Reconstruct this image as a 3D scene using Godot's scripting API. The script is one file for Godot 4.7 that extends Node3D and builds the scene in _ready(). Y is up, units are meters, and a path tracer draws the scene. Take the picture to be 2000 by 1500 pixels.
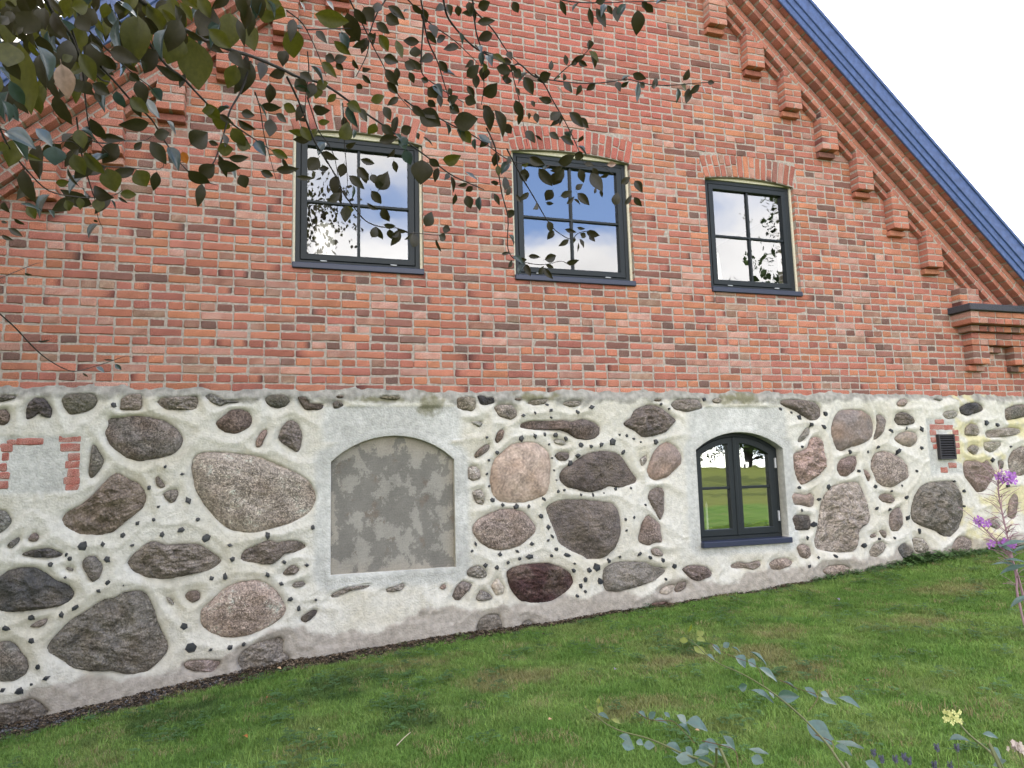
extends Node3D
# Brick gable of an old house on a boulder plinth, lawn in front, cherry branches hanging in from the left.
# World: x along the wall to the right, y up (0 = foot of the brickwork), z out of the wall. Metres.

const CX := 4.79            # middle of the gable
const COURSE := 0.0767      # height of a brick course
const HEADER := 0.13        # width of a header with its joint
const SLOPE := 0.7522       # roof pitch in radians
var rng := RandomNumberGenerator.new()
var M := {}
var TX := {}
var used_names := {}
var stone_tables := []
var noise_a := FastNoiseLite.new()
var noise_b := FastNoiseLite.new()
var noise_c := FastNoiseLite.new()


class MB:
	# collects indexed triangles with a colour for each vertex, and gives them smooth normals
	var v := PackedVector3Array()
	var c := PackedColorArray()
	var idx := PackedInt32Array()
	var uv := PackedVector2Array()

	func add(p: Vector3, col := Color.WHITE) -> int:
		v.append(p)
		c.append(col)
		return v.size() - 1

	func tri(a: int, b: int, d: int) -> void:
		idx.append(a)
		idx.append(b)
		idx.append(d)

	func quad(a: int, b: int, d: int, e: int) -> void:
		# a b d e counter-clockwise as seen from outside
		tri(a, d, b)
		tri(a, e, d)

	func face(a: Vector3, b: Vector3, d: Vector3, e: Vector3, col := Color.WHITE) -> void:
		var i := add(a, col)
		add(b, col)
		add(d, col)
		add(e, col)
		quad(i, i + 1, i + 2, i + 3)

	func box(lo: Vector3, hi: Vector3, col := Color.WHITE, bevel := 0.0, xf := Transform3D()) -> void:
		var b := bevel
		var x0 := lo.x
		var x1 := hi.x
		var y0 := lo.y
		var y1 := hi.y
		var z0 := lo.z
		var z1 := hi.z
		if b <= 0.0:
			var p := [Vector3(x0, y0, z0), Vector3(x1, y0, z0), Vector3(x1, y1, z0), Vector3(x0, y1, z0), Vector3(x0, y0, z1), Vector3(x1, y0, z1), Vector3(x1, y1, z1), Vector3(x0, y1, z1)]
			for f in [[4, 5, 6, 7], [1, 0, 3, 2], [5, 1, 2, 6], [0, 4, 7, 3], [7, 6, 2, 3], [0, 1, 5, 4]]:
				face(xf * p[f[0]], xf * p[f[1]], xf * p[f[2]], xf * p[f[3]], col)
			return
		# six faces inset by the bevel, twelve edge strips, eight corners; flat shaded
		var s := [[x0, x0 + b, x1 - b, x1], [y0, y0 + b, y1 - b, y1], [z0, z0 + b, z1 - b, z1]]
		for ax in 3:
			var u: int = (ax + 1) % 3
			var w: int = (ax + 2) % 3
			for side in [0, 3]:
				var q := []
				for k in [[1, 1], [2, 1], [2, 2], [1, 2]]:
					var a := [0.0, 0.0, 0.0]
					a[ax] = s[ax][side]
					a[u] = s[u][k[0]]
					a[w] = s[w][k[1]]
					q.append(xf * Vector3(a[0], a[1], a[2]))
				if side == 3:
					face(q[0], q[1], q[2], q[3], col)
				else:
					face(q[3], q[2], q[1], q[0], col)
			# edge strips along ax
			for su in [0, 3]:
				for sw in [0, 3]:
					var iu: int = 1 if su == 0 else 2
					var iw: int = 1 if sw == 0 else 2
					var q := []
					for k in [[1, su, iw], [2, su, iw], [2, iu, sw], [1, iu, sw]]:
						var a := [0.0, 0.0, 0.0]
						a[ax] = s[ax][k[0]]
						a[u] = s[u][k[1]]
						a[w] = s[w][k[2]]
						q.append(xf * Vector3(a[0], a[1], a[2]))
					if (su == 0) == (sw == 0):
						face(q[0], q[1], q[2], q[3], col)
					else:
						face(q[3], q[2], q[1], q[0], col)

	func mesh(colored := true) -> ArrayMesh:
		var n := PackedVector3Array()
		n.resize(v.size())
		for t in range(0, idx.size(), 3):
			var a := v[idx[t]]
			var nn := (v[idx[t + 2]] - a).cross(v[idx[t + 1]] - a)
			n[idx[t]] += nn
			n[idx[t + 1]] += nn
			n[idx[t + 2]] += nn
		for k in n.size():
			n[k] = n[k].normalized() if n[k].length_squared() > 0.0 else Vector3.UP
		var arr := []
		arr.resize(Mesh.ARRAY_MAX)
		arr[Mesh.ARRAY_VERTEX] = v
		arr[Mesh.ARRAY_NORMAL] = n
		arr[Mesh.ARRAY_INDEX] = idx
		if colored:
			arr[Mesh.ARRAY_COLOR] = c
		if uv.size() == v.size():
			arr[Mesh.ARRAY_TEX_UV] = uv
		var m := ArrayMesh.new()
		m.add_surface_from_arrays(Mesh.PRIMITIVE_TRIANGLES, arr)
		return m


func numbered(called: String) -> String:
	if not used_names.has(called):
		used_names[called] = 0
		return called
	used_names[called] += 1
	return "%s_%03d" % [called, used_names[called]]


func part(called: String, m: Mesh, material: Material, parent: Node3D) -> MeshInstance3D:
	var o := MeshInstance3D.new()
	o.name = called
	o.mesh = m
	o.material_override = material
	parent.add_child(o, true)
	return o


func holder(called: String, parent: Node3D, at := Vector3.ZERO) -> Node3D:
	var o := Node3D.new()
	o.name = called
	o.position = at
	parent.add_child(o, true)
	return o


func thing(called: String, label: String, category: String, at := Vector3.ZERO, group := "") -> Node3D:
	var o := Node3D.new()
	o.name = numbered(called)
	add_child(o)
	o.position = at
	tag(o, label, category, group)
	return o


func tag(o: Node3D, label: String, category := "", group := "", kind := "") -> void:
	if label:
		o.set_meta("label", label)
	if category:
		o.set_meta("category", category)
	if group:
		o.set_meta("group", group)
	if kind:
		o.set_meta("kind", kind)


func lin(r: float, g: float, b: float, k := 1.0) -> Color:
	var c := Color(r / 255.0, g / 255.0, b / 255.0).srgb_to_linear()
	return Color(c.r * k, c.g * k, c.b * k)


func noise_tex(freq: float, octaves: int, low: Color, high: Color, seed_: int, normal := false, strength := 4.0, size := 512, type := FastNoiseLite.TYPE_SIMPLEX_SMOOTH) -> NoiseTexture2D:
	var n := FastNoiseLite.new()
	n.noise_type = type
	n.seed = seed_
	n.frequency = freq
	n.fractal_octaves = octaves
	var t := NoiseTexture2D.new()
	t.width = size
	t.height = size
	t.seamless = true
	t.noise = n
	if normal:
		t.as_normal_map = true
		t.bump_strength = strength
	else:
		var g := Gradient.new()
		g.set_color(0, low)
		g.set_color(1, high)
		t.color_ramp = g
	return t


func mat(called: String, albedo: Color, rough := 0.9, vertex := false, spec := 0.35) -> StandardMaterial3D:
	# albedo is given as a linear base colour
	var m := StandardMaterial3D.new()
	m.resource_name = called
	m.albedo_color = albedo.linear_to_srgb()
	m.roughness = rough
	m.metallic_specular = spec
	m.vertex_color_use_as_albedo = vertex
	M[called] = m
	return m


func grain(m: StandardMaterial3D, albedo: Texture2D, normal: Texture2D, scale: float, depth := 1.0) -> void:
	m.uv1_triplanar = true
	m.uv1_world_triplanar = true
	m.uv1_scale = Vector3.ONE * scale
	if albedo:
		m.albedo_texture = albedo
	if normal:
		m.normal_enabled = true
		m.normal_texture = normal
		m.normal_scale = depth


func make_materials() -> void:
	var g := func(a: float) -> Color: return Color(a, a, a)
	TX.grit = noise_tex(0.07, 5, g.call(0.55), g.call(1.0), 11)
	TX.grit_n = noise_tex(0.09, 4, Color.BLACK, Color.WHITE, 11, true, 3.0)
	TX.speckle = noise_tex(0.16, 3, g.call(0.30), g.call(1.0), 12, false, 4.0, 512, FastNoiseLite.TYPE_VALUE)
	TX.speckle_n = noise_tex(0.12, 4, Color.BLACK, Color.WHITE, 12, true, 6.0)
	TX.rough_n = noise_tex(0.035, 5, Color.BLACK, Color.WHITE, 13, true, 9.0)
	TX.cloud = noise_tex(0.02, 5, g.call(0.75), g.call(1.0), 14)
	TX.soft = noise_tex(0.02, 5, g.call(0.87), g.call(1.0), 16)
	TX.wavy_n = noise_tex(0.012, 2, Color.BLACK, Color.WHITE, 19, true, 6.0)
	TX.plaster_n = noise_tex(0.05, 5, Color.BLACK, Color.WHITE, 15, true, 4.0)
	var w := Color.WHITE
	grain(mat("brick", w, 0.92, true, 0.3), TX.grit, TX.grit_n, 2.6, 1.6)
	grain(mat("joint", Color(0.49, 0.425, 0.365), 0.95, false, 0.2), TX.cloud, TX.grit_n, 3.0, 1.2)
	grain(mat("plaster", w, 0.93, true, 0.25), TX.soft, TX.plaster_n, 1.6, 0.9)
	grain(mat("stone0", w, 0.85, true, 0.35), TX.grit, TX.rough_n, 2.0, 1.6)
	grain(mat("stone1", w, 0.85, true, 0.35), TX.speckle, TX.speckle_n, 1.35, 1.5)
	grain(mat("stone2", w, 0.88, true, 0.35), TX.grit, TX.rough_n, 1.6, 2.6)
	grain(mat("stone3", w, 0.75, true, 0.4), TX.cloud, TX.grit_n, 3.0, 0.5)
	mat("flint", Color(0.018, 0.02, 0.025), 0.35, false, 0.5)
	grain(mat("cream", Color(0.70, 0.645, 0.50), 0.8), TX.soft, null, 3.0)
	mat("frame", Color(0.016, 0.020, 0.022), 0.45, false, 0.35)
	mat("sill_metal", Color(0.018, 0.024, 0.05), 0.4, false, 0.5)
	grain(mat("fascia", Color(0.062, 0.108, 0.27), 0.5, false, 0.5), TX.cloud, null, 1.2)
	grain(mat("roofing", Color(0.03, 0.035, 0.045), 0.85), TX.cloud, null, 1.0)
	grain(mat("slate", Color(0.10, 0.10, 0.12), 0.7), TX.grit, TX.rough_n, 2.5, 1.0)
	mat("inside", Color(0.32, 0.30, 0.27), 0.9)
	mat("inside_dark", Color(0.05, 0.045, 0.04), 0.9)
	mat("lamp_cloth", Color(0.50, 0.47, 0.40), 0.8)
	mat("candle_wax", Color(0.8, 0.78, 0.72), 0.5)
	mat("vent_metal", Color(0.035, 0.033, 0.036), 0.5)
	mat("hinge", Color(0.45, 0.46, 0.47), 0.35, false, 0.5)
	# coated window glass: passes most light, mirrors the rest
	var one := Image.create(4, 4, false, Image.FORMAT_RGBA8)
	one.fill(w)
	var gl := mat("glass", Color(0.93, 0.96, 1.0), 0.0, false, 0.5)
	gl.albedo_color.a = 0.2
	gl.albedo_texture = ImageTexture.create_from_image(one)
	gl.metallic = 1.0
	gl.transparency = BaseMaterial3D.TRANSPARENCY_ALPHA
	grain(gl, null, TX.wavy_n, 0.7, 0.012)
	var go := mat("glass_clear", Color(0.9, 0.95, 0.9), 0.0, false, 0.5)
	go.albedo_color.a = 0.5
	go.albedo_texture = gl.albedo_texture
	go.metallic = 1.0
	go.transparency = BaseMaterial3D.TRANSPARENCY_ALPHA
	grain(go, null, TX.wavy_n, 0.7, 0.012)
	# plants
	mat("bark", Color(0.022, 0.018, 0.017), 0.7)
	mat("twig_green", Color(0.10, 0.11, 0.045), 0.6)
	mat("twig_red", Color(0.10, 0.05, 0.03), 0.6)
	var leafs := {"leaf0": [Color(0.080, 0.078, 0.022), 0.6, Color(0.8, 0.82, 0.18)], "leaf1": [Color(0.032, 0.027, 0.014), 0.55, Color(0.45, 0.36, 0.12)], "leaf2": [Color(0.055, 0.078, 0.085), 0.28, Color(0.1, 0.14, 0.08)], "leaf3": [Color(0.34, 0.24, 0.19), 0.6, Color(0.4, 0.25, 0.2)], "leaf4": [Color(0.42, 0.17, 0.025), 0.6, Color(0.6, 0.3, 0.05)], "leaf5": [Color(0.23, 0.27, 0.045), 0.45, Color(0.7, 0.8, 0.2)], "leaf6": [Color(0.085, 0.145, 0.125), 0.4, Color(0.2, 0.3, 0.15)]}
	for k in leafs:
		var m := mat(k, leafs[k][0], leafs[k][1], false, 0.5)
		m.backlight_enabled = true
		m.backlight = leafs[k][2].linear_to_srgb()
		grain(m, TX.cloud, null, 9.0)
	mat("petal", Color(0.29, 0.11, 0.37), 0.7)
	mat("pod", Color(0.27, 0.17, 0.19), 0.8)
	mat("bud", Color(0.06, 0.058, 0.095), 0.8)
	mat("blossom_yellow", Color(0.52, 0.52, 0.22), 0.7)
	mat("blossom_pale", Color(0.42, 0.35, 0.31), 0.7)
	for k in [["grass", w], ["clover", w], ["litter", w], ["pebble", w], ["crown", w]]:
		mat(k[0], k[1], 0.8, true, 0.3)
	M.grass.backlight_enabled = true
	M.grass.backlight = Color(0.35, 0.45, 0.12)
	M.crown.backlight_enabled = true
	M.crown.backlight = Color(0.3, 0.38, 0.1)
	grain(mat("lawn_soil", w, 0.95, true, 0.2), TX.grit, TX.rough_n, 2.0, 1.0)
	grain(mat("cap_cloud", w, 0.9), TX.cloud, null, 1.0)


func sky_image() -> ImageTexture:
	# broken cloud over blue, brightest near the sun
	var wd := 1024
	var ht := 512
	var px := PackedFloat32Array()
	px.resize(wd * ht * 3)
	var n := FastNoiseLite.new()
	n.seed = 215
	n.frequency = 0.8
	n.fractal_octaves = 6
	n.fractal_gain = 0.5
	var n2 := FastNoiseLite.new()
	n2.seed = 8
	n2.frequency = 1.6
	n2.fractal_octaves = 4
	var sun := sun_towards()
	for j in ht:
		var el := (0.5 - (j + 0.5) / ht) * PI
		for i in wd:
			var k := (j * wd + i) * 3
			if el <= 0.0:
				px[k] = 0.30
				px[k + 1] = 0.33
				px[k + 2] = 0.28
				continue
			var ph := ((i + 0.5) / wd - 0.25) * TAU
			var d := Vector3(cos(ph) * cos(el), sin(el), sin(ph) * cos(el))
			var q := Vector3(d.x, 0.0, d.z) / (d.y + 0.22)
			var f := n.get_noise_3d(q.x + 3.1, q.z - 1.7, 0.0)
			var cover := smoothstep(-0.34, 0.06, f)
			var shade := 0.5 + 0.5 * n2.get_noise_3d(q.x, q.z, 4.0)
			var blue := Color(0.62, 0.80, 1.10).lerp(Color(0.20, 0.42, 1.0), pow(d.y, 0.55)) * 1.05
			var near := maxf(0.0, d.dot(sun))
			var white := Color(1.06, 1.0, 0.935) * (1.25 + 0.85 * shade + 0.9 * pow(near, 6.0))
			# thin veil glaring round the sun
			cover = maxf(cover, 0.9 * smoothstep(0.55, 0.9, near))
			var c := blue.lerp(white, cover * 0.94)
			c *= 0.85 + 0.65 * pow(1.0 - d.y, 2.5)   # brighter towards the hazy horizon
			px[k] = c.r
			px[k + 1] = c.g
			px[k + 2] = c.b
	return ImageTexture.create_from_image(Image.create_from_data(wd, ht, false, Image.FORMAT_RGBF, px.to_byte_array()))


func sun_towards() -> Vector3:
	# the sun stands behind the house, to the right
	var az := deg_to_rad(24.0)
	var e := deg_to_rad(43.0)
	return Vector3(sin(az) * cos(e), sin(e), -cos(az) * cos(e))


func _ready() -> void:
	rng.seed = 20
	var cam := Camera3D.new()
	cam.name = "camera"
	cam.position = Vector3(2.0764, -0.7402, 6.4933)
	cam.rotation = Vector3(deg_to_rad(6.9944), deg_to_rad(-17.5601), deg_to_rad(-1.5396))
	cam.fov = 56.36
	cam.near = 0.05
	cam.far = 900.0
	add_child(cam)
	var env := Environment.new()
	env.background_mode = Environment.BG_SKY
	env.tonemap_mode = Environment.TONE_MAPPER_LINEAR
	env.tonemap_exposure = 2.55
	env.sdfgi_enabled = true
	env.ssao_enabled = true
	env.ssil_enabled = true
	env.sky = Sky.new()
	var sm := PanoramaSkyMaterial.new()
	sm.panorama = sky_image()
	env.sky.sky_material = sm
	env.background_energy_multiplier = 1.0
	var we := WorldEnvironment.new()
	we.name = "world_environment"
	we.environment = env
	add_child(we)
	var sun := DirectionalLight3D.new()
	sun.name = "sun"
	sun.light_energy = 0.95
	sun.light_color = Color(1.0, 0.95, 0.86)
	sun.light_angular_distance = 0.5
	sun.shadow_enabled = true
	add_child(sun)
	sun.look_at_from_position(sun_towards() * 50.0, Vector3.ZERO)

	noise_a.seed = 31
	noise_a.frequency = 1.0
	noise_a.fractal_octaves = 4
	noise_b.seed = 32
	noise_b.frequency = 6.0
	noise_b.fractal_octaves = 3
	noise_c.seed = 33
	noise_c.frequency = 22.0
	noise_c.fractal_octaves = 2
	make_materials()
	print("materials ", Time.get_ticks_msec())
	build_ground()
	print("ground ", Time.get_ticks_msec())
	build_house()
	print("house ", Time.get_ticks_msec())
	build_inside_things()
	build_cherry()
	print("cherry ", Time.get_ticks_msec())
	build_far_trees()
	build_shoots()
	build_fireweed()
	build_small_things()
	print("done ", Time.get_ticks_msec())


# ---------------------------------------------------------------- the house

# windows in the brickwork: left, right, sill, springing, crown of the flat arch
const UPPER := [[2.105, 3.293, 1.165, 2.400, 2.458], [4.190, 5.495, 1.172, 2.455, 2.508], [6.400, 7.555, 1.165, 2.395, 2.440]]
# openings in the plinth: left, right, bottom, springing, crown
const NICHE := [2.450, 3.545, -1.575, -0.610, -0.390]
const LOWER := [6.075, 7.130, -1.500, -0.566, -0.390]
const WALL_L := -1.55
const WALL_R := 11.13


func arch_y(o: Array, x: float, grow := 0.0) -> float:
	# height of the segmental arch over x; grow > 0 is the outer side of the ring
	var cx: float = (o[0] + o[1]) / 2.0
	var hw: float = (o[1] - o[0]) / 2.0
	var rise: float = o[4] - o[3]
	var r := (hw * hw + rise * rise) / (2.0 * rise)
	var cy: float = o[4] - r
	var rr := r + grow
	return cy + sqrt(maxf(0.0, rr * rr - (x - cx) * (x - cx)))


func slope_s(x: float, y: float) -> float:
	# distance up from the roof's reference line, the same on both sides of the gable
	var xx := CX + absf(x - CX)
	return xx * sin(SLOPE) + y * cos(SLOPE)


func slope_y(x: float, s: float) -> float:
	var xx := CX + absf(x - CX)
	return (s - xx * sin(SLOPE)) / cos(SLOPE)


func brick_color(x: float, y: float, header: bool) -> Array:
	# [base colour, second colour, how the second is laid: 0 none, 1 from one end, 2 blotches]
	var reds := [lin(204, 118, 92), lin(210, 124, 94), lin(196, 108, 86), lin(190, 104, 88), lin(214, 130, 96), lin(200, 116, 98), lin(186, 102, 90), lin(208, 118, 86)]
	var oranges := [lin(214, 130, 84), lin(216, 134, 90), lin(210, 126, 82)]
	var darks := [lin(134, 84, 78), lin(118, 78, 74), lin(146, 92, 84), lin(106, 86, 82)]
	var pales := [lin(200, 152, 130), lin(196, 160, 138), lin(206, 150, 128), lin(188, 164, 138)]
	var r := rng.randf()
	# bands of the wall laid at different times
	var older := smoothstep(0.35, 0.6, 1.0 - absf(y - 0.65) / 1.1) * (0.6 + 0.5 * noise_a.get_noise_2d(x * 0.5, y * 0.7))
	var newer := x > 3.3 and x < 6.0 and y > 2.9
	var col: Color = reds[rng.randi() % reds.size()]
	var col2 := col
	var how := 0
	var p_dark := 0.062 + (0.035 if header else 0.02) + 0.04 * older
	var p_pale := 0.03 + 0.16 * older * (1.0 if header else 0.45)
	if newer:
		col = [lin(196, 92, 80), lin(202, 100, 84), lin(188, 86, 78), lin(206, 108, 88)][rng.randi() % 4]
		if r < 0.03:
			col = darks[rng.randi() % 4]
	elif r < p_dark:
		col = darks[rng.randi() % darks.size()]
		if header and rng.randf() < 0.25:
			col = lin(90, 80, 79)
	elif r < p_dark + p_pale:
		col = pales[rng.randi() % pales.size()]
		col2 = lin(150, 100, 84)
		how = 2
	elif r < p_dark + p_pale + 0.14:
		col = oranges[rng.randi() % oranges.size()]
	elif r < p_dark + p_pale + 0.22:
		col2 = darks[rng.randi() % darks.size()]
		how = 1
	elif r < p_dark + p_pale + 0.34:
		col = col.lerp(lin(206, 160, 145), 0.45)
		col2 = lin(214, 176, 160)
		how = 2
	if y < 1.03 and y > 0.955 and x > 4.2 and x < 5.5:
		col = oranges[rng.randi() % 3]
		how = 0
	var v := rng.randf_range(0.76, 1.12)
	col = col.lerp(lin(210, 150, 126), 0.28)
	var grey := col.get_luminance()
	col = col.lerp(Color(grey, grey, grey), 0.13)
	return [col * v, col2 * v, how]


const BRICK_K := 1.3


func brick(mb: MB, xf: Transform3D, w: float, h: float, depth: float, look: Array) -> void:
	# one hand-made brick: rounded arrises, uneven face, local front at z = 0
	var nx := 4 if w < 0.16 else 6
	var xs := []
	var e := 0.007
	xs.append(-w / 2)
	for i in nx - 1:
		xs.append(-w / 2 + e + (w - 2 * e) * (i + rng.randf_range(-0.12, 0.12) * (1.0 if i > 0 and i < nx - 2 else 0.0)) / (nx - 2))
	xs.append(w / 2)
	var ys := [-h / 2, -h / 2 + e, h / 2 - e, h / 2]
	var first := mb.v.size()
	var cols := xs.size()
	var end := 1.0 if rng.randf() < 0.5 else -1.0
	var lift := rng.randf_range(-0.004, 0.004)
	var tx := rng.randf_range(-0.02, 0.02)
	for j in 4:
		for i in cols:
			var border: bool = i == 0 or j == 0 or i == cols - 1 or j == 3
			var corner: bool = (i == 0 or i == cols - 1) and (j == 0 or j == 3)
			var x: float = xs[i]
			var y: float = ys[j]
			if border:
				x += rng.randf_range(-0.0036, 0.0036) - signf(x) * (0.006 if corner else 0.0)
				y += rng.randf_range(-0.0036, 0.0036) - signf(y) * (0.005 if corner else 0.0)
			var z := lift * 0.7 + tx * x + (-0.0042 if border else rng.randf_range(-0.002, 0.002))
			var c: Color = look[0]
			if look[2] == 1:
				c = c.lerp(look[1], smoothstep(0.05, 0.5, end * x / w + rng.randf_range(-0.08, 0.08)))
			elif look[2] == 2:
				c = c.lerp(look[1], rng.randf() * 0.7)
			mb.add(xf * Vector3(x, y, z), c * (BRICK_K * rng.randf_range(0.87, 1.1)))
	for j in 3:
		for i in cols - 1:
			var a := first + j * cols + i
			mb.quad(a, a + 1, a + cols + 1, a + cols)
	# sides
	var loop := []
	for i in cols:
		loop.append(first + i)
	for j in [1, 2]:
		loop.append(first + j * cols + cols - 1)
	for i in cols:
		loop.append(first + 3 * cols + cols - 1 - i)
	for j in [2, 1]:
		loop.append(first + j * cols)
	var back := mb.v.size()
	var inv := xf.affine_inverse()
	for k in loop:
		var p: Vector3 = inv * mb.v[k]
		mb.add(xf * Vector3(p.x, p.y, -depth), mb.c[k])
	var m := loop.size()
	for k in m:
		var a: int = loop[k]
		var b: int = loop[(k + 1) % m]
		mb.quad(b, a, back + k, back + (k + 1) % m)


func wall_sheet(z: float, s_top: float, y_bottom: float, openings: Array, flip: bool, col := Color.WHITE) -> ArrayMesh:
	# an upright sheet of the gable with the openings left out
	var mb := MB.new()
	var cuts := [WALL_L, WALL_R, CX]
	for o in openings:
		for k in 9:
			cuts.append(lerpf(o[0], o[1], k / 8.0))
	cuts.sort()
	for k in cuts.size() - 1:
		var a: float = cuts[k]
		var b: float = cuts[k + 1]
		if b - a < 0.0005:
			continue
		var mid := (a + b) / 2
		var low_a := y_bottom
		var low_b := y_bottom
		var here := []
		for o in openings:
			if mid > o[0] and mid < o[1]:
				here.append(o)
		here.sort_custom(func(p, q): return p[2] < q[2])
		for o in here:
			_panel(mb, a, b, low_a, low_b, o[2], o[2], z, flip, col)
			low_a = arch_y(o, clampf(a, o[0], o[1]))
			low_b = arch_y(o, clampf(b, o[0], o[1]))
		_panel(mb, a, b, low_a, low_b, slope_y(a, s_top), slope_y(b, s_top), z, flip, col)
	return mb.mesh()


func _panel(mb: MB, a: float, b: float, la: float, lb: float, ha: float, hb: float, z: float, flip: bool, col: Color) -> void:
	if flip:
		mb.face(Vector3(b, lb, z), Vector3(a, la, z), Vector3(a, ha, z), Vector3(b, hb, z), col)
	else:
		mb.face(Vector3(a, la, z), Vector3(b, lb, z), Vector3(b, hb, z), Vector3(a, ha, z), col)


func jambs(mb: MB, o: Array, z0: float, z1: float, inset := 0.0, bottom := true, col := Color.WHITE) -> void:
	# the four inner faces of an opening, from depth z0 back to z1
	var l: float = o[0] + inset
	var r: float = o[1] - inset
	var b: float = o[2] + inset
	var pts := [Vector2(l, b)]
	for k in 13:
		var x := lerpf(l, r, k / 12.0)
		pts.append(Vector2(x, arch_y(o, x, -inset)))
	pts.append(Vector2(r, b))
	if bottom:
		pts.append(Vector2(l, b))
	for k in pts.size() - 1:
		var p: Vector2 = pts[k]
		var q: Vector2 = pts[k + 1]
		mb.face(Vector3(p.x, p.y, z0), Vector3(q.x, q.y, z0), Vector3(q.x, q.y, z1), Vector3(p.x, p.y, z1), col)


func ring(outer: Array, inner: Array, zf: float, zb: float) -> MB:
	# a closed frame between two outlines with as many points, front at zf, back at zb
	var mb := MB.new()
	var n := outer.size()
	for k in n:
		var a: Vector2 = outer[k]
		var b: Vector2 = outer[(k + 1) % n]
		var c: Vector2 = inner[(k + 1) % n]
		var d: Vector2 = inner[k]
		# outlines run counter-clockwise
		var ac := a.lerp(d, 0.08)
		var bc := b.lerp(c, 0.08)
		var cc := c.lerp(b, 0.08)
		var dc := d.lerp(a, 0.08)
		var g := 0.003
		mb.face(Vector3(ac.x, ac.y, zf), Vector3(bc.x, bc.y, zf), Vector3(cc.x, cc.y, zf), Vector3(dc.x, dc.y, zf))
		mb.face(Vector3(a.x, a.y, zf - g), Vector3(b.x, b.y, zf - g), Vector3(bc.x, bc.y, zf), Vector3(ac.x, ac.y, zf))
		mb.face(Vector3(dc.x, dc.y, zf), Vector3(cc.x, cc.y, zf), Vector3(c.x, c.y, zf - g), Vector3(d.x, d.y, zf - g))
		mb.face(Vector3(b.x, b.y, zf - g), Vector3(a.x, a.y, zf - g), Vector3(a.x, a.y, zb), Vector3(b.x, b.y, zb))
		mb.face(Vector3(d.x, d.y, zf - g), Vector3(c.x, c.y, zf - g), Vector3(c.x, c.y, zb), Vector3(d.x, d.y, zb))
	return mb


func rect_path(l: float, r: float, b: float, t: float) -> Array:
	return [Vector2(l, b), Vector2(r, b), Vector2(r, t), Vector2(l, t)]


func arch_path(o: Array, l: float, r: float, b: float, shrink: float) -> Array:
	# outline of the part of an arched opening between l and r, counter-clockwise
	var p := [Vector2(l, b), Vector2(r, b)]
	for k in 13:
		var x := lerpf(r, l, k / 12.0)
		p.append(Vector2(x, arch_y(o, x, -shrink)))
	return p


func sheet(path: Array, z: float, tilt := Vector2.ZERO) -> ArrayMesh:
	# a flat convex pane filled from its middle
	var mb := MB.new()
	var c := Vector2.ZERO
	for p in path:
		c += p / path.size()
	mb.add(Vector3(c.x, c.y, z))
	for p in path:
		mb.add(Vector3(p.x, p.y, z + (p.x - c.x) * tilt.x + (p.y - c.y) * tilt.y))
	for k in path.size():
		mb.tri(0, 1 + (k + 1) % path.size(), 1 + k)
	return mb.mesh(false)


func build_house() -> void:
	var house := thing("brick_house", "old red brick gable house on a white pointed boulder plinth", "house", Vector3(CX, -2.2, 0))
	house.position = Vector3.ZERO
	var body := MB.new()
	# side and back walls, inner floors; the front is built piece by piece
	var back := -12.0
	body.box(Vector3(WALL_L, -3.2, back), Vector3(WALL_L + 0.3, 0.75, -0.4))
	part("side_wall", body.mesh(false), M.joint, house)
	body = MB.new()
	body.box(Vector3(WALL_R - 0.3, -3.2, back), Vector3(WALL_R, 0.75, -0.4))
	part("side_wall", body.mesh(false), M.joint, house)
	part("rear_wall", wall_sheet(back, 8.1, -3.2, [], true), M.joint, house)
	var floors := MB.new()
	floors.box(Vector3(WALL_L + 0.3, -2.6, back), Vector3(WALL_R - 0.3, -2.35, -0.36))
	floors.box(Vector3(WALL_L + 0.3, 0.05, back), Vector3(WALL_R - 0.3, 0.3, -0.36))
	floors.box(Vector3(1.0, 2.75, back), Vector3(8.6, 2.85, -0.36))
	floors.box(Vector3(WALL_L + 0.3, -2.35, -5.2), Vector3(WALL_R - 0.3, 2.75, -5.0))
	part("floors", floors.mesh(false), M.inside, house)
	build_brickwork(house)
	build_cornice(house)
	build_roof(house, back)
	build_plinth(house)
	for o in UPPER:
		build_casement(house, o)
	build_arched_window(house)
	build_vent(house)


func excluded(course_y: float, x: float) -> bool:
	# inside a window opening or its arch of upright bricks
	for o in UPPER:
		if course_y > o[2] and x > o[0] and x < o[1] and course_y < arch_y(o, x):
			return true
		if course_y >= o[3] - 0.02 and course_y < arch_y(o, clampf(x, o[0] - 0.07, o[1] + 0.07), 0.255):
			var lean: float = (course_y - o[3]) * 0.22
			if x > o[0] - lean and x < o[1] + lean:
				return true
	return false


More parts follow.
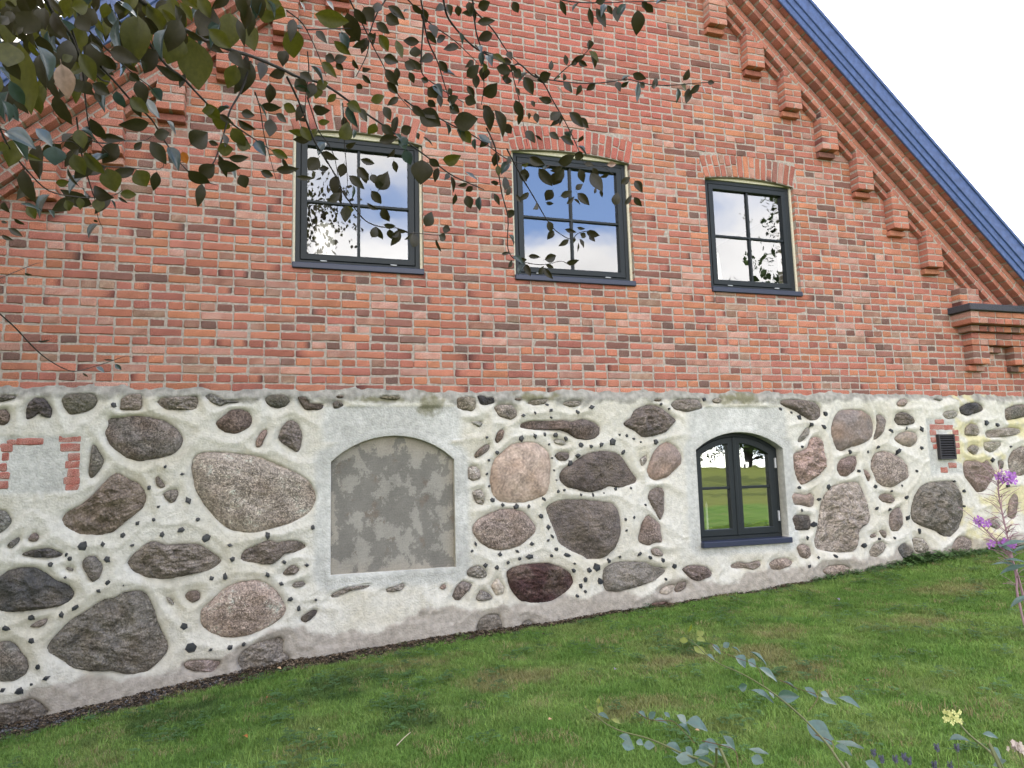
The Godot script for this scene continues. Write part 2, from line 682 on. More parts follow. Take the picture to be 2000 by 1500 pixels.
func build_brickwork(house: Node3D) -> void:
	var wall := part("brick_wall", wall_sheet(-0.0050, 7.95, -0.06, UPPER, false), M.joint, house)
	tag(wall, "mortar and bricks of the upper gable wall")
	part("inner_wall", wall_sheet(-0.36, 7.9, -0.2, UPPER, true), M.inside, house)
	var linings := MB.new()
	for o in UPPER:
		linings = MB.new()
		jambs(linings, o, -0.008, -0.36)
		part("jamb_mortar", linings.mesh(false), M.joint, wall)
	var eye := Vector3(2.5, -0.2, 6.0)
	var list := []       # [x, y, w, depth, is header]
	var k := 0
	while k < 68:
		var y0 := k * COURSE
		var ym := y0 + COURSE / 2
		var header := k % 2 == 1
		var step := HEADER if header else HEADER * 2
		var start := -0.65 if header else -0.65 - (0.065 if (k / 2) % 2 == 0 else 0.195)
		var x := start
		while x < 11.1:
			var a := x + 0.0062
			var b := x + step - 0.0062
			x += step
			if header:
				a -= HEADER / 2
				b -= HEADER / 2
			var shift := rng.randf_range(-0.004, 0.004)
			a += shift
			b += shift + rng.randf_range(-0.005, 0.003)
			# clip against openings, sampled along the brick
			var runs := []
			var s0 := -1.0
			var clipped := false
			var steps := 10
			for i in steps + 1:
				var xx := lerpf(a, b, i / float(steps))
				if excluded(ym, xx):
					clipped = true
					if s0 > -0.9:
						runs.append([s0, lerpf(a, b, (i - 1) / float(steps))])
						s0 = -1.0
				elif s0 < -0.9:
					s0 = xx
			if s0 > -0.9:
				runs.append([s0, b])
			for run in runs:
				var aa: float = run[0]
				var bb: float = run[1]
				for o in UPPER:
					if ym > o[2] and ym < o[3]:
						if absf(aa - o[1]) < 0.05:
							aa = o[1]
							clipped = true
						if absf(bb - o[0]) < 0.05:
							bb = o[0]
							clipped = true
				if bb - aa < 0.03:
					continue
				var m := (aa + bb) / 2
				if slope_s(aa, ym) > 7.9 or slope_s(bb, ym) > 7.9:
					continue
				list.append([m, ym, bb - aa, 0.12 if clipped else 0.035, header])
		k += 1
	# the largest in view become bricks of their own
	var order := []
	for i in list.size():
		var q: Array = list[i]
		var p := Vector3(q[0], q[1], 0)
		var d := p.distance_to(eye)
		var seen: bool = q[0] > 0.15 and q[1] > 0.08 and q[1] < 1.6 and q[3] < 0.1
		order.append([(q[2] / (d * d)) if seen else 0.0, i])
	order.sort_custom(func(p, q): return p[0] > q[0])
	var single := {}
	for i in 300:
		single[order[i][1]] = true
	var rest := MB.new()
	for i in list.size():
		var q: Array = list[i]
		var look := brick_color(q[0], q[1], q[4])
		var h := COURSE - 0.0135 + rng.randf_range(-0.004, 0.003)
		var sag := 0.004 * noise_a.get_noise_2d(q[0] * 0.8, q[1])
		var at := Vector3(q[0], q[1] + sag + rng.randf_range(-0.0015, 0.0015), 0)
		var turn := Basis(Vector3(0, 0, 1), rng.randf_range(-0.008, 0.008))
		if single.has(i):
			var mb := MB.new()
			brick(mb, Transform3D(turn, Vector3.ZERO), q[2], h, q[3], look)
			part("brick", mb.mesh(), M.brick, wall).position = at
		else:
			brick(rest, Transform3D(turn, at), q[2], h, q[3], look)
	tag(part("bricks", rest.mesh(), M.brick, wall), "", "", "", "stuff")
	# flat arches: bricks on end, leaning outwards
	for o in UPPER:
		var cx: float = (o[0] + o[1]) / 2
		var hw: float = (o[1] - o[0]) / 2
		var rise: float = o[4] - o[3]
		var r := (hw * hw + rise * rise) / (2 * rise)
		var cy: float = o[4] - r
		var half := asin(hw / r)
		var arch := holder("window_arch", house)
		var n := int(round(2 * half * r / 0.0735))
		var filler := MB.new()
		for i in n:
			var t := lerpf(-half, half, (i + 0.5) / n)
			var fan := t * 1.55
			var dir := Vector3(sin(fan), cos(fan), 0)
			var foot := Vector3(cx + r * sin(t), cy + r * cos(t), 0)
			var split := rng.randf() < 0.5
			var xf := Transform3D(Basis(Vector3(0, 0, 1), -fan), foot)
			var wdt := 2 * half * r / n * 1.05 - 0.013
			if split:
				var a := 0.115 + (0.0 if i % 2 == 0 else 0.02)
				_arch_brick(arch, xf, 0.004, a, wdt)
				_arch_brick(arch, xf, a + 0.012, 0.25, wdt)
			else:
				_arch_brick(arch, xf, 0.004, 0.25, wdt)
			var side := Vector3(cos(fan), -sin(fan), 0) * (wdt / 2 + 0.009)
			filler.face(foot - side + Vector3(0, 0, -0.011), foot + side + Vector3(0, 0, -0.011), foot + side + dir * 0.256 + Vector3(0, 0, -0.011), foot - side + dir * 0.256 + Vector3(0, 0, -0.011))
		part("arch_mortar", filler.mesh(false), M.joint, arch)


func _arch_brick(arch: Node3D, xf: Transform3D, a: float, b: float, w: float) -> void:
	var mb := MB.new()
	var look := brick_color(xf.origin.x, 3.0, false)
	if look[0].r < 0.2:
		look[0] = lin(190, 100, 82)
	brick(mb, Transform3D(xf.basis * Basis(Vector3(0, 0, 1), PI / 2), xf * Vector3(0, (a + b) / 2, 0)), b - a, w, 0.12, look)
	part("brick", mb.mesh(), M.brick, arch)


func raking_course(parent: Node3D, side: int, s0: float, s1: float, z: float, depth: float, length: float, t0: float, t1: float, called := "brick") -> void:
	# bricks laid along the roof slope between s0 and s1; t runs down the slope from the middle
	var mb := MB.new()
	var down := Vector3(cos(SLOPE) * side, -sin(SLOPE), 0)
	var out := Vector3(sin(SLOPE) * side, cos(SLOPE), 0)
	var apex := Vector3(CX, CX * -tan(SLOPE), 0)
	var t := t0
	var turn := Basis(down * side, out, Vector3(0, 0, 1))
	while t < t1:
		var ln := minf(length, t1 - t)
		if ln > 0.04:
			var p := _rake_point(side, (s0 + s1) / 2, t + ln / 2)
			var look := brick_color(1.0, 3.4, length < 0.2)
			look[0] = look[0].lerp(lin(204, 136, 120), 0.6)
			look[2] = 0 if look[2] == 1 else look[2]
			look[1] = look[1].lerp(lin(190, 130, 115), 0.6)
			brick(mb, Transform3D(turn, Vector3(p.x, p.y, z)), ln - 0.011, s1 - s0 - 0.010, depth, look)
		t += length
	var o := part(called, mb.mesh(), M.brick, parent)
	tag(o, "", "", "", "stuff")


func _rake_point(side: int, s: float, t: float) -> Vector2:
	# the point t metres down the slope from the middle line, s up across it
	var y0 := (s - CX * sin(SLOPE)) / cos(SLOPE)
	return Vector2(CX + side * t * cos(SLOPE), y0 - t * sin(SLOPE))


func rake_box(mb: MB, side: int, s0: float, s1: float, z0: float, z1: float, t0: float, t1: float, bevel := 0.0) -> void:
	# long bar lying along the slope, cut upright at the ridge
	var a0 := _rake_point(side, s0, t0)
	var a1 := _rake_point(side, s1, t0)
	var b0 := _rake_point(side, s0, t1)
	var b1 := _rake_point(side, s1, t1)
	var q := [a0, b0, b1, a1]
	if side < 0:
		q = [b0, a0, a1, b1]
	var f := []
	var g := []
	for p in q:
		f.append(Vector3(p.x, p.y, z1))
		g.append(Vector3(p.x, p.y, z0))
	var c := bevel
	if c > 0.0:
		# rounded lower front edge
		var up := Vector3(sin(SLOPE) * side, cos(SLOPE), 0) * c
		var fl := [f[0] + up, f[1] + up]
		mb.face(f[0] - Vector3(0, 0, c), f[1] - Vector3(0, 0, c), fl[1], fl[0])
		mb.face(fl[0], fl[1], f[2], f[3])
		mb.face(g[0], g[1], f[1] - Vector3(0, 0, c), f[0] - Vector3(0, 0, c))
	else:
		mb.face(f[0], f[1], f[2], f[3])
		mb.face(g[0], g[1], f[1], f[0])
	mb.face(f[3], f[2], g[2], g[3])
	mb.face(g[1], g[0], g[3], g[2])
	mb.face(f[1], g[1], g[2], f[2])
	mb.face(g[0], f[0], f[3], g[3])


func build_cornice(house: Node3D) -> void:
	var cornice := holder("gable_cornice", house)
	tag(cornice, "raking brick bands under the roof edge")
	for side in [1, -1]:
		var t1 := 8.15 if side > 0 else 7.6
		var t0 := 0.5
		# each band: mortar core, then bricks 12 mm proud of it
		var core := MB.new()
		rake_box(core, side, 7.7545, 7.806, -0.05, 0.0555, t0, t1)
		rake_box(core, side, 7.8145, 7.931, -0.05, 0.1155, t0, t1)
		rake_box(core, side, 7.9415, 8.0, -0.05, 0.2135, t0, t1)
		rake_box(core, side, 8.0105, 8.131, -0.05, 0.2955, t0, t1)
		rake_box(core, side, 8.1405, 8.205, -0.05, 0.366, t0, t1)
		part("cornice_mortar", core.mesh(false), M.joint, cornice)
		raking_course(cornice, side, 7.745, 7.805, 0.06, 0.06, HEADER, t0, t1, "raking_bricks")
		raking_course(cornice, side, 7.805, 7.868, 0.12, 0.07, HEADER, t0, t1, "raking_bricks")
		raking_course(cornice, side, 7.868, 7.932, 0.12, 0.07, 2 * HEADER, t0 - 0.05, t1, "raking_bricks")
		raking_course(cornice, side, 7.932, 8.001, 0.218, 0.105, HEADER, t0 - 0.03, t1, "raking_bricks")
		raking_course(cornice, side, 8.001, 8.066, 0.30, 0.09, HEADER, t0, t1, "raking_bricks")
		raking_course(cornice, side, 8.066, 8.131, 0.30, 0.09, 2 * HEADER, t0 - 0.08, t1, "raking_bricks")
		raking_course(cornice, side, 8.131, 8.2, 0.371, 0.08, HEADER, t0 - 0.04, t1, "raking_bricks")
		# corbels: pillars of five courses with a smaller brick beneath
		for k in range(-3, 7):
			var x0 := 6.504 + 0.4653 * k
			var y0 := 4.146 - 0.435 * k
			var corbel := holder("corbel", house)
			var fill := MB.new()
			var xa := x0 if side > 0 else 2 * CX - x0 - 0.236
			var width := 0.236
			# core with a sloping top
			var hl := slope_y(x0, 7.83)
			var hr := slope_y(x0 + width, 7.83)
			if side < 0:
				var sw := hl
				hl = hr
				hr = sw
			var zc := 0.1175
			var a := xa + 0.0095
			var b := xa + width - 0.0095
			var f := [Vector3(a, y0 + 0.0105, zc), Vector3(b, y0 + 0.0105, zc), Vector3(b, hr, zc), Vector3(a, hl, zc)]
			fill.face(f[0], f[1], f[2], f[3])
			var g := []
			for p in f:
				g.append(Vector3(p.x, p.y, -0.02))
			fill.face(g[0], f[0], f[3], g[3])
			fill.face(f[1], g[1], g[2], f[2])
			fill.face(g[0], g[1], f[1], f[0])
			part("corbel_mortar", fill.mesh(false), M.joint, corbel)
			var ch := 0.0755
			for row in 7:
				var ya := y0 + row * ch
				var lim := (7.815 - (ya + ch * 0.38) * cos(SLOPE)) / sin(SLOPE) - x0
				var wmax := minf(width, lim)
				if wmax < 0.035:
					break
				var pieces := [[0.0, width]] if row % 2 == 1 else [[0.0, width / 2 - 0.001], [width / 2 + 0.001, width]]
				for pc in pieces:
					var pa: float = pc[0]
					var pb: float = minf(pc[1], wmax)
					if pb - pa < 0.03:
						continue
					if side < 0:
						var tmp := pa
						pa = width - pb
						pb = width - tmp
					var mb := MB.new()
					var look := brick_color(1.0, 3.4, row % 2 == 0)
					look[0] = look[0].lerp(lin(208, 138, 118), 0.5)
					brick(mb, Transform3D(), pb - pa - 0.010, ch - 0.012, 0.125, look)
					part("brick", mb.mesh(), M.brick, corbel).position = Vector3(xa + (pa + pb) / 2, ya + ch / 2, 0.1225)
			var mb2 := MB.new()
			brick(mb2, Transform3D(), width - 0.012, 0.062, 0.065, brick_color(1.0, 3.4, false))
			part("brick", mb2.mesh(), M.brick, corbel).position = Vector3(xa + width / 2, y0 - 0.036, 0.058)
	build_kneeler(house)


func course_block(parent: Node3D, x0: float, x1: float, y0: float, rows: int, z: float, zback: float, left_depth := 0.1) -> void:
	# a block of brick courses standing out from the wall; both its front and its left end show bricks
	var fill := MB.new()
	fill.box(Vector3(x0 + 0.0105, y0 + 0.0105, zback - 0.02), Vector3(x1 - 0.0105, y0 + rows * COURSE - 0.003, z - 0.006))
	part("block_mortar", fill.mesh(false), M.joint, parent)
	for row in rows:
		var header := row % 2 == 0
		var x := x0
		var first := true
		while x < x1 - 0.02:
			var w := HEADER if header else 2 * HEADER
			if first and not header:
				w = HEADER
			var e := minf(x + w, x1)
			if e - x > 0.035:
				var mb := MB.new()
				brick(mb, Transform3D(), e - x - 0.011, COURSE - 0.012, z - zback, brick_color(1.0, 3.4, header))
				part("brick", mb.mesh(), M.brick, parent).position = Vector3((x + e) / 2, y0 + (row + 0.5) * COURSE, z)
			x += w
			first = false


func build_kneeler(house: Node3D) -> void:
	var kn := holder("kneeler", house)
	tag(kn, "brick kneeler block with dark slate cap at the right eave")
	var cap := MB.new()
	cap.box(Vector3(9.655, 0.995, -0.05), Vector3(11.3, 1.075, 0.30), Color.WHITE, 0.008)
	part("cap", cap.mesh(false), M.slate, kn)
	course_block(kn, 9.697, 11.2, 0.842, 2, 0.262, 0.0)
	course_block(kn, 9.78, 11.2, 0.765, 1, 0.178, 0.0)
	course_block(kn, 9.84, 11.2, 0.6117, 2, 0.122, 0.0)
	course_block(kn, 9.84, 10.12, 0.3816, 3, 0.122, 0.0)
	course_block(kn, 10.50, 10.78, 0.3816, 3, 0.122, 0.0)
	course_block(kn, 10.12, 10.40, 0.535, 1, 0.06, 0.0)
	course_block(kn, 9.835, 10.10, 0.305, 1, 0.055, 0.0)
	course_block(kn, 10.50, 10.76, 0.305, 1, 0.055, 0.0)
	# brickwork between the cap and the sloping bands
	course_block(kn, 9.73, 10.05, 1.075, 3, 0.12, 0.0)
	course_block(kn, 9.95, 10.30, 1.075, 1, 0.119, 0.0)


func build_roof(house: Node3D, back: float) -> void:
	var roof := holder("roof", house)
	for side in [1, -1]:
		var strips := [[8.126, 8.2, 0.372, 0.392], [8.1975, 8.274, 0.345, 0.406], [8.271, 8.414, 0.345, 0.421], [8.411, 8.445, 0.30, 0.437]]
		for s in strips:
			var mb := MB.new()
			rake_box(mb, side, s[0], s[1], s[2], s[3], 0.0, 9.4, 0.006)
			part("verge_board", mb.mesh(false), M.fascia, roof)
		var slab := MB.new()
		rake_box(slab, side, 8.215, 8.440, back, 0.340, 0.0, 9.4)
		part("roof_slope", slab.mesh(false), M.roofing, roof)


# ---------------------------------------------------------------- plinth of boulders

func inside_open(o: Array, x: float, y: float, grow: float) -> bool:
	return x > o[0] - grow and x < o[1] + grow and y > o[2] - grow and y < arch_y(o, clampf(x, o[0], o[1])) + grow


func opening_distance(o: Array, x: float, y: float) -> float:
	var dx := maxf(maxf(o[0] - x, x - o[1]), 0.0)
	var dy := maxf(maxf(o[2] - y, y - arch_y(o, clampf(x, o[0], o[1]))), 0.0)
	return sqrt(dx * dx + dy * dy)


const FLAT := 0.032


func flat_zone(x: float, y: float) -> float:
	# smooth plaster round the two openings and on the patched square at the far left
	var a := opening_distance(NICHE, x, y)
	var b := opening_distance(LOWER, x, y)
	var f := 1.0 - smoothstep(0.10, 0.17, minf(a, b))
	if y > NICHE[4] - 0.05 and y < -0.13:
		f = maxf(f, 1.0 - smoothstep(0.02, 0.12, maxf(NICHE[0] - x, x - NICHE[1])))
	if y > LOWER[4] - 0.05 and y < -0.13:
		f = maxf(f, 1.0 - smoothstep(0.02, 0.12, maxf(LOWER[0] - x, x - LOWER[1])))
	var c := maxf(maxf(-0.02 - x, x - 0.52), maxf(-0.80 - y, y + 0.37))
	f = maxf(f, 1.0 - smoothstep(-0.02, 0.03, c))
	c = maxf(maxf(9.12 - x, x - 9.6), maxf(-0.9 - y, y + 0.26))
	f = maxf(f, 1.0 - smoothstep(-0.02, 0.03, c))
	return f


func stone_table(st: Array) -> Dictionary:
	var flat: Array = st[4]
	var pts := PackedVector2Array()
	for k in range(0, flat.size(), 2):
		pts.append(Vector2(flat[k], flat[k + 1]))
	# round the outline once
	var soft := PackedVector2Array()
	for k in pts.size():
		var a := pts[k]
		var b := pts[(k + 1) % pts.size()]
		soft.append(a.lerp(b, 0.14))
		soft.append(a.lerp(b, 0.86))
	var c := Vector2.ZERO
	var area := 0.0
	for k in soft.size():
		var a := soft[k]
		var b := soft[(k + 1) % soft.size()]
		var cr := a.cross(b)
		area += cr
		c += (a + b) * cr
	c /= 3.0 * area
	var n := 72
	var r := PackedFloat32Array()
	for i in n:
		var d := Vector2.from_angle(TAU * i / n)
		var best := 0.0
		for k in soft.size():
			var hit = Geometry2D.segment_intersects_segment(c, c + d * 5.0, soft[k], soft[(k + 1) % soft.size()])
			if hit != null:
				best = maxf(best, c.distance_to(hit))
		r.append(best)
	for i in n:
		if r[i] < 0.004:
			r[i] = maxf(0.01, (r[(i + 1) % n] + r[(i + n - 1) % n]) / 2)
	var cosn := PackedFloat32Array()
	for i in n:
		var dr := (r[(i + 1) % n] - r[(i + n - 1) % n]) / (2 * TAU / n)
		cosn.append(r[i] / sqrt(r[i] * r[i] + dr * dr))
	var big := 0.0
	for q in r:
		big = maxf(big, q)
	return {"c": c, "r": r, "cos": cosn, "area": absf(area) / 2, "big": big}


func build_plinth(house: Node3D) -> void:
	var x0 := WALL_L
	var x1 := WALL_R
	var step := 0.0155
	var y1 := 0.13
	var nx := int((x1 - x0) / step) + 1
	var ny := int((y1 + 2.85) / step) + 1
	for st in STONES:
		stone_tables.append(stone_table(st))
	var d1 := PackedFloat32Array()
	var d2 := PackedFloat32Array()
	d1.resize(nx * ny)
	d2.resize(nx * ny)
	d1.fill(0.4)
	d2.fill(0.4)
	for t in stone_tables:
		var reach: float = t.big + 0.16
		var i0 := clampi(int((t.c.x - reach - x0) / step), 0, nx - 1)
		var i1 := clampi(int((t.c.x + reach - x0) / step) + 1, 0, nx - 1)
		var j0 := clampi(int((y1 - t.c.y - reach) / step), 0, ny - 1)
		var j1 := clampi(int((y1 - t.c.y + reach) / step) + 1, 0, ny - 1)
		var r: PackedFloat32Array = t.r
		var cs: PackedFloat32Array = t.cos
		var cx: float = t.c.x
		var cy: float = t.c.y
		for j in range(j0, j1 + 1):
			var y := y1 - j * step
			for i in range(i0, i1 + 1):
				var x := x0 + i * step
				var dx := x - cx
				var dy := y - cy
				var an := atan2(dy, dx) / TAU * 72.0
				if an < 0.0:
					an += 72.0
				var ia := int(an) % 72
				var fr := an - int(an)
				var ib := (ia + 1) % 72
				var d := (sqrt(dx * dx + dy * dy) - lerpf(r[ia], r[ib], fr)) * lerpf(cs[ia], cs[ib], fr)
				var k := j * nx + i
				if d < d1[k]:
					d2[k] = d1[k]
					d1[k] = d
				elif d < d2[k]:
					d2[k] = d
	var mb := MB.new()
	mb.v.resize(nx * ny)
	mb.c.resize(nx * ny)
	var keep := PackedByteArray()
	keep.resize(nx * ny)
	for j in ny:
		var y := y1 - j * step
		for i in nx:
			var x := x0 + i * step
			var k := j * nx + i
			keep[k] = 0 if inside_open(NICHE, x, y, 0.03) or inside_open(LOWER, x, y, 0.03) or y < ground_y(x, 0.1) - 0.12 or (x > 9.2625 and x < 9.4675 and y > -0.7125 and y < -0.4575) else 1
			mb.v[k] = Vector3(x, y, field_z(x, y, d1[k], d2[k]))
			mb.c[k] = plaster_color(x, y)
	for j in ny - 1:
		for i in nx - 1:
			var k := j * nx + i
			if keep[k] + keep[k + 1] + keep[k + nx] + keep[k + nx + 1] == 4:
				mb.quad(k + nx, k + nx + 1, k + 1, k)
	var plinth := part("plinth", mb.mesh(), M.plaster, house)
	tag(plinth, "whitewashed pointing between the boulders of the plinth")
	for k in STONES.size():
		build_stone(plinth, STONES[k], stone_tables[k], k)
	# flint chips pressed into the pointing
	for k in range(0, CHIPS.size(), 3):
		var mbc := MB.new()
		var s: float = CHIPS[k + 2] * 0.86
		var c := Vector2(CHIPS[k], CHIPS[k + 1])
		var z := 0.03
		var i := clampi(int((c.x - x0) / step), 0, nx - 1)
		var j := clampi(int((y1 - c.y) / step), 0, ny - 1)
		z = mb.v[j * nx + i].z
		var rot := rng.randf() * TAU
		var n := rng.randi_range(4, 6)
		var squash := rng.randf_range(0.6, 1.0)
		var top := mbc.add(Vector3(rng.randf_range(-0.2, 0.2) * s, rng.randf_range(-0.2, 0.2) * s, rng.randf_range(0.010, 0.018)))
		var pts := []
		for q in n:
			var an := TAU * q / n
			var p := Vector2(cos(an) * s * 1.12, sin(an) * s * 1.12 * squash).rotated(rot) * rng.randf_range(0.75, 1.2)
			pts.append(p)
		for q in n:
			var a: Vector2 = pts[q]
			var b: Vector2 = pts[(q + 1) % n]
			var tp := mbc.v[top]
			var fa := Vector3(a.x * 0.6, a.y * 0.6, tp.z * 0.9)
			var fb := Vector3(b.x * 0.6, b.y * 0.6, tp.z * 0.9)
			var u := mbc.add(fa)
			mbc.add(fb)
			mbc.add(tp)
			mbc.tri(u, u + 2, u + 1)
			mbc.face(Vector3(a.x, a.y, -0.02), Vector3(b.x, b.y, -0.02), fb, fa)
		part("flint_chip", mbc.mesh(false), M.flint, plinth).position = Vector3(c.x, c.y, z)
	build_surround(plinth, NICHE, -0.022)
	build_surround(plinth, LOWER, -0.30)
	# blind panel in the niche
	var panel := MB.new()
	var cols := 40
	var rows := 36
	for j in rows + 1:
		for i in cols + 1:
			var x := lerpf(NICHE[0], NICHE[1], i / float(cols))
			var y := lerpf(NICHE[2], arch_y(NICHE, x), j / float(rows))
			panel.add(Vector3(x, y, -0.020 + 0.003 * noise_b.get_noise_2d(x * 0.6, y * 0.6)))
			panel.uv.append(Vector2((x - NICHE[0]) / 1.1, 1.0 - (y - NICHE[2]) / 1.2))
	for j in rows:
		for i in cols:
			var k := j * (cols + 1) + i
			panel.quad(k, k + 1, k + cols + 2, k + cols + 1)
	var pm := mat("panel", Color.WHITE, 0.93, false, 0.2)
	pm.albedo_texture = panel_image()
	tag(part("blind_panel", panel.mesh(false), pm, plinth), "arched blind panel of patchy grey render")
	# remnants of red brick showing at the edges of the square patch on the left and round the vent
	for q in [[-0.02, -0.452, 0.10, 0.05], [-0.03, -0.52, 0.09, 0.05], [-0.04, -0.60, 0.085, 0.045], [-0.02, -0.665, 0.09, 0.04], [-0.02, -0.735, 0.08, 0.045], [0.15, -0.405, 0.17, 0.04], [0.03, -0.41, 0.06, 0.03], [0.425, -0.385, 0.15, 0.045], [0.43, -0.455, 0.13, 0.06], [0.46, -0.53, 0.08, 0.045], [0.45, -0.59, 0.10, 0.045], [0.46, -0.655, 0.08, 0.05], [0.45, -0.715, 0.10, 0.045], [0.455, -0.77, 0.09, 0.04],
			[9.26, -0.355, 0.20, 0.05], [9.44, -0.36, 0.15, 0.055], [9.53, -0.42, 0.08, 0.045], [9.525, -0.49, 0.09, 0.05], [9.525, -0.57, 0.085, 0.05], [9.53, -0.645, 0.08, 0.045], [9.19, -0.42, 0.085, 0.05], [9.185, -0.50, 0.07, 0.045], [9.20, -0.58, 0.06, 0.04], [9.30, -0.29, 0.12, 0.04], [9.43, -0.80, 0.11, 0.045], [9.30, -0.85, 0.10, 0.05]]:
		var mbr := MB.new()
		var look := [lin(182, 104, 92), lin(206, 172, 158), 2]
		brick(mbr, Transform3D(), q[2] * 1.1, minf(0.064, q[3] * 1.35), 0.03, look)
		part("brick", mbr.mesh(), M.brick, plinth).position = Vector3(q[0] + 0.02, q[1], 0.0365)


func field_z(x: float, y: float, d: float, dd: float) -> float:
	var f := flat_zone(x, y)
	var z := 0.024 + 0.016 * (1.0 - exp(-maxf(d, 0.0) / 0.03)) + 0.012 * noise_a.get_noise_2d(x * 1.5, y * 1.5) + 0.003 * noise_b.get_noise_2d(x, y)
	var gap := (dd - d) / 0.045
	var crest := exp(-gap * gap) * smoothstep(0.0, 0.03, d)
	z += 0.011 * crest
	z = lerpf(z, FLAT + 0.0015 * noise_b.get_noise_2d(x, y), f)
	if d < 0.0:
		z = maxf(z + d * 2.2, -0.06)
	z += 0.0022 * noise_c.get_noise_2d(x, y) * (1.0 - 0.6 * f)
	# foot of the wall swells a little, the top is a sloping cement ledge under the bricks
	var foot := y - ground_y(x, 0.1)
	z += 0.02 * (1.0 - smoothstep(0.0, 0.35, foot + 0.1 * noise_a.get_noise_2d(x * 1.5, 9.0)))
	var top := 0.028 + 0.045 * noise_a.get_noise_2d(x * 1.3, 4.0) + 0.022 * noise_b.get_noise_2d(x * 0.8, 2.0)
	if y > top - 0.08:
		z = lerpf(z, 0.004, smoothstep(top - 0.08, top, y))
	if y > top:
		z = 0.004 - (y - top) * 1.1
	return z


func plaster_color(x: float, y: float) -> Color:
	var na := noise_a.get_noise_2d(x * 1.1, y * 1.1)
	var nb := noise_b.get_noise_2d(x * 0.7 + 5.0, y * 0.7)
	var nc := noise_c.get_noise_2d(x * 0.6, y * 0.6)
	var c := Color(0.635, 0.61, 0.54)
	c = c.lerp(Color(0.565, 0.525, 0.425), clampf(0.25 + na * 0.9 + nb * 0.5, 0.0, 0.8))
	c *= 1.0 + 0.06 * nc
	var f := flat_zone(x, y)
	if f > 0.0:
		var g := Color(0.47, 0.465, 0.43).lerp(Color(0.62, 0.615, 0.575), clampf(0.5 + na + nb * 0.6, 0.0, 1.0)) * (1.0 + 0.10 * nc)
		c = c.lerp(g, f)
	# cement ledge
	var led := smoothstep(-0.105, -0.055, y + 0.06 * nb + 0.05 * noise_a.get_noise_2d(x * 1.2, 1.0) - 0.035 * (1.0 - smoothstep(0.5, 2.0, x)) - 0.03 * smoothstep(7.0, 8.0, x))
	c = c.lerp(Color(0.29, 0.28, 0.245) * (1.0 + 0.4 * nc + 0.3 * nb), led * 0.92)
	# moss and damp where the eaves above have dripped
	for s in [[3.32, -0.10, 0.16, 0.13], [3.62, -0.06, 0.1, 0.05], [4.4, -0.03, 0.25, 0.06], [6.63, -0.04, 0.3, 0.07], [2.9, -0.06, 0.25, 0.04]]:
		var q := Vector2((x - s[0]) / s[2], (y - s[1]) / s[3]).length() + 0.6 * nb + 0.3 * nc
		c = c.lerp(Color(0.17, 0.16, 0.08), 0.75 * (1.0 - smoothstep(0.4, 1.0, q)))
	# yellow lichen towards the right corner
	var li := smoothstep(8.9, 9.6, x) * smoothstep(0.02, 0.35, na + 0.5 * nb)
	c = c.lerp(Color(0.62, 0.56, 0.30), 0.75 * li)
	# splashed earth along the foot, with a ragged outline
	var foot := y - ground_y(x, 0.1)
	var edge := 0.17 + 0.13 * noise_a.get_noise_2d(x * 0.9, 3.0) + 0.05 * nb
	if x > 1.3 and x < 4.6:
		edge += 0.05
	c = c.lerp(Color(0.34, 0.30, 0.255) * (1.0 + 0.3 * nc), 0.85 * (1.0 - smoothstep(edge - 0.03, edge + 0.02, foot)))
	return c


func panel_image() -> ImageTexture:
	# two coats of render, the darker flaked away in patches
	var s := 512
	var im := Image.create(s, s, false, Image.FORMAT_RGB8)
	var n := FastNoiseLite.new()
	n.seed = 77
	n.frequency = 0.0085
	n.fractal_octaves = 6
	n.fractal_gain = 0.58
	n.domain_warp_enabled = true
	n.domain_warp_amplitude = 26.0
	n.domain_warp_frequency = 0.02
	var f := FastNoiseLite.new()
	f.seed = 78
	f.frequency = 0.06
	f.fractal_octaves = 3
	for j in s:
		for i in s:
			var u := i / float(s)
			var v := j / float(s)
			var h := n.get_noise_2d(i, j * 0.8) + 0.16 * f.get_noise_2d(i, j)
			var rim := minf(minf(u, 1.0 - u) * 3.2, minf(v - 0.1, 1.02 - v) * 3.0)
			var dark := smoothstep(-0.09, 0.10, h * 1.2 + 0.16 * f.get_noise_2d(i * 3, j * 3) + 0.2 * n.get_noise_2d(i * 2.6 + 300, j * 0.7) + minf(rim, 0.5) * 0.5 - 0.13)
			var light := Color(0.265, 0.25, 0.218).lerp(Color(0.31, 0.27, 0.21), clampf(0.4 - rim, 0.0, 1.0))
			var c := light.lerp(Color(0.175, 0.165, 0.145).lerp(Color(0.165, 0.14, 0.115), smoothstep(0.2, 0.5, n.get_noise_2d(i + 900, j))), dark)
			c *= 1.0 + 0.16 * f.get_noise_2d(i * 2, j * 2) + 0.22 * n.get_noise_2d(i * 0.7 + 50, j * 0.35 + 90) + 0.10 * f.get_noise_2d(i * 0.25, j * 2.5)
			im.set_pixel(i, j, c.linear_to_srgb())
	return ImageTexture.create_from_image(im)


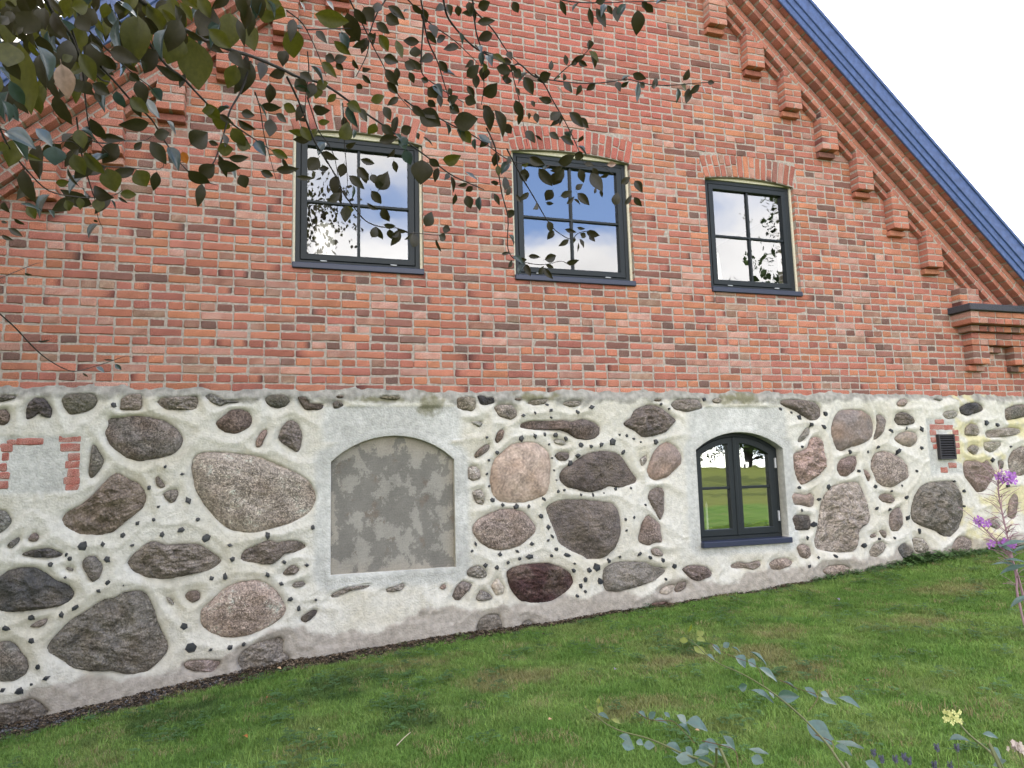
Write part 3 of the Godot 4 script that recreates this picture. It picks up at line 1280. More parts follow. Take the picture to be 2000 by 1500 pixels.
func build_surround(parent: Node3D, o: Array, zback: float) -> void:
	# smooth plaster collar with the inner reveal of the opening
	var path := arch_path(o, o[0], o[1], o[2], 0.0)
	var dense := []
	for k in path.size():
		var a: Vector2 = path[k]
		var b: Vector2 = path[(k + 1) % path.size()]
		var m := maxi(1, int(a.distance_to(b) / 0.03))
		for q in m:
			dense.append(a.lerp(b, q / float(m)))
	var n := dense.size()
	var mb := MB.new()
	var mid := Vector2((o[0] + o[1]) / 2, (o[2] + o[4]) / 2)
	for k in n:
		var p: Vector2 = dense[k]
		var t: Vector2 = (dense[(k + 1) % n] - dense[(k + n - 1) % n]).normalized()
		var out := Vector2(t.y, -t.x)
		for q in [[-1.0, zback], [-0.5, lerpf(zback, FLAT, 0.5)], [0.0, FLAT - 0.004], [0.004, FLAT + 0.004], [0.05, FLAT + 0.0035], [0.105, FLAT - 0.006]]:
			var w := p + out * maxf(q[0], 0.0)
			var col := plaster_color(w.x, w.y)
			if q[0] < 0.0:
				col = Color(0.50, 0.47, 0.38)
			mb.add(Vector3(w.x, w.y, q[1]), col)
	for k in n:
		for q in 5:
			var a := k * 6 + q
			var b := ((k + 1) % n) * 6 + q
			mb.quad(a, a + 1, b + 1, b)
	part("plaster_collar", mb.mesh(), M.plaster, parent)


func build_stone(parent: Node3D, st: Array, t: Dictionary, number: int) -> void:
	var kind: int = st[3]
	var base := lin(st[0], st[1], st[2], [1.68, 2.0, 1.72, 1.3][kind])
	var lum := base.get_luminance()
	base = base.lerp(Color(lum * 1.08, lum, lum * 0.86), 0.5)
	var big: float = sqrt(t.area / PI)
	var rings := 5 if big < 0.06 else (11 if big < 0.15 else 26)
	var n := 24 if big < 0.06 else (72 if big < 0.15 else 108)
	var bulge := clampf(0.020 + big * 0.22, 0.02, 0.075)
	var amp: float = [0.11, 0.07, 0.15, 0.045][kind] * big
	var off := number * 7.31
	var r: PackedFloat32Array = t.r
	var mb := MB.new()
	var facet := Vector2(rng.randf_range(-0.12, 0.12), rng.randf_range(-0.10, 0.16))
	var tone := base.lerp(lin(160, 132, 110), 0.5)
	if kind == 0 or kind == 2:
		tone = base.lerp(lin(150, 136, 120), 0.5)
	var vein := rng.randf_range(-0.5, 0.5)
	# flat cleavage faces
	var cuts := []
	for q in [5, 3, 6, 2][kind]:
		var pa := rng.randf() * TAU
		var steep := rng.randf_range(0.10, 0.5)
		var reach: float = big * rng.randf_range(0.0, 0.7)
		cuts.append(Vector4(-cos(pa) * steep, -sin(pa) * steep, cos(pa) * reach, sin(pa) * reach))
	for q in rings + 1:
		var f := q / float(rings)
		f = 1.0 - (1.0 - f) * (1.0 - f) * 0.45 - (1.0 - f) * 0.55
		for i in n:
			var an := TAU * i / n
			var ri := i * 72.0 / n
			var rr := lerpf(r[int(ri) % 72], r[(int(ri) + 1) % 72], ri - int(ri)) * f * (1.0 + 0.035 * noise_b.get_noise_2d(cos(an) * 0.45 + off, sin(an) * 0.45))
			var x := cos(an) * rr
			var y := sin(an) * rr
			var z := bulge * pow(maxf(0.0, 1.0 - pow(f, [4.5, 3.5, 6.0, 3.0][kind])), 0.75)
			z += (facet.x * x + facet.y * y) * (1.0 - f * f)
			for q4 in cuts:
				z = minf(z, bulge * 0.92 + q4.x * (x - q4.z) + q4.y * (y - q4.w))
			z = maxf(z, -0.004)
			var lump := noise_a.get_noise_3d(x * 2.4 / maxf(big, 0.05) * 0.35 + off, y * 0.84 / maxf(big, 0.05) + off, 0.0)
			if kind == 2:
				lump = absf(lump) * 1.8 - 0.4
				lump += 0.6 * absf(noise_b.get_noise_2d(x * cos(vein) + y * sin(vein) + off, (y * cos(vein) - x * sin(vein)) * 0.25))
			var ridge := 0.5 - absf(noise_b.get_noise_2d(x * 0.55 + off, y * 0.9 - off))
			z += amp * lump * (1.0 - pow(f, 6.0)) + ([0.014, 0.006, 0.026, 0.004][kind] * ridge + [0.022, 0.010, 0.030, 0.006][kind] * clampf(big * 5.0, 0.3, 1.0) * noise_b.get_noise_2d(x * 1.1 - off, y * 1.4 + off) + [0.008, 0.005, 0.010, 0.002][kind] * noise_c.get_noise_2d(x + off, y)) * (1.0 - pow(f, 8.0))
			var c := base.lerp(tone, clampf(0.35 + 1.2 * noise_b.get_noise_3d(x * 0.6 + off, y * 0.6, 3.0), 0.0, 1.0))
			c *= 1.0 + 0.42 * noise_b.get_noise_3d(x * 1.3 + off, y * 1.3, 8.0) + 0.40 * noise_c.get_noise_2d(x * 1.6 + off, y * 1.6)
			if kind == 2:
				c *= 1.0 + 0.5 * noise_c.get_noise_2d((x * cos(vein) + y * sin(vein)) * 0.25 + off, (y * cos(vein) - x * sin(vein)) * 1.8)
			mb.add(Vector3(x, y, 0.016 + z), c)
			if q == 0:
				break
	# skirt into the wall
	for i in n:
		var an := TAU * i / n
		var ri := i * 72.0 / n
		var rr := lerpf(r[int(ri) % 72], r[(int(ri) + 1) % 72], ri - int(ri)) * 1.04 + 0.004
		mb.add(Vector3(cos(an) * rr, sin(an) * rr, -0.055), base * 0.9)
	for q in rings + 1:
		for i in n:
			var i2 := (i + 1) % n
			if q == 0:
				mb.tri(0, 1 + i2, 1 + i)
			else:
				var a := 1 + (q - 1) * n
				mb.quad(a + i, a + n + i, a + n + i2, a + i2)
	var o := part("stone", mb.mesh(), M["stone%d" % kind], parent)
	o.position = Vector3(t.c.x, t.c.y, 0)


# ---------------------------------------------------------------- windows

func build_casement(house: Node3D, o: Array) -> void:
	var win := holder("window", house)
	var cream := MB.new()
	# cream lime fillet between brick and frame, front at 4 cm
	var l: float = o[0]
	var r: float = o[1]
	var b: float = o[2]
	var top: float = o[3] + 0.008
	var outer := arch_path(o, l + 0.002, r - 0.002, b + 0.002, 0.002)
	var fl := l + 0.026
	var fr := r - 0.026
	var fb := b + 0.005
	var inner := [Vector2(fl, fb), Vector2(fr, fb)]
	for k in 13:
		inner.append(Vector2(lerpf(fr, fl, k / 12.0), top))
	part("lime_fillet", ring(outer, inner, -0.045, -0.2).mesh(false), M.cream, win)
	var w1 := 0.044
	part("frame", ring(rect_path(fl, fr, fb, top), rect_path(fl + w1, fr - w1, fb + w1, top - w1), -0.062, -0.16).mesh(false), M.frame, win)
	var g := 0.004
	var w2 := w1 + g + 0.056
	part("sash", ring(rect_path(fl + w1 + g, fr - w1 - g, fb + w1 + g, top - w1 - g), rect_path(fl + w2, fr - w2, fb + w2, top - w2), -0.056, -0.13).mesh(false), M.frame, win)
	# rebate behind the gap
	part("rebate", ring(rect_path(fl + w1 - 0.004, fr - w1 + 0.004, fb + w1 - 0.004, top - w1 + 0.004), rect_path(fl + w2 - 0.01, fr - w2 + 0.01, fb + w2 - 0.01, top - w2 + 0.01), -0.085, -0.12).mesh(false), M.frame, win)
	var gl := fl + w2
	var gr := fr - w2
	var gb := fb + w2
	var gt := top - w2
	var mx := (gl + gr) / 2
	var my := gb + (gt - gb) * 0.485
	var bar := MB.new()
	bar.box(Vector3(mx - 0.0125, gb - 0.004, -0.105), Vector3(mx + 0.0125, gt + 0.004, -0.068), Color.WHITE, 0.004)
	part("glazing_bar", bar.mesh(false), M.frame, win)
	bar = MB.new()
	bar.box(Vector3(gl - 0.004, my - 0.0125, -0.104), Vector3(gr + 0.004, my + 0.0125, -0.070), Color.WHITE, 0.004)
	part("glazing_bar", bar.mesh(false), M.frame, win)
	for p in [[gl - 0.005, mx, gb - 0.005, my], [mx, gr + 0.005, gb - 0.005, my], [gl - 0.005, mx, my, gt + 0.005], [mx, gr + 0.005, my, gt + 0.005]]:
		part("pane", sheet(rect_path(p[0], p[1], p[2], p[3]), -0.092, Vector2(rng.randf_range(-0.004, 0.004), rng.randf_range(-0.004, 0.004))), M.glass, win)
	var sill := MB.new()
	sill.box(Vector3(l + 0.001, b - 0.05, -0.06), Vector3(r - 0.001, b + 0.004, 0.028), Color.WHITE, 0.006)
	part("sill", sill.mesh(false), M.sill_metal, win)
	for hx in [fl + 0.25, fr - 0.25]:
		var hg := MB.new()
		hg.box(Vector3(hx - 0.03, fb + w1 - 0.006, -0.064), Vector3(hx + 0.03, fb + w1 + 0.003, -0.052), Color.WHITE, 0.002)
		part("latch_plate", hg.mesh(false), M.hinge, win)


func build_arched_window(house: Node3D) -> void:
	var o := LOWER
	var win := holder("window", house)
	tag(win, "small arched casement window of two leaves in the plinth")
	var z := -0.075
	var l: float = o[0]
	var r: float = o[1]
	var b: float = o[2]
	var f := 0.042
	part("frame", ring(arch_path(o, l, r, b, 0.0), arch_path(o, l + f, r - f, b + f, f), z, z - 0.09).mesh(false), M.frame, win)
	var mid := (l + r) / 2 - 0.01
	var leaves := [[l + f + 0.003, mid - 0.003], [mid + 0.003, r - f - 0.003]]
	var my := -0.965
	for q in leaves:
		var leaf := win
		var s := 0.068
		var bb := b + f + 0.003
		part("sash", ring(arch_path(o, q[0], q[1], bb, f + 0.003), arch_path(o, q[0] + s, q[1] - s, bb + s, f + s), z + 0.008, z - 0.05).mesh(false), M.frame, leaf)
		var bar := MB.new()
		bar.box(Vector3(q[0] + s - 0.003, my - 0.014, z - 0.035), Vector3(q[1] - s + 0.003, my + 0.014, z - 0.004), Color.WHITE, 0.004)
		part("glazing_bar", bar.mesh(false), M.frame, leaf)
		part("pane", sheet(rect_path(q[0] + s - 0.004, q[1] - s + 0.004, bb + s - 0.004, my), z - 0.026, Vector2(rng.randf_range(-0.003, 0.003), 0.0)), M.glass_clear, leaf)
		part("pane", sheet(arch_path(o, q[0] + s - 0.004, q[1] - s + 0.004, my, f + s - 0.006), z - 0.026, Vector2(rng.randf_range(-0.003, 0.003), 0.0)), M.glass_clear, leaf)
	var astragal := MB.new()
	astragal.box(Vector3(mid - 0.018, b + f, z), Vector3(mid + 0.018, arch_y(o, mid, -f - 0.005), z + 0.018), Color.WHITE, 0.005)
	part("astragal", astragal.mesh(false), M.frame, win)
	var sill := MB.new()
	sill.box(Vector3(l - 0.006, b - 0.05, z - 0.03), Vector3(r + 0.006, b + 0.006, 0.085), Color.WHITE, 0.006, Transform3D(Basis(Vector3(1, 0, 0), 0.0), Vector3.ZERO))
	part("sill", sill.mesh(false), M.sill_metal, win)
	for h in [[r - 0.032, -0.72], [r - 0.032, -1.28], [l + 0.032, -1.30]]:
		var hg := MB.new()
		hg.box(Vector3(h[0] - 0.009, h[1] - 0.055, z - 0.005), Vector3(h[0] + 0.009, h[1] + 0.055, z + 0.02), Color.WHITE, 0.004)
		part("hinge", hg.mesh(false), M.hinge, win)


func build_vent(house: Node3D) -> void:
	var v := holder("vent_grille", house)
	var l := 9.245
	var r := 9.485
	var b := -0.73
	var t := -0.44
	part("vent_frame", ring(rect_path(l, r, b, t), rect_path(l + 0.018, r - 0.018, b + 0.018, t - 0.018), 0.075, -0.28).mesh(false), M.vent_metal, v)
	part("vent_back", sheet(rect_path(l + 0.005, r - 0.005, b + 0.005, t - 0.005), -0.28), M.inside, v)
	for k in 9:
		var y := b + 0.03 + k * 0.0285
		var mb := MB.new()
		mb.box(Vector3(l + 0.016, -0.004, -0.014), Vector3(r - 0.016, 0.004, 0.014), Color.WHITE, 0.0, Transform3D(Basis(Vector3(1, 0, 0), 0.75), Vector3(0, y, 0.060)))
		part("louvre", mb.mesh(false), M.vent_metal, v)


func lathe(profile: Array, n := 24) -> ArrayMesh:
	# profile: [radius, height] from bottom to top
	var mb := MB.new()
	for p in profile:
		for i in n:
			var a := TAU * i / n
			mb.add(Vector3(cos(a) * p[0], p[1], sin(a) * p[0]))
	for j in profile.size() - 1:
		for i in n:
			var a := j * n + i
			var b := j * n + (i + 1) % n
			mb.quad(b, a, a + n, b + n)
	return mb.mesh(false)


func build_inside_things() -> void:
	for q in [[2.40, 1.19, "pale lampshade standing inside the leftmost upper window"], [6.63, 1.19, "pale tapered lampshade inside the rightmost upper window"]]:
		var lamp := thing("table_lamp", q[2], "lamp", Vector3(q[0], q[1], -0.32), "lamps on the inner window boards")
		part("foot", lathe([[0.001, 0.0], [0.075, 0.0], [0.075, 0.015], [0.02, 0.03], [0.012, 0.07], [0.001, 0.07]]), M.frame, lamp)
		part("lamp_shade", lathe([[0.001, 0.05], [0.11, 0.05], [0.112, 0.06], [0.085, 0.44], [0.08, 0.45], [0.001, 0.45]], 32), M.lamp_cloth, lamp)
	for q in [[2.699], [6.977]]:
		pass
	var boards := [[2.13, 3.27, 1.17], [4.21, 5.47, 1.17], [6.42, 7.53, 1.17], [6.08, 7.12, -1.51]]
	var where := ["leftmost upper window", "middle upper window", "rightmost upper window", "arched plinth window"]
	for k in 4:
		var mb := MB.new()
		mb.box(Vector3(boards[k][0], boards[k][2] - 0.025, -0.50), Vector3(boards[k][1], boards[k][2] + 0.015, -0.135), Color.WHITE, 0.004)
		var o := part(numbered("window_board"), mb.mesh(false), M.inside, self)
		tag(o, "painted inner window board of the " + where[k], "window board", "inner window boards")
	var dish := thing("candle_holder", "shallow dish with two white candles in the arched window", "candle holder", Vector3(6.30, -1.495, -0.24))
	part("dish", lathe([[0.001, 0.0], [0.07, 0.0], [0.10, 0.02], [0.103, 0.024], [0.09, 0.02], [0.001, 0.012]]), M.lamp_cloth, dish)
	for x in [-0.035, 0.03]:
		part("candle", lathe([[0.001, 0.012], [0.014, 0.012], [0.011, 0.36 if x > 0 else 0.33], [0.003, 0.375 if x > 0 else 0.345], [0.001, 0.39 if x > 0 else 0.36]], 12), M.candle_wax, dish).position.x = x


# ---------------------------------------------------------------- ground

const GX := [-300.0, -6.0, 0.08, 2.1, 4.06, 6.83, 9.63, 12.0, 20.0, 300.0]
const GY := [-2.95, -2.95, -2.51, -2.245, -2.145, -2.005, -1.806, -1.68, -1.6, -1.6]


func ground_y(x: float, z: float) -> float:
	var y := -1.6
	for k in GX.size() - 1:
		if x <= GX[k + 1]:
			y = lerpf(GY[k], GY[k + 1], clampf((x - GX[k]) / (GX[k + 1] - GX[k]), 0.0, 1.0))
			break
	return lerpf(y, -2.2, smoothstep(7.0, 30.0, absf(z))) + 1.35 * smoothstep(9.0, 62.0, z)


func lawn_color(x: float, z: float) -> Color:
	var n := noise_a.get_noise_2d(x * 0.9, z * 0.9)
	var m := noise_b.get_noise_2d(x * 0.5, z * 0.5)
	var c := Color(0.112, 0.212, 0.045).lerp(Color(0.185, 0.290, 0.076), clampf(0.5 + n + m, 0.0, 1.0))
	var dry := 0.0
	for s in [[5.77, 1.55, 0.28, 0.3], [5.35, 2.0, 0.25, 0.3], [5.3, 2.37, 0.3, 0.2], [4.75, 1.75, 0.4, 0.2], [4.04, 2.5, 0.35, 0.2], [8.0, 1.2, 0.5, 0.3], [6.9, 1.9, 0.4, 0.3], [3.6, 1.5, 0.5, 0.3], [3.0, 0.75, 0.5, 0.2]]:
		dry = maxf(dry, 1.0 - smoothstep(0.3, 1.0, Vector2((x - s[0]) / s[2], (z - s[1]) / s[3]).length() + 0.8 * m))
	dry = maxf(dry * 0.75, smoothstep(0.22, 0.6, n - 0.6 * m) * 0.3)
	c = c.lerp(Color(0.26, 0.225, 0.115), dry)
	var dark := 0.0
	for s in [[2.6, 0.95, 0.5, 0.3], [2.35, 1.1, 0.4, 0.3], [4.92, 1.53, 0.25, 0.18], [2.87, 1.93, 0.4, 0.3], [1.4, 0.9, 0.5, 0.4]]:
		dark = maxf(dark, 1.0 - smoothstep(0.3, 1.0, Vector2((x - s[0]) / s[2], (z - s[1]) / s[3]).length() + 0.8 * m))
	c = c.lerp(Color(0.045, 0.088, 0.028), dark * 0.75)
	return c


func soil_share(x: float, z: float) -> float:
	# bare litter strip along the foot of the wall, wide on the left, gone on the right
	var w := lerpf(0.5, 0.10, smoothstep(0.0, 6.5, x)) + 0.06 * noise_b.get_noise_2d(x * 0.6, 1.0)
	return 1.0 - smoothstep(w * 0.6, w * 1.25, z + 0.05 * noise_c.get_noise_2d(x, z))


func build_ground() -> void:
	var xs := []
	var zs := []
	for v in [-300.0, -150.0, -80.0, -40.0, -20.0, -10.0, -5.0]:
		xs.append(v)
	for k in 141:
		xs.append(-3.0 + k * 0.12)
	for v in [15.0, 17.0, 20.0, 25.0, 32.0, 45.0, 70.0, 110.0, 180.0, 300.0]:
		xs.append(v)
	for v in [-300.0, -150.0, -80.0, -40.0, -20.0, -12.0, -6.0, -2.0]:
		zs.append(v)
	for k in 71:
		zs.append(-0.2 + k * 0.12)
	for v in [9.0, 10.0, 12.0, 14.0, 17.0, 20.0, 25.0, 30.0, 40.0, 55.0, 80.0, 120.0, 200.0, 300.0]:
		zs.append(v)
	var mb := MB.new()
	for z in zs:
		for x in xs:
			var near: bool = x > -3.1 and x < 14.0 and z > -0.3 and z < 8.5
			var y := ground_y(x, z) + (0.018 * noise_a.get_noise_2d(x * 0.8, z * 0.8) if near else 0.0)
			var c := lawn_color(x, z)
			if not near:
				c = c.lerp(Color(0.22, 0.22, 0.065), 0.7)
			if near:
				c = c.lerp(Color(0.115, 0.095, 0.065), soil_share(x, z))   # bare earth under the litter strip
			mb.add(Vector3(x, y, z), c)
	for j in zs.size() - 1:
		for i in xs.size() - 1:
			var k := j * xs.size() + i
			mb.quad(k + xs.size(), k + xs.size() + 1, k + 1, k)
	tag(part("lawn_ground", mb.mesh(), M.lawn_soil, self), "", "", "", "structure")
	build_grass()
	build_wall_foot()


func surface_y(x: float, z: float) -> float:
	return ground_y(x, z) + 0.018 * noise_a.get_noise_2d(x * 0.8, z * 0.8)


func copies(called: String, m: Mesh, material: Material, where: Array, tints: Array, parent: Node3D = self) -> MultiMeshInstance3D:
	var mm := MultiMesh.new()
	mm.transform_format = MultiMesh.TRANSFORM_3D
	mm.use_colors = true
	mm.mesh = m
	mm.instance_count = where.size()
	for k in where.size():
		mm.set_instance_transform(k, where[k])
		mm.set_instance_color(k, tints[k])
	var o := MultiMeshInstance3D.new()
	o.name = called
	o.multimesh = mm
	o.material_override = material
	parent.add_child(o, true)
	return o


func tuft(blades: int, spread: float, low: float, high: float, width: float) -> ArrayMesh:
	var mb := MB.new()
	for k in blades:
		var a := rng.randf() * TAU
		var p := Vector3(cos(a), 0, sin(a)) * spread * sqrt(rng.randf())
		var b := rng.randf() * TAU
		var lean := Vector3(cos(b), 0, sin(b)) * rng.randf_range(0.3, 1.5)
		var h := rng.randf_range(low, high)
		var side := Vector3(sin(b), 0, -cos(b)) * width * rng.randf_range(0.7, 1.2)
		var mid := p + Vector3(0, h * 0.6, 0) + lean * h * 0.3
		var tip := p + Vector3(0, h, 0) + lean * h
		var t := rng.randf_range(0.75, 1.2)
		var c1 := Color(t * rng.randf_range(0.95, 1.15), t, t * rng.randf_range(0.8, 1.0))
		var c0 := c1
		var i := mb.add(p - side - Vector3(0, 0.01, 0), c0)
		mb.add(p + side - Vector3(0, 0.01, 0), c0)
		mb.add(mid + side * 0.8, c1)
		mb.add(mid - side * 0.8, c1)
		mb.add(tip, c1)
		mb.quad(i, i + 1, i + 2, i + 3)
		mb.tri(i + 3, i + 4, i + 2)
	return mb.mesh()


func in_lawn(x: float, z: float) -> bool:
	# the stretch of lawn before the gable that is worth single blades
	return z < 4.6 and x > -0.9 and x < 12.6 and z < 1.55 + (x - 0.41) * 0.64


func build_grass() -> void:
	var kinds := [tuft(80, 0.075, 0.010, 0.026, 0.0014), tuft(66, 0.08, 0.014, 0.034, 0.0015), tuft(92, 0.07, 0.008, 0.022, 0.0013)]
	var where := [[], [], []]
	var tints := [[], [], []]
	var n := 0
	while n < 17000:
		var x := rng.randf_range(-0.9, 12.6)
		var z := 4.6 * rng.randf()
		if not in_lawn(x, z):
			continue
		n += 1
		if rng.randf() < soil_share(x, z) * 0.96:
			continue
		var far := 1.0 + 0.25 * smoothstep(6.0, 10.0, x)
		var k := rng.randi() % 3
		var s := rng.randf_range(0.7, 1.25) * far
		where[k].append(Transform3D(Basis(Vector3.UP, rng.randf() * TAU).scaled(Vector3(s, s * rng.randf_range(0.7, 1.2), s)), Vector3(x, surface_y(x, z), z)))
		var c := lawn_color(x + rng.randf_range(-0.06, 0.06), z + rng.randf_range(-0.06, 0.06)) * rng.randf_range(0.75, 1.25)
		if rng.randf() < 0.05:
			c = Color(0.30, 0.26, 0.14) * rng.randf_range(0.7, 1.1)
		tints[k].append(c)
	for k in 3:
		var o := copies(numbered("grass"), kinds[k], M.grass, where[k], tints[k])
		tag(o, ["short fine grass of the mown lawn", "taller coarse grass blades of the lawn", "dense low grass tufts of the lawn"][k], "grass", "", "stuff")
	# clover and broad-leaved weeds in the turf
	var mb := MB.new()
	for k in 7:
		var a := rng.randf() * TAU
		var p := Vector3(cos(a), 0, sin(a)) * rng.randf_range(0.005, 0.035) + Vector3(0, rng.randf_range(0.012, 0.035), 0)
		for q in 3:
			var b := a + TAU * q / 3.0
			var d := Vector3(cos(b), rng.randf_range(-0.2, 0.3), sin(b)) * 0.011
			var sd := Vector3(-sin(b), 0, cos(b)) * 0.006
			var t := rng.randf_range(0.8, 1.2)
			var c := Color(t, t, t)
			var i := mb.add(p, c)
			mb.add(p + d * 0.7 + sd, c)
			mb.add(p + d * 1.1, c)
			mb.add(p + d * 0.7 - sd, c)
			mb.quad(i, i + 1, i + 2, i + 3)
	var w2 := []
	var t2 := []
	n = 0
	while n < 5200:
		var x := rng.randf_range(-0.9, 12.0)
		var z := 4.6 * rng.randf()
		if not in_lawn(x, z):
			continue
		n += 1
		var dens := smoothstep(0.0, 0.35, noise_a.get_noise_2d(x * 1.4 + 20.0, z * 1.4))
		for s in [[2.6, 0.95, 0.55, 0.35], [2.35, 1.1, 0.45, 0.35], [4.92, 1.53, 0.3, 0.2]]:
			dens = maxf(dens, 1.0 - smoothstep(0.5, 1.1, Vector2((x - s[0]) / s[2], (z - s[1]) / s[3]).length()))
		if rng.randf() > dens or soil_share(x, z) > 0.6:
			continue
		var s2 := rng.randf_range(0.8, 1.5)
		w2.append(Transform3D(Basis(Vector3.UP, rng.randf() * TAU).scaled(Vector3.ONE * s2), Vector3(x, surface_y(x, z) + 0.008, z)))
		t2.append(Color(0.05, 0.105, 0.035) * rng.randf_range(0.7, 1.4))
	tag(copies("clover", mb.mesh(), M.clover, w2, t2), "dark green clover patches in the lawn", "clover", "", "stuff")


func build_wall_foot() -> void:
	# litter: curled dead leaves, bark and stalks
	var mb := MB.new()
	for k in 3:
		var p := Vector3(rng.randf_range(-0.02, 0.02), 0.004, rng.randf_range(-0.02, 0.02))
		var a := rng.randf() * TAU
		var d := Vector3(cos(a), 0, sin(a)) * rng.randf_range(0.010, 0.022)
		var s := Vector3(-sin(a), 0, cos(a)) * rng.randf_range(0.002, 0.008)
		var t := rng.randf_range(0.6, 1.3)
		var i := mb.add(p - d, Color(t, t, t))
		mb.add(p - s + Vector3(0, rng.randf_range(0.0, 0.01), 0), Color(t, t, t))
		mb.add(p + d, Color(t, t, t))
		mb.add(p + s + Vector3(0, rng.randf_range(0.0, 0.01), 0), Color(t, t, t))
		mb.quad(i, i + 3, i + 2, i + 1)
	var w := []
	var c := []
	for k in 9000:
		var x := rng.randf_range(-0.6, 7.6)
		var z := 0.03 + 0.55 * rng.randf() * rng.randf()
		if rng.randf() > soil_share(x, z) + 0.05:
			continue
		w.append(Transform3D(Basis(Vector3(rng.randf_range(-0.3, 0.3), 1, rng.randf_range(-0.3, 0.3)).normalized(), rng.randf() * TAU).scaled(Vector3.ONE * rng.randf_range(0.5, 1.3)), Vector3(x, surface_y(x, z) + rng.randf_range(0.0, 0.012), z)))
		c.append([Color(0.10, 0.075, 0.05), Color(0.17, 0.125, 0.085), Color(0.055, 0.045, 0.036), Color(0.24, 0.18, 0.12)][rng.randi() % 4] * rng.randf_range(0.7, 1.2))
	tag(copies("leaf_litter", mb.mesh(), M.litter, w, c), "brown leaf litter along the foot of the wall", "litter", "", "stuff")
	# dark gravel, left
	var st := MB.new()
	for f in [[0, 0.9, 0], [0, -0.6, 0]]:
		st.add(Vector3(f[0], f[1], f[2]))
	for q in 5:
		st.add(Vector3(cos(TAU * q / 5) * rng.randf_range(0.8, 1.2), rng.randf_range(-0.15, 0.2), sin(TAU * q / 5) * rng.randf_range(0.8, 1.2)))
	for q in 5:
		st.tri(0, 2 + q, 2 + (q + 1) % 5)
		st.tri(1, 2 + (q + 1) % 5, 2 + q)
	w = []
	c = []
	for k in 2600:
		var x := rng.randf_range(-0.6, 1.9)
		var z := 0.04 + 0.3 * rng.randf() * rng.randf_range(0.4, 1.0)
		if x > 1.0 and rng.randf() < (x - 1.0):
			continue
		var s := rng.randf_range(0.005, 0.012)
		w.append(Transform3D(Basis(Vector3(rng.randf() - 0.5, 1, rng.randf() - 0.5).normalized(), rng.randf() * TAU).scaled(Vector3(s, s * 0.7, s * rng.randf_range(0.6, 1.1))), Vector3(x, surface_y(x, z) + rng.randf_range(0.0, 0.012), z)))
		var g := rng.randf_range(0.05, 0.16)
		c.append(Color(g, g * 0.98, g * 1.02))
	tag(copies("gravel", st.mesh(), M.pebble, w, c), "dark gravel at the foot of the wall on the left", "gravel", "", "stuff")
	# low creeping weeds, right
	var iv := MB.new()
	for k in 9:
		var a := rng.randf() * TAU
		var p := Vector3(cos(a), 0, sin(a)) * rng.randf_range(0.0, 0.045) + Vector3(0, rng.randf_range(0.015, 0.085), 0)
		var d := Vector3(cos(a), rng.randf_range(-0.4, 0.5), sin(a)).normalized() * rng.randf_range(0.014, 0.026)
		var s := d.cross(Vector3.UP).normalized() * rng.randf_range(0.008, 0.014)
		var t := rng.randf_range(0.7, 1.3)
		var i := iv.add(p - d, Color(t, t, t))
		iv.add(p + s, Color(t, t, t))
		iv.add(p + d, Color(t, t, t))
		iv.add(p - s, Color(t, t, t))
		iv.quad(i, i + 1, i + 2, i + 3)
	w = []
	c = []
	for k in 2400:
		var x := rng.randf_range(5.6, 11.3)
		var z := 0.05 + 0.28 * rng.randf() * rng.randf()
		var keep := smoothstep(6.6, 8.2, x) * (0.55 + 0.9 * noise_a.get_noise_2d(x * 1.5, 0.0)) + 0.05
		if rng.randf() > keep:
			continue
		var s := rng.randf_range(0.6, 1.3) * lerpf(0.5, 1.15, smoothstep(7.0, 8.6, x)) * (0.75 + 0.8 * noise_a.get_noise_2d(x * 2.0, 5.0))
		w.append(Transform3D(Basis(Vector3.UP, rng.randf() * TAU).scaled(Vector3(s, s, s)), Vector3(x, surface_y(x, z), z)))
		c.append(Color(0.08, 0.15, 0.045) * rng.randf_range(0.6, 1.5))
	tag(copies("ground_ivy", iv.mesh(), M.clover, w, c), "leafy creeping weeds along the wall foot on the right", "weeds", "", "stuff")


# ---------------------------------------------------------------- plants

func tube(points: Array, r0: float, r1: float, sides := 6) -> ArrayMesh:
	var mb := MB.new()
	_tube(mb, points, r0, r1, sides)
	return mb.mesh(false)


func _tube(mb: MB, points: Array, r0: float, r1: float, sides := 6) -> void:
	# smooth the line, then sweep a circle along it
	var p := []
	for k in points.size() - 1:
		var a: Vector3 = points[maxi(k - 1, 0)]
		var b: Vector3 = points[k]
		var c: Vector3 = points[k + 1]
		var d: Vector3 = points[mini(k + 2, points.size() - 1)]
		for q in 4:
			p.append(b.cubic_interpolate(c, a, d, q / 4.0))
	p.append(points[-1])
	var first := mb.v.size()
	var ref := Vector3(0.3, 0.2, 1).normalized()
	for k in p.size():
		var t: Vector3 = (p[mini(k + 1, p.size() - 1)] - p[maxi(k - 1, 0)]).normalized()
		var u := t.cross(ref).normalized()
		var w := t.cross(u).normalized()
		var r := lerpf(r0, r1, k / float(p.size() - 1)) * (1.0 + 0.12 * sin(k * 2.3))
		for i in sides:
			var a := TAU * i / sides
			mb.add(p[k] + (u * cos(a) + w * sin(a)) * r)
	for k in p.size() - 1:
		for i in sides:
			var a := first + k * sides + i
			var b := first + k * sides + (i + 1) % sides
			mb.quad(a, b, b + sides, a + sides)


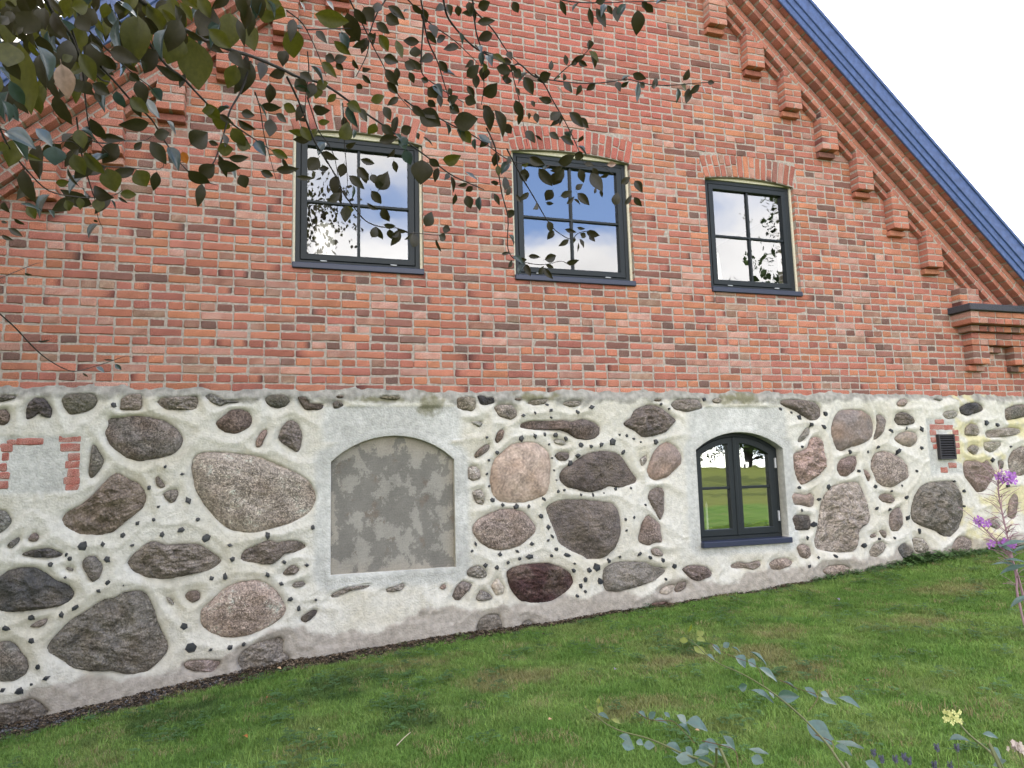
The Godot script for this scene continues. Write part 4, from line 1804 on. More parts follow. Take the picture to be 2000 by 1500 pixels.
func leaf_mesh(fold: float, curl: float, toothed := false) -> ArrayMesh:
	# a blade one long and one wide with a sunken midrib and a short stalk
	var mb := MB.new()
	var n := 8
	for k in n + 1:
		var t := maxf(0.0, k - 1.0) / float(n - 1)
		var hw := 0.53 * pow(sin(PI * pow(t, 0.88)), 0.9) * (1.06 - 0.18 * t) if k > 1 and k < n else 0.014
		if toothed and k % 2 == 1:
			hw *= 0.92
		var z := -curl * t * t
		var wave := 0.03 * sin(k * 1.9)
		t = 0.0 if k == 0 else 0.13 + 0.87 * t
		if k < 2:
			wave = 0.0
		mb.add(Vector3(-hw, t, z + fold * hw + wave))
		mb.add(Vector3(-hw * 0.5, t, z + fold * hw * 0.62))
		mb.add(Vector3(0, t, z))
		mb.add(Vector3(hw * 0.5, t, z + fold * hw * 0.62))
		mb.add(Vector3(hw, t, z + fold * hw - wave))
	for k in n:
		for q in 4:
			var a := k * 5 + q
			mb.quad(a, a + 1, a + 6, a + 5)
	return mb.mesh(false)


func leaf_frame(l: Array, from: int, facing: Vector3) -> Transform3D:
	var a := Vector3(l[from], l[from + 1], l[from + 2])
	var b := Vector3(l[from + 3], l[from + 4], l[from + 5])
	var y := b - a
	var ln := y.length()
	y /= ln
	var f := (facing + Vector3(rng.randf_range(-0.45, 0.45), rng.randf_range(-0.45, 0.45), rng.randf_range(-0.2, 0.2))).normalized()
	var x := y.cross(f).normalized()
	var z := x.cross(y).normalized()
	return Transform3D(Basis(x * ln * float(l[from + 6]) * 1.22, y * ln, z * ln * 0.5), a)


var blades := []


func build_cherry() -> void:
	for k in 4:
		blades.append(leaf_mesh([0.45, 0.2, 0.75, 0.3][k], [0.25, 0.6, 0.4, -0.3][k]))
	var tree := thing("cherry_tree", "bird cherry tree hanging dark leafy twigs in from the upper left", "tree", Vector3(-1.3, ground_y(-1.3, 6.4), 6.4))
	var base := tree.position
	var rel := func(p: Vector3) -> Vector3: return p - base
	var trunk := [Vector3(-1.3, base.y - 0.1, 6.4), Vector3(-1.25, -1.2, 6.38), Vector3(-1.15, -0.2, 6.3), Vector3(-1.0, 0.8, 6.2), Vector3(-0.85, 2.2, 6.1), Vector3(-0.9, 3.8, 6.2), Vector3(-0.8, 5.2, 6.1)]
	part("trunk", tube(trunk.map(rel), 0.15, 0.04, 10), M.bark, tree)
	var limb := [Vector3(-1.0, 0.8, 6.2), Vector3(0.1, 1.05, 5.75), Vector3(1.2, 1.0, 5.2), Vector3(2.0, 1.25, 4.75), Vector3(2.8, 1.55, 4.3), Vector3(3.5, 1.8, 4.0)]
	part("branch", tube(limb.map(rel), 0.05, 0.012, 8), M.bark, tree)
	for b in [[Vector3(-0.85, 2.2, 6.1), Vector3(0.3, 3.0, 5.8), Vector3(1.4, 3.4, 5.6), Vector3(2.4, 3.5, 5.9)], [Vector3(-0.9, 3.0, 6.15), Vector3(-2.0, 3.8, 6.6), Vector3(-3.0, 4.2, 7.0)], [Vector3(-0.85, 1.6, 6.15), Vector3(-1.4, 2.3, 5.0), Vector3(-1.6, 2.8, 3.8)], [Vector3(-0.85, 3.4, 6.15), Vector3(-0.2, 4.3, 7.0), Vector3(0.8, 4.8, 7.8)]]:
		part("branch", tube(b.map(rel), 0.045, 0.01, 7), M.bark, tree)
	for t in TWIGS:
		var pts := []
		for k in range(0, t[1].size(), 3):
			pts.append(Vector3(t[1][k], t[1][k + 1], t[1][k + 2]))
		var first: Vector3 = pts[0]
		var r: float = t[0]
		# twigs that begin above the picture hang from the long limb
		if first.y > 0.05 + (6.3 - first.z) * 0.5:
			var best := 9.9
			var at := Vector3.ZERO
			for k in limb.size() - 1:
				for q in 6:
					var p: Vector3 = limb[k].lerp(limb[k + 1], q / 6.0)
					var d := p.distance_to(first) + maxf(0.0, p.x - first.x) * 0.6
					if d < best:
						best = d
						at = p
			pts = [at, at.lerp(first, 0.5) + Vector3(0.0, 0.05, 0.0)] + pts
			part("twig", tube(pts.map(rel), r * 1.5 + 0.0008, r * 0.55, 5), M.bark, tree)
		else:
			part("twig", tube(pts.map(rel), r * 1.2, r * 0.5, 5), M.bark, tree)
	var facing := [Vector3(0.1, -0.55, 0.8), Vector3(-0.1, -0.5, 0.8), Vector3(-0.15, 0.75, 0.65), Vector3(0, 0, 1), Vector3(0, 0, 1), Vector3(0, 0.4, 0.9)]
	var order := []
	for k in LEAVES.size():
		var l: Array = LEAVES[k]
		order.append([Vector3(l[3] - l[0], l[4] - l[1], l[5] - l[2]).length() / maxf(0.5, 6.5 - float(l[2])), k])
	order.sort_custom(func(p, q): return p[0] > q[0])
	var rest := [[], [], [], [], [], []]
	for k in order.size():
		var l: Array = LEAVES[order[k][1]]
		var kind: int = l[7]
		var xf := leaf_frame(l, 0, facing[kind])
		xf.origin -= base
		if k < 296:
			var o := part("leaf", blades[rng.randi() % 4], M["leaf%d" % kind], tree)
			o.transform = xf
			if kind == 4:
				tag(o, "orange autumn leaf")
			elif kind == 3:
				tag(o, "pale spotted leaf")
		else:
			rest[kind].append(xf)
	for l in LEAVES_MORE:
		var xf := leaf_frame(l, 0, facing[l[7]])
		xf.origin -= base
		rest[l[7]].append(xf)
	for t in TWIGS:
		if t[1][1] < -0.3:
			continue
		var run := 0.03
		for k in range(0, t[1].size() - 3, 3):
			var a := Vector3(t[1][k], t[1][k + 1], t[1][k + 2])
			var b := Vector3(t[1][k + 3], t[1][k + 4], t[1][k + 5])
			while run < a.distance_to(b):
				var p := a.lerp(b, run / a.distance_to(b))
				run += rng.randf_range(0.05, 0.11)
				var d := Vector3(rng.randf_range(-0.9, 0.9), rng.randf_range(-1.0, 0.15), rng.randf_range(-0.5, 0.5)).normalized() * rng.randf_range(0.04, 0.066)
				var l := [p.x, p.y, p.z, p.x + d.x, p.y + d.y, p.z + d.z, rng.randf_range(0.28, 0.45)]
				var kd := 1 if rng.randf() < 0.72 else (0 if rng.randf() < 0.5 else 2)
				var xf := leaf_frame(l, 0, facing[kd])
				xf.origin -= base
				rest[kd].append(xf)
			run -= a.distance_to(b)
	# the crown over and beside the viewer, above the picture
	var tries := 0
	while tries < 15000:
		tries += 1
		var p := Vector3(rng.randfn(0, 0.5), rng.randfn(0, 0.5), rng.randfn(0, 0.5))
		if p.length() > 1.15:
			continue
		p = Vector3(-1.8, 2.0, 4.6) + p * Vector3(3.6, 2.6, 3.6) if tries > 1100 else Vector3(2.25, 4.0, 6.6) + p * Vector3(1.1, 0.9, 1.5)
		var beside := p.x < 1.2 - (6.3 - p.z) * 0.5 and p.y > -0.9
		if not beside and (p.y < 0.55 + (6.3 - p.z) * 0.86 or (p.z > 6.0 and p.y < 0.6)):
			continue
		var dir := Vector3(rng.randf_range(-0.6, 0.6), -1, rng.randf_range(-0.6, 0.6)).normalized() * rng.randf_range(0.07, 0.10)
		var l := [p.x, p.y, p.z, p.x + dir.x, p.y + dir.y, p.z + dir.z, 0.55]
		var xf := leaf_frame(l, 0, Vector3(rng.randf_range(-1, 1), rng.randf_range(0, 0.8), rng.randf_range(-1, 1)))
		xf.origin -= base
		rest[rng.randi() % 2].append(xf)
	for k in 6:
		if rest[k].size():
			var white := []
			white.resize(rest[k].size())
			white.fill(Color.WHITE)
			tag(copies("foliage", blades[k % 4], M["leaf%d" % k], rest[k], white, tree), "", "", "", "stuff")


func leafy_tree(label: String, at: Vector3, height: float, radius: float, count: int, col: Color, group: String, low := 0.28) -> void:
	at.y = ground_y(at.x, at.z)
	var t := thing("broadleaf_tree", label, "tree", at, group)
	var top := height * 0.8
	part("trunk", tube([Vector3(0, -0.3, 0), Vector3(0.1, height * 0.25, 0.05), Vector3(-0.05, height * 0.5, 0), Vector3(0, top, 0.1)], height * 0.025, height * 0.008, 9), M.bark, t)
	var clumps := []
	for k in 26:
		var a := rng.randf() * TAU
		var h := rng.randf()
		var rr := radius * sqrt(maxf(0.05, 1.0 - pow(h * 1.5 - 0.55, 2.0))) * rng.randf_range(0.35, 1.0)
		var c := Vector3(cos(a) * rr, height * (low + (0.96 - low) * h), sin(a) * rr)
		clumps.append([c, radius * rng.randf_range(0.2, 0.42)])
		if k < 9:
			part("limb", tube([Vector3(0, c.y * 0.55, 0), c * Vector3(0.5, 0.8, 0.5), c], height * 0.007, height * 0.002, 5), M.bark, t)
	var mb := MB.new()
	for k in 6:
		var p := Vector3(rng.randf_range(-1, 1), rng.randf_range(-1, 1), rng.randf_range(-1, 1)) * 0.8
		var d := Vector3(rng.randf_range(-1, 1), rng.randf_range(-1, 0.3), rng.randf_range(-1, 1)).normalized() * 0.5
		var s := d.cross(Vector3(rng.randf(), 1, rng.randf())).normalized() * 0.25
		var i := mb.add(p - d)
		mb.add(p + s)
		mb.add(p + d)
		mb.add(p - s)
		mb.quad(i, i + 1, i + 2, i + 3)
	var w := []
	var c := []
	var size := radius * 0.045
	for k in count:
		var cl: Array = clumps[rng.randi() % clumps.size()]
		var p: Vector3 = Vector3(rng.randfn(0, 0.5), rng.randfn(0, 0.4), rng.randfn(0, 0.5)) * float(cl[1]) + cl[0]
		w.append(Transform3D(Basis(Vector3(rng.randf_range(-1, 1), rng.randf_range(-1, 1), 0.3).normalized(), rng.randf() * TAU).scaled(Vector3.ONE * size * rng.randf_range(0.7, 1.4)), p))
		c.append(col * rng.randf_range(0.6, 1.4))
	tag(copies("crown", mb.mesh(), M.crown, w, c, t), "", "", "", "stuff")


func build_far_trees() -> void:
	# behind the viewer; the panes mirror them
	var g := "trees across the lawn seen in the window panes"
	leafy_tree("tall leafy tree mirrored in the rightmost upper window", Vector3(31.2, -2.2, 21.5), 19.0, 6.4, 9000, Color(0.055, 0.085, 0.026), g)
	leafy_tree("round dark tree mirrored at the top of the arched window", Vector3(40.0, -2.2, 62.0), 13.0, 8.5, 4200, Color(0.035, 0.055, 0.02), g, 0.06)
	leafy_tree("broad dark tree mirrored in the arched window's left leaf", Vector3(54.0, -2.2, 66.0), 14.0, 9.0, 4200, Color(0.035, 0.055, 0.02), g, 0.06)
	leafy_tree("spreading tree mirrored in the arched window's right leaf", Vector3(69.0, -2.2, 64.0), 13.0, 9.5, 4200, Color(0.04, 0.06, 0.02), g, 0.06)
	leafy_tree("farthest dark tree mirrored in the arched window", Vector3(86.0, -2.2, 70.0), 14.0, 10.0, 4200, Color(0.035, 0.055, 0.02), g, 0.06)
	leafy_tree("low-branched tree shading the left end of the wall", Vector3(-5.2, -2.2, 4.6), 9.5, 3.5, 11000, Color(0.04, 0.06, 0.02), "", 0.06)
	leafy_tree("tree shading the lawn strip mirrored in the arched window", Vector3(20.5, -2.2, 10.5), 7.5, 2.8, 2600, Color(0.05, 0.08, 0.025), g)


func build_shoots() -> void:
	var labels := ["", "arching rose shoot with blue-green leaflets nearest the lower right lawn", "rose shoot with lime tip reaching left over the lawn bottom", "privet shoot tipped with pale yellow blossom in the bottom right corner"]
	var facing := [Vector3(0.2, 0.3, 0.8), Vector3.ZERO, Vector3(0.0, 1.0, 0.55), Vector3.ZERO, Vector3.ZERO, Vector3(0.1, 0.7, 0.7)]
	for id in [1, 2, 3]:
		var foot := Vector3.ZERO
		for s in SHOOT_STEMS:
			if s[0] == id and foot == Vector3.ZERO:
				var n: int = s[2].size()
				foot = Vector3(s[2][n - 3] + 0.15, 0, s[2][n - 1] + 0.25)
				foot.y = ground_y(foot.x, foot.z)
		var plant := thing("rose_shoot" if id < 3 else "privet_shoot", labels[id], "plant", foot)
		var main := true
		for s in SHOOT_STEMS:
			if s[0] != id:
				continue
			var pts := []
			for k in range(0, s[2].size(), 3):
				pts.append(Vector3(s[2][k], s[2][k + 1], s[2][k + 2]) - foot)
			if main:
				pts.append(Vector3(0, maxf(0.2, pts[-1].y * 0.5), 0) + pts[-1] * Vector3(0.35, 0, 0.35))
				pts.append(Vector3(0, -0.05, 0))
				pts.reverse()
			part("stem", tube(pts, s[1] * 1.5 if main else s[1], s[1] * 0.6, 6), M.twig_green if main else M.twig_red, plant)
			main = false
		for l in SHOOT_LEAVES:
			if l[0] != id:
				continue
			var kind: int = l[8]
			var xf := leaf_frame(l, 1, facing[kind])
			xf.basis.x *= 1.2
			xf.origin -= foot
			part("leaf", blades[rng.randi() % 4], M["leaf%d" % (6 if kind == 2 else (6 if kind == 0 else kind))], plant).transform = xf
		if id == 3:
			for k in range(0, YELLOW.size(), 3):
				var mb := MB.new()
				_blossom(mb, Vector3(YELLOW[k], YELLOW[k + 1], YELLOW[k + 2]) - foot, 0.0042, 4)
				part("blossom", mb.mesh(false), M.blossom_yellow, plant)


func _blossom(mb: MB, at: Vector3, r: float, petals: int) -> void:
	var nrm := Vector3(rng.randf_range(-0.5, 0.5), rng.randf_range(-0.2, 0.6), 1).normalized()
	var u := nrm.cross(Vector3(0.2, 1, 0)).normalized()
	var w := nrm.cross(u)
	var turn := rng.randf() * TAU
	for k in petals:
		var a := turn + TAU * k / petals
		var d := (u * cos(a) + w * sin(a)) * r
		var s := (w * cos(a) - u * sin(a)) * r * 0.42
		var i := mb.add(at)
		mb.add(at + d * 0.6 + s + nrm * r * 0.2)
		mb.add(at + d + nrm * r * 0.1)
		mb.add(at + d * 0.6 - s + nrm * r * 0.2)
		mb.quad(i, i + 1, i + 2, i + 3)


func build_fireweed() -> void:
	var s0: Array = FIREWEED_STEMS[0][1]
	var foot := Vector3(s0[0] + 0.1, 0, s0[2] + 0.1)
	foot.y = ground_y(foot.x, foot.z)
	var plant := thing("fireweed", "fireweed with purple flowers and pinkish seed pods at the right edge", "plant", foot)
	var lines := []
	for s in FIREWEED_STEMS:
		var pts := []
		for k in range(0, s[1].size(), 3):
			pts.append(Vector3(s[1][k], s[1][k + 1], s[1][k + 2]) - foot)
		pts = [Vector3(0, -0.05, 0), pts[0] * Vector3(0.6, 0.6, 0.6)] + pts
		part("stem", tube(pts, s[0] * 0.8, s[0] * 0.35, 6), M.pod, plant)
		lines.append(pts)
	# long thin pods, spreading all round the spike
	var pods := MB.new()
	for k in 130:
		var main: Array = lines[0 if k < 95 else 1 + k % 2]
		var t := rng.randf_range(2.6, main.size() - 1.05)
		var p: Vector3 = main[int(t)].lerp(main[int(t) + 1], t - int(t))
		var a := rng.randf() * TAU
		var d := Vector3(cos(a), rng.randf_range(0.1, 0.9), sin(a)).normalized() * rng.randf_range(0.03, 0.062)
		_tube(pods, [p, p + d * 0.5 + Vector3(0, 0.003, 0), p + d], 0.0009, 0.0006, 4)
	tag(part("seed_pods", pods.mesh(false), M.pod, plant), "", "", "", "stuff")
	var f: Array = FIREWEED_FLOWERS
	for k in range(0, f.size(), 3):
		var mb := MB.new()
		_blossom(mb, Vector3(f[k], f[k + 1], f[k + 2]) - foot, 0.0105, 4)
		part("flower", mb.mesh(false), M.petal, plant)
	for l in FIREWEED_LEAVES:
		var q: Array = l + [0.16]
		var xf := leaf_frame(q, 0, Vector3(-0.2, 0.9, 0.5))
		xf.origin -= foot
		part("leaf", blades[1], M.leaf6, plant).transform = xf


func build_small_things() -> void:
	# lavender heads in the bottom right corner
	var bc := Vector3.ZERO
	for k in range(0, LAVENDER.size(), 3):
		bc += Vector3(LAVENDER[k], 0, LAVENDER[k + 2]) * 3.0 / LAVENDER.size()
	bc.z += 0.15
	bc.y = ground_y(bc.x, bc.z)
	var lav := thing("lavender", "faded lavender heads on thin stalks at the bottom right", "plant", bc)
	for k in range(0, LAVENDER.size(), 3):
		var p := Vector3(LAVENDER[k], LAVENDER[k + 1], LAVENDER[k + 2]) - bc
		part("stalk", tube([Vector3(p.x * 0.25, -0.03, p.z * 0.25), p * Vector3(0.7, 0.5, 0.7), p], 0.0014, 0.0009, 5), M.twig_green, lav)
		var mb := MB.new()
		for q in 9:
			var a := q * 2.4
			_blossom(mb, p + Vector3(cos(a) * 0.003, (q - 6) * 0.0013, sin(a) * 0.003), 0.0038, 4)
		part("flower_head", mb.mesh(false), M.bud, lav)
	var pf := Vector3(PALE_FLOWER[0], PALE_FLOWER[1], PALE_FLOWER[2])
	var foot := Vector3(pf.x + 0.05, ground_y(pf.x, pf.z + 0.1), pf.z + 0.1)
	var fl := thing("seed_head", "pale pinkish seed head beside the privet shoot", "plant", foot)
	part("stalk", tube([Vector3(0, -0.03, 0), (pf - foot) * Vector3(0.3, 0.6, 0.3), pf - foot], 0.002, 0.0012, 5), M.twig_green, fl)
	var mb2 := MB.new()
	for q in 26:
		_blossom(mb2, pf - foot + Vector3(rng.randfn(0, 0.0045), rng.randfn(0, 0.004), rng.randfn(0, 0.0045)), 0.0045, 5)
	part("flower_head", mb2.mesh(false), M.blossom_pale, fl)
	# single leaves lying on the lawn
	var lying := [[SPOT[0], 4, 0.05, "orange fallen leaf on the lawn right of the rose shoots"], [SPOT[1], 7, 0.06, "grey fallen leaf on the lawn near the wall foot"], [SPOT[2], 8, 0.035, "tan fallen leaf on the lawn at the bottom middle"], [SPOT[5], 5, 0.03, "small lime leaf on the lawn at the bottom left"], [SPOT[6], 9, 0.03, "reddish fallen leaf on the dark turf at lower left"], [SPOT[7], 4, 0.04, "orange fallen leaf at the bottom edge on the left"], [SPOT[8], 8, 0.035, "tan fallen leaf between the two rose shoots"], [SPOT[9], 7, 0.05, "dark grey feather-like leaf in the middle of the lawn"], [SPOT[10], 8, 0.045, "pale curled leaf in the litter below the big boulder"], [SPOT[11], 8, 0.05, "curled tan leaf in the litter left of the niche"]]
	var tone := {4: Color(0.30, 0.11, 0.03), 5: Color(0.42, 0.46, 0.16), 7: Color(0.16, 0.155, 0.17), 8: Color(0.42, 0.27, 0.15), 9: Color(0.28, 0.07, 0.04)}
	for k in tone:
		mat("dead%d" % k, tone[k], 0.7)
	for q in lying:
		var p := Vector3(q[0][0], surface_y(q[0][0], q[0][1]) + 0.035, q[0][1])
		var o := part(numbered("fallen_leaf"), leaf_mesh(0.5, 0.35), M["dead%d" % q[1]], self)
		var a := rng.randf() * TAU
		var y := Vector3(cos(a), 0.05, sin(a))
		var x := y.cross(Vector3(rng.randf_range(-0.2, 0.2), 1, 0.35)).normalized()
		o.transform = Transform3D(Basis(x * q[2] * 0.55, y * q[2], x.cross(y).normalized() * q[2] * 0.6), p)
		tag(o, q[3], "leaf", "fallen leaves on the lawn")
	var a3 := Vector3(SPOT[3][0], surface_y(SPOT[3][0], SPOT[3][1]) + 0.03, SPOT[3][1])
	var b3 := Vector3(SPOT[4][0], surface_y(SPOT[4][0], SPOT[4][1]) + 0.035, SPOT[4][1])
	mat("dry_stick", Color(0.36, 0.31, 0.22), 0.8)
	var stick := part("stick", tube([Vector3.ZERO, (b3 - a3) * 0.5 + Vector3(0, 0.004, 0), b3 - a3], 0.0035, 0.002, 6), M.dry_stick, self)
	stick.position = a3
	tag(stick, "short dry stick lying on the lawn at the bottom", "stick")


# ---------------------------------------------------------------- surveyed points, metres

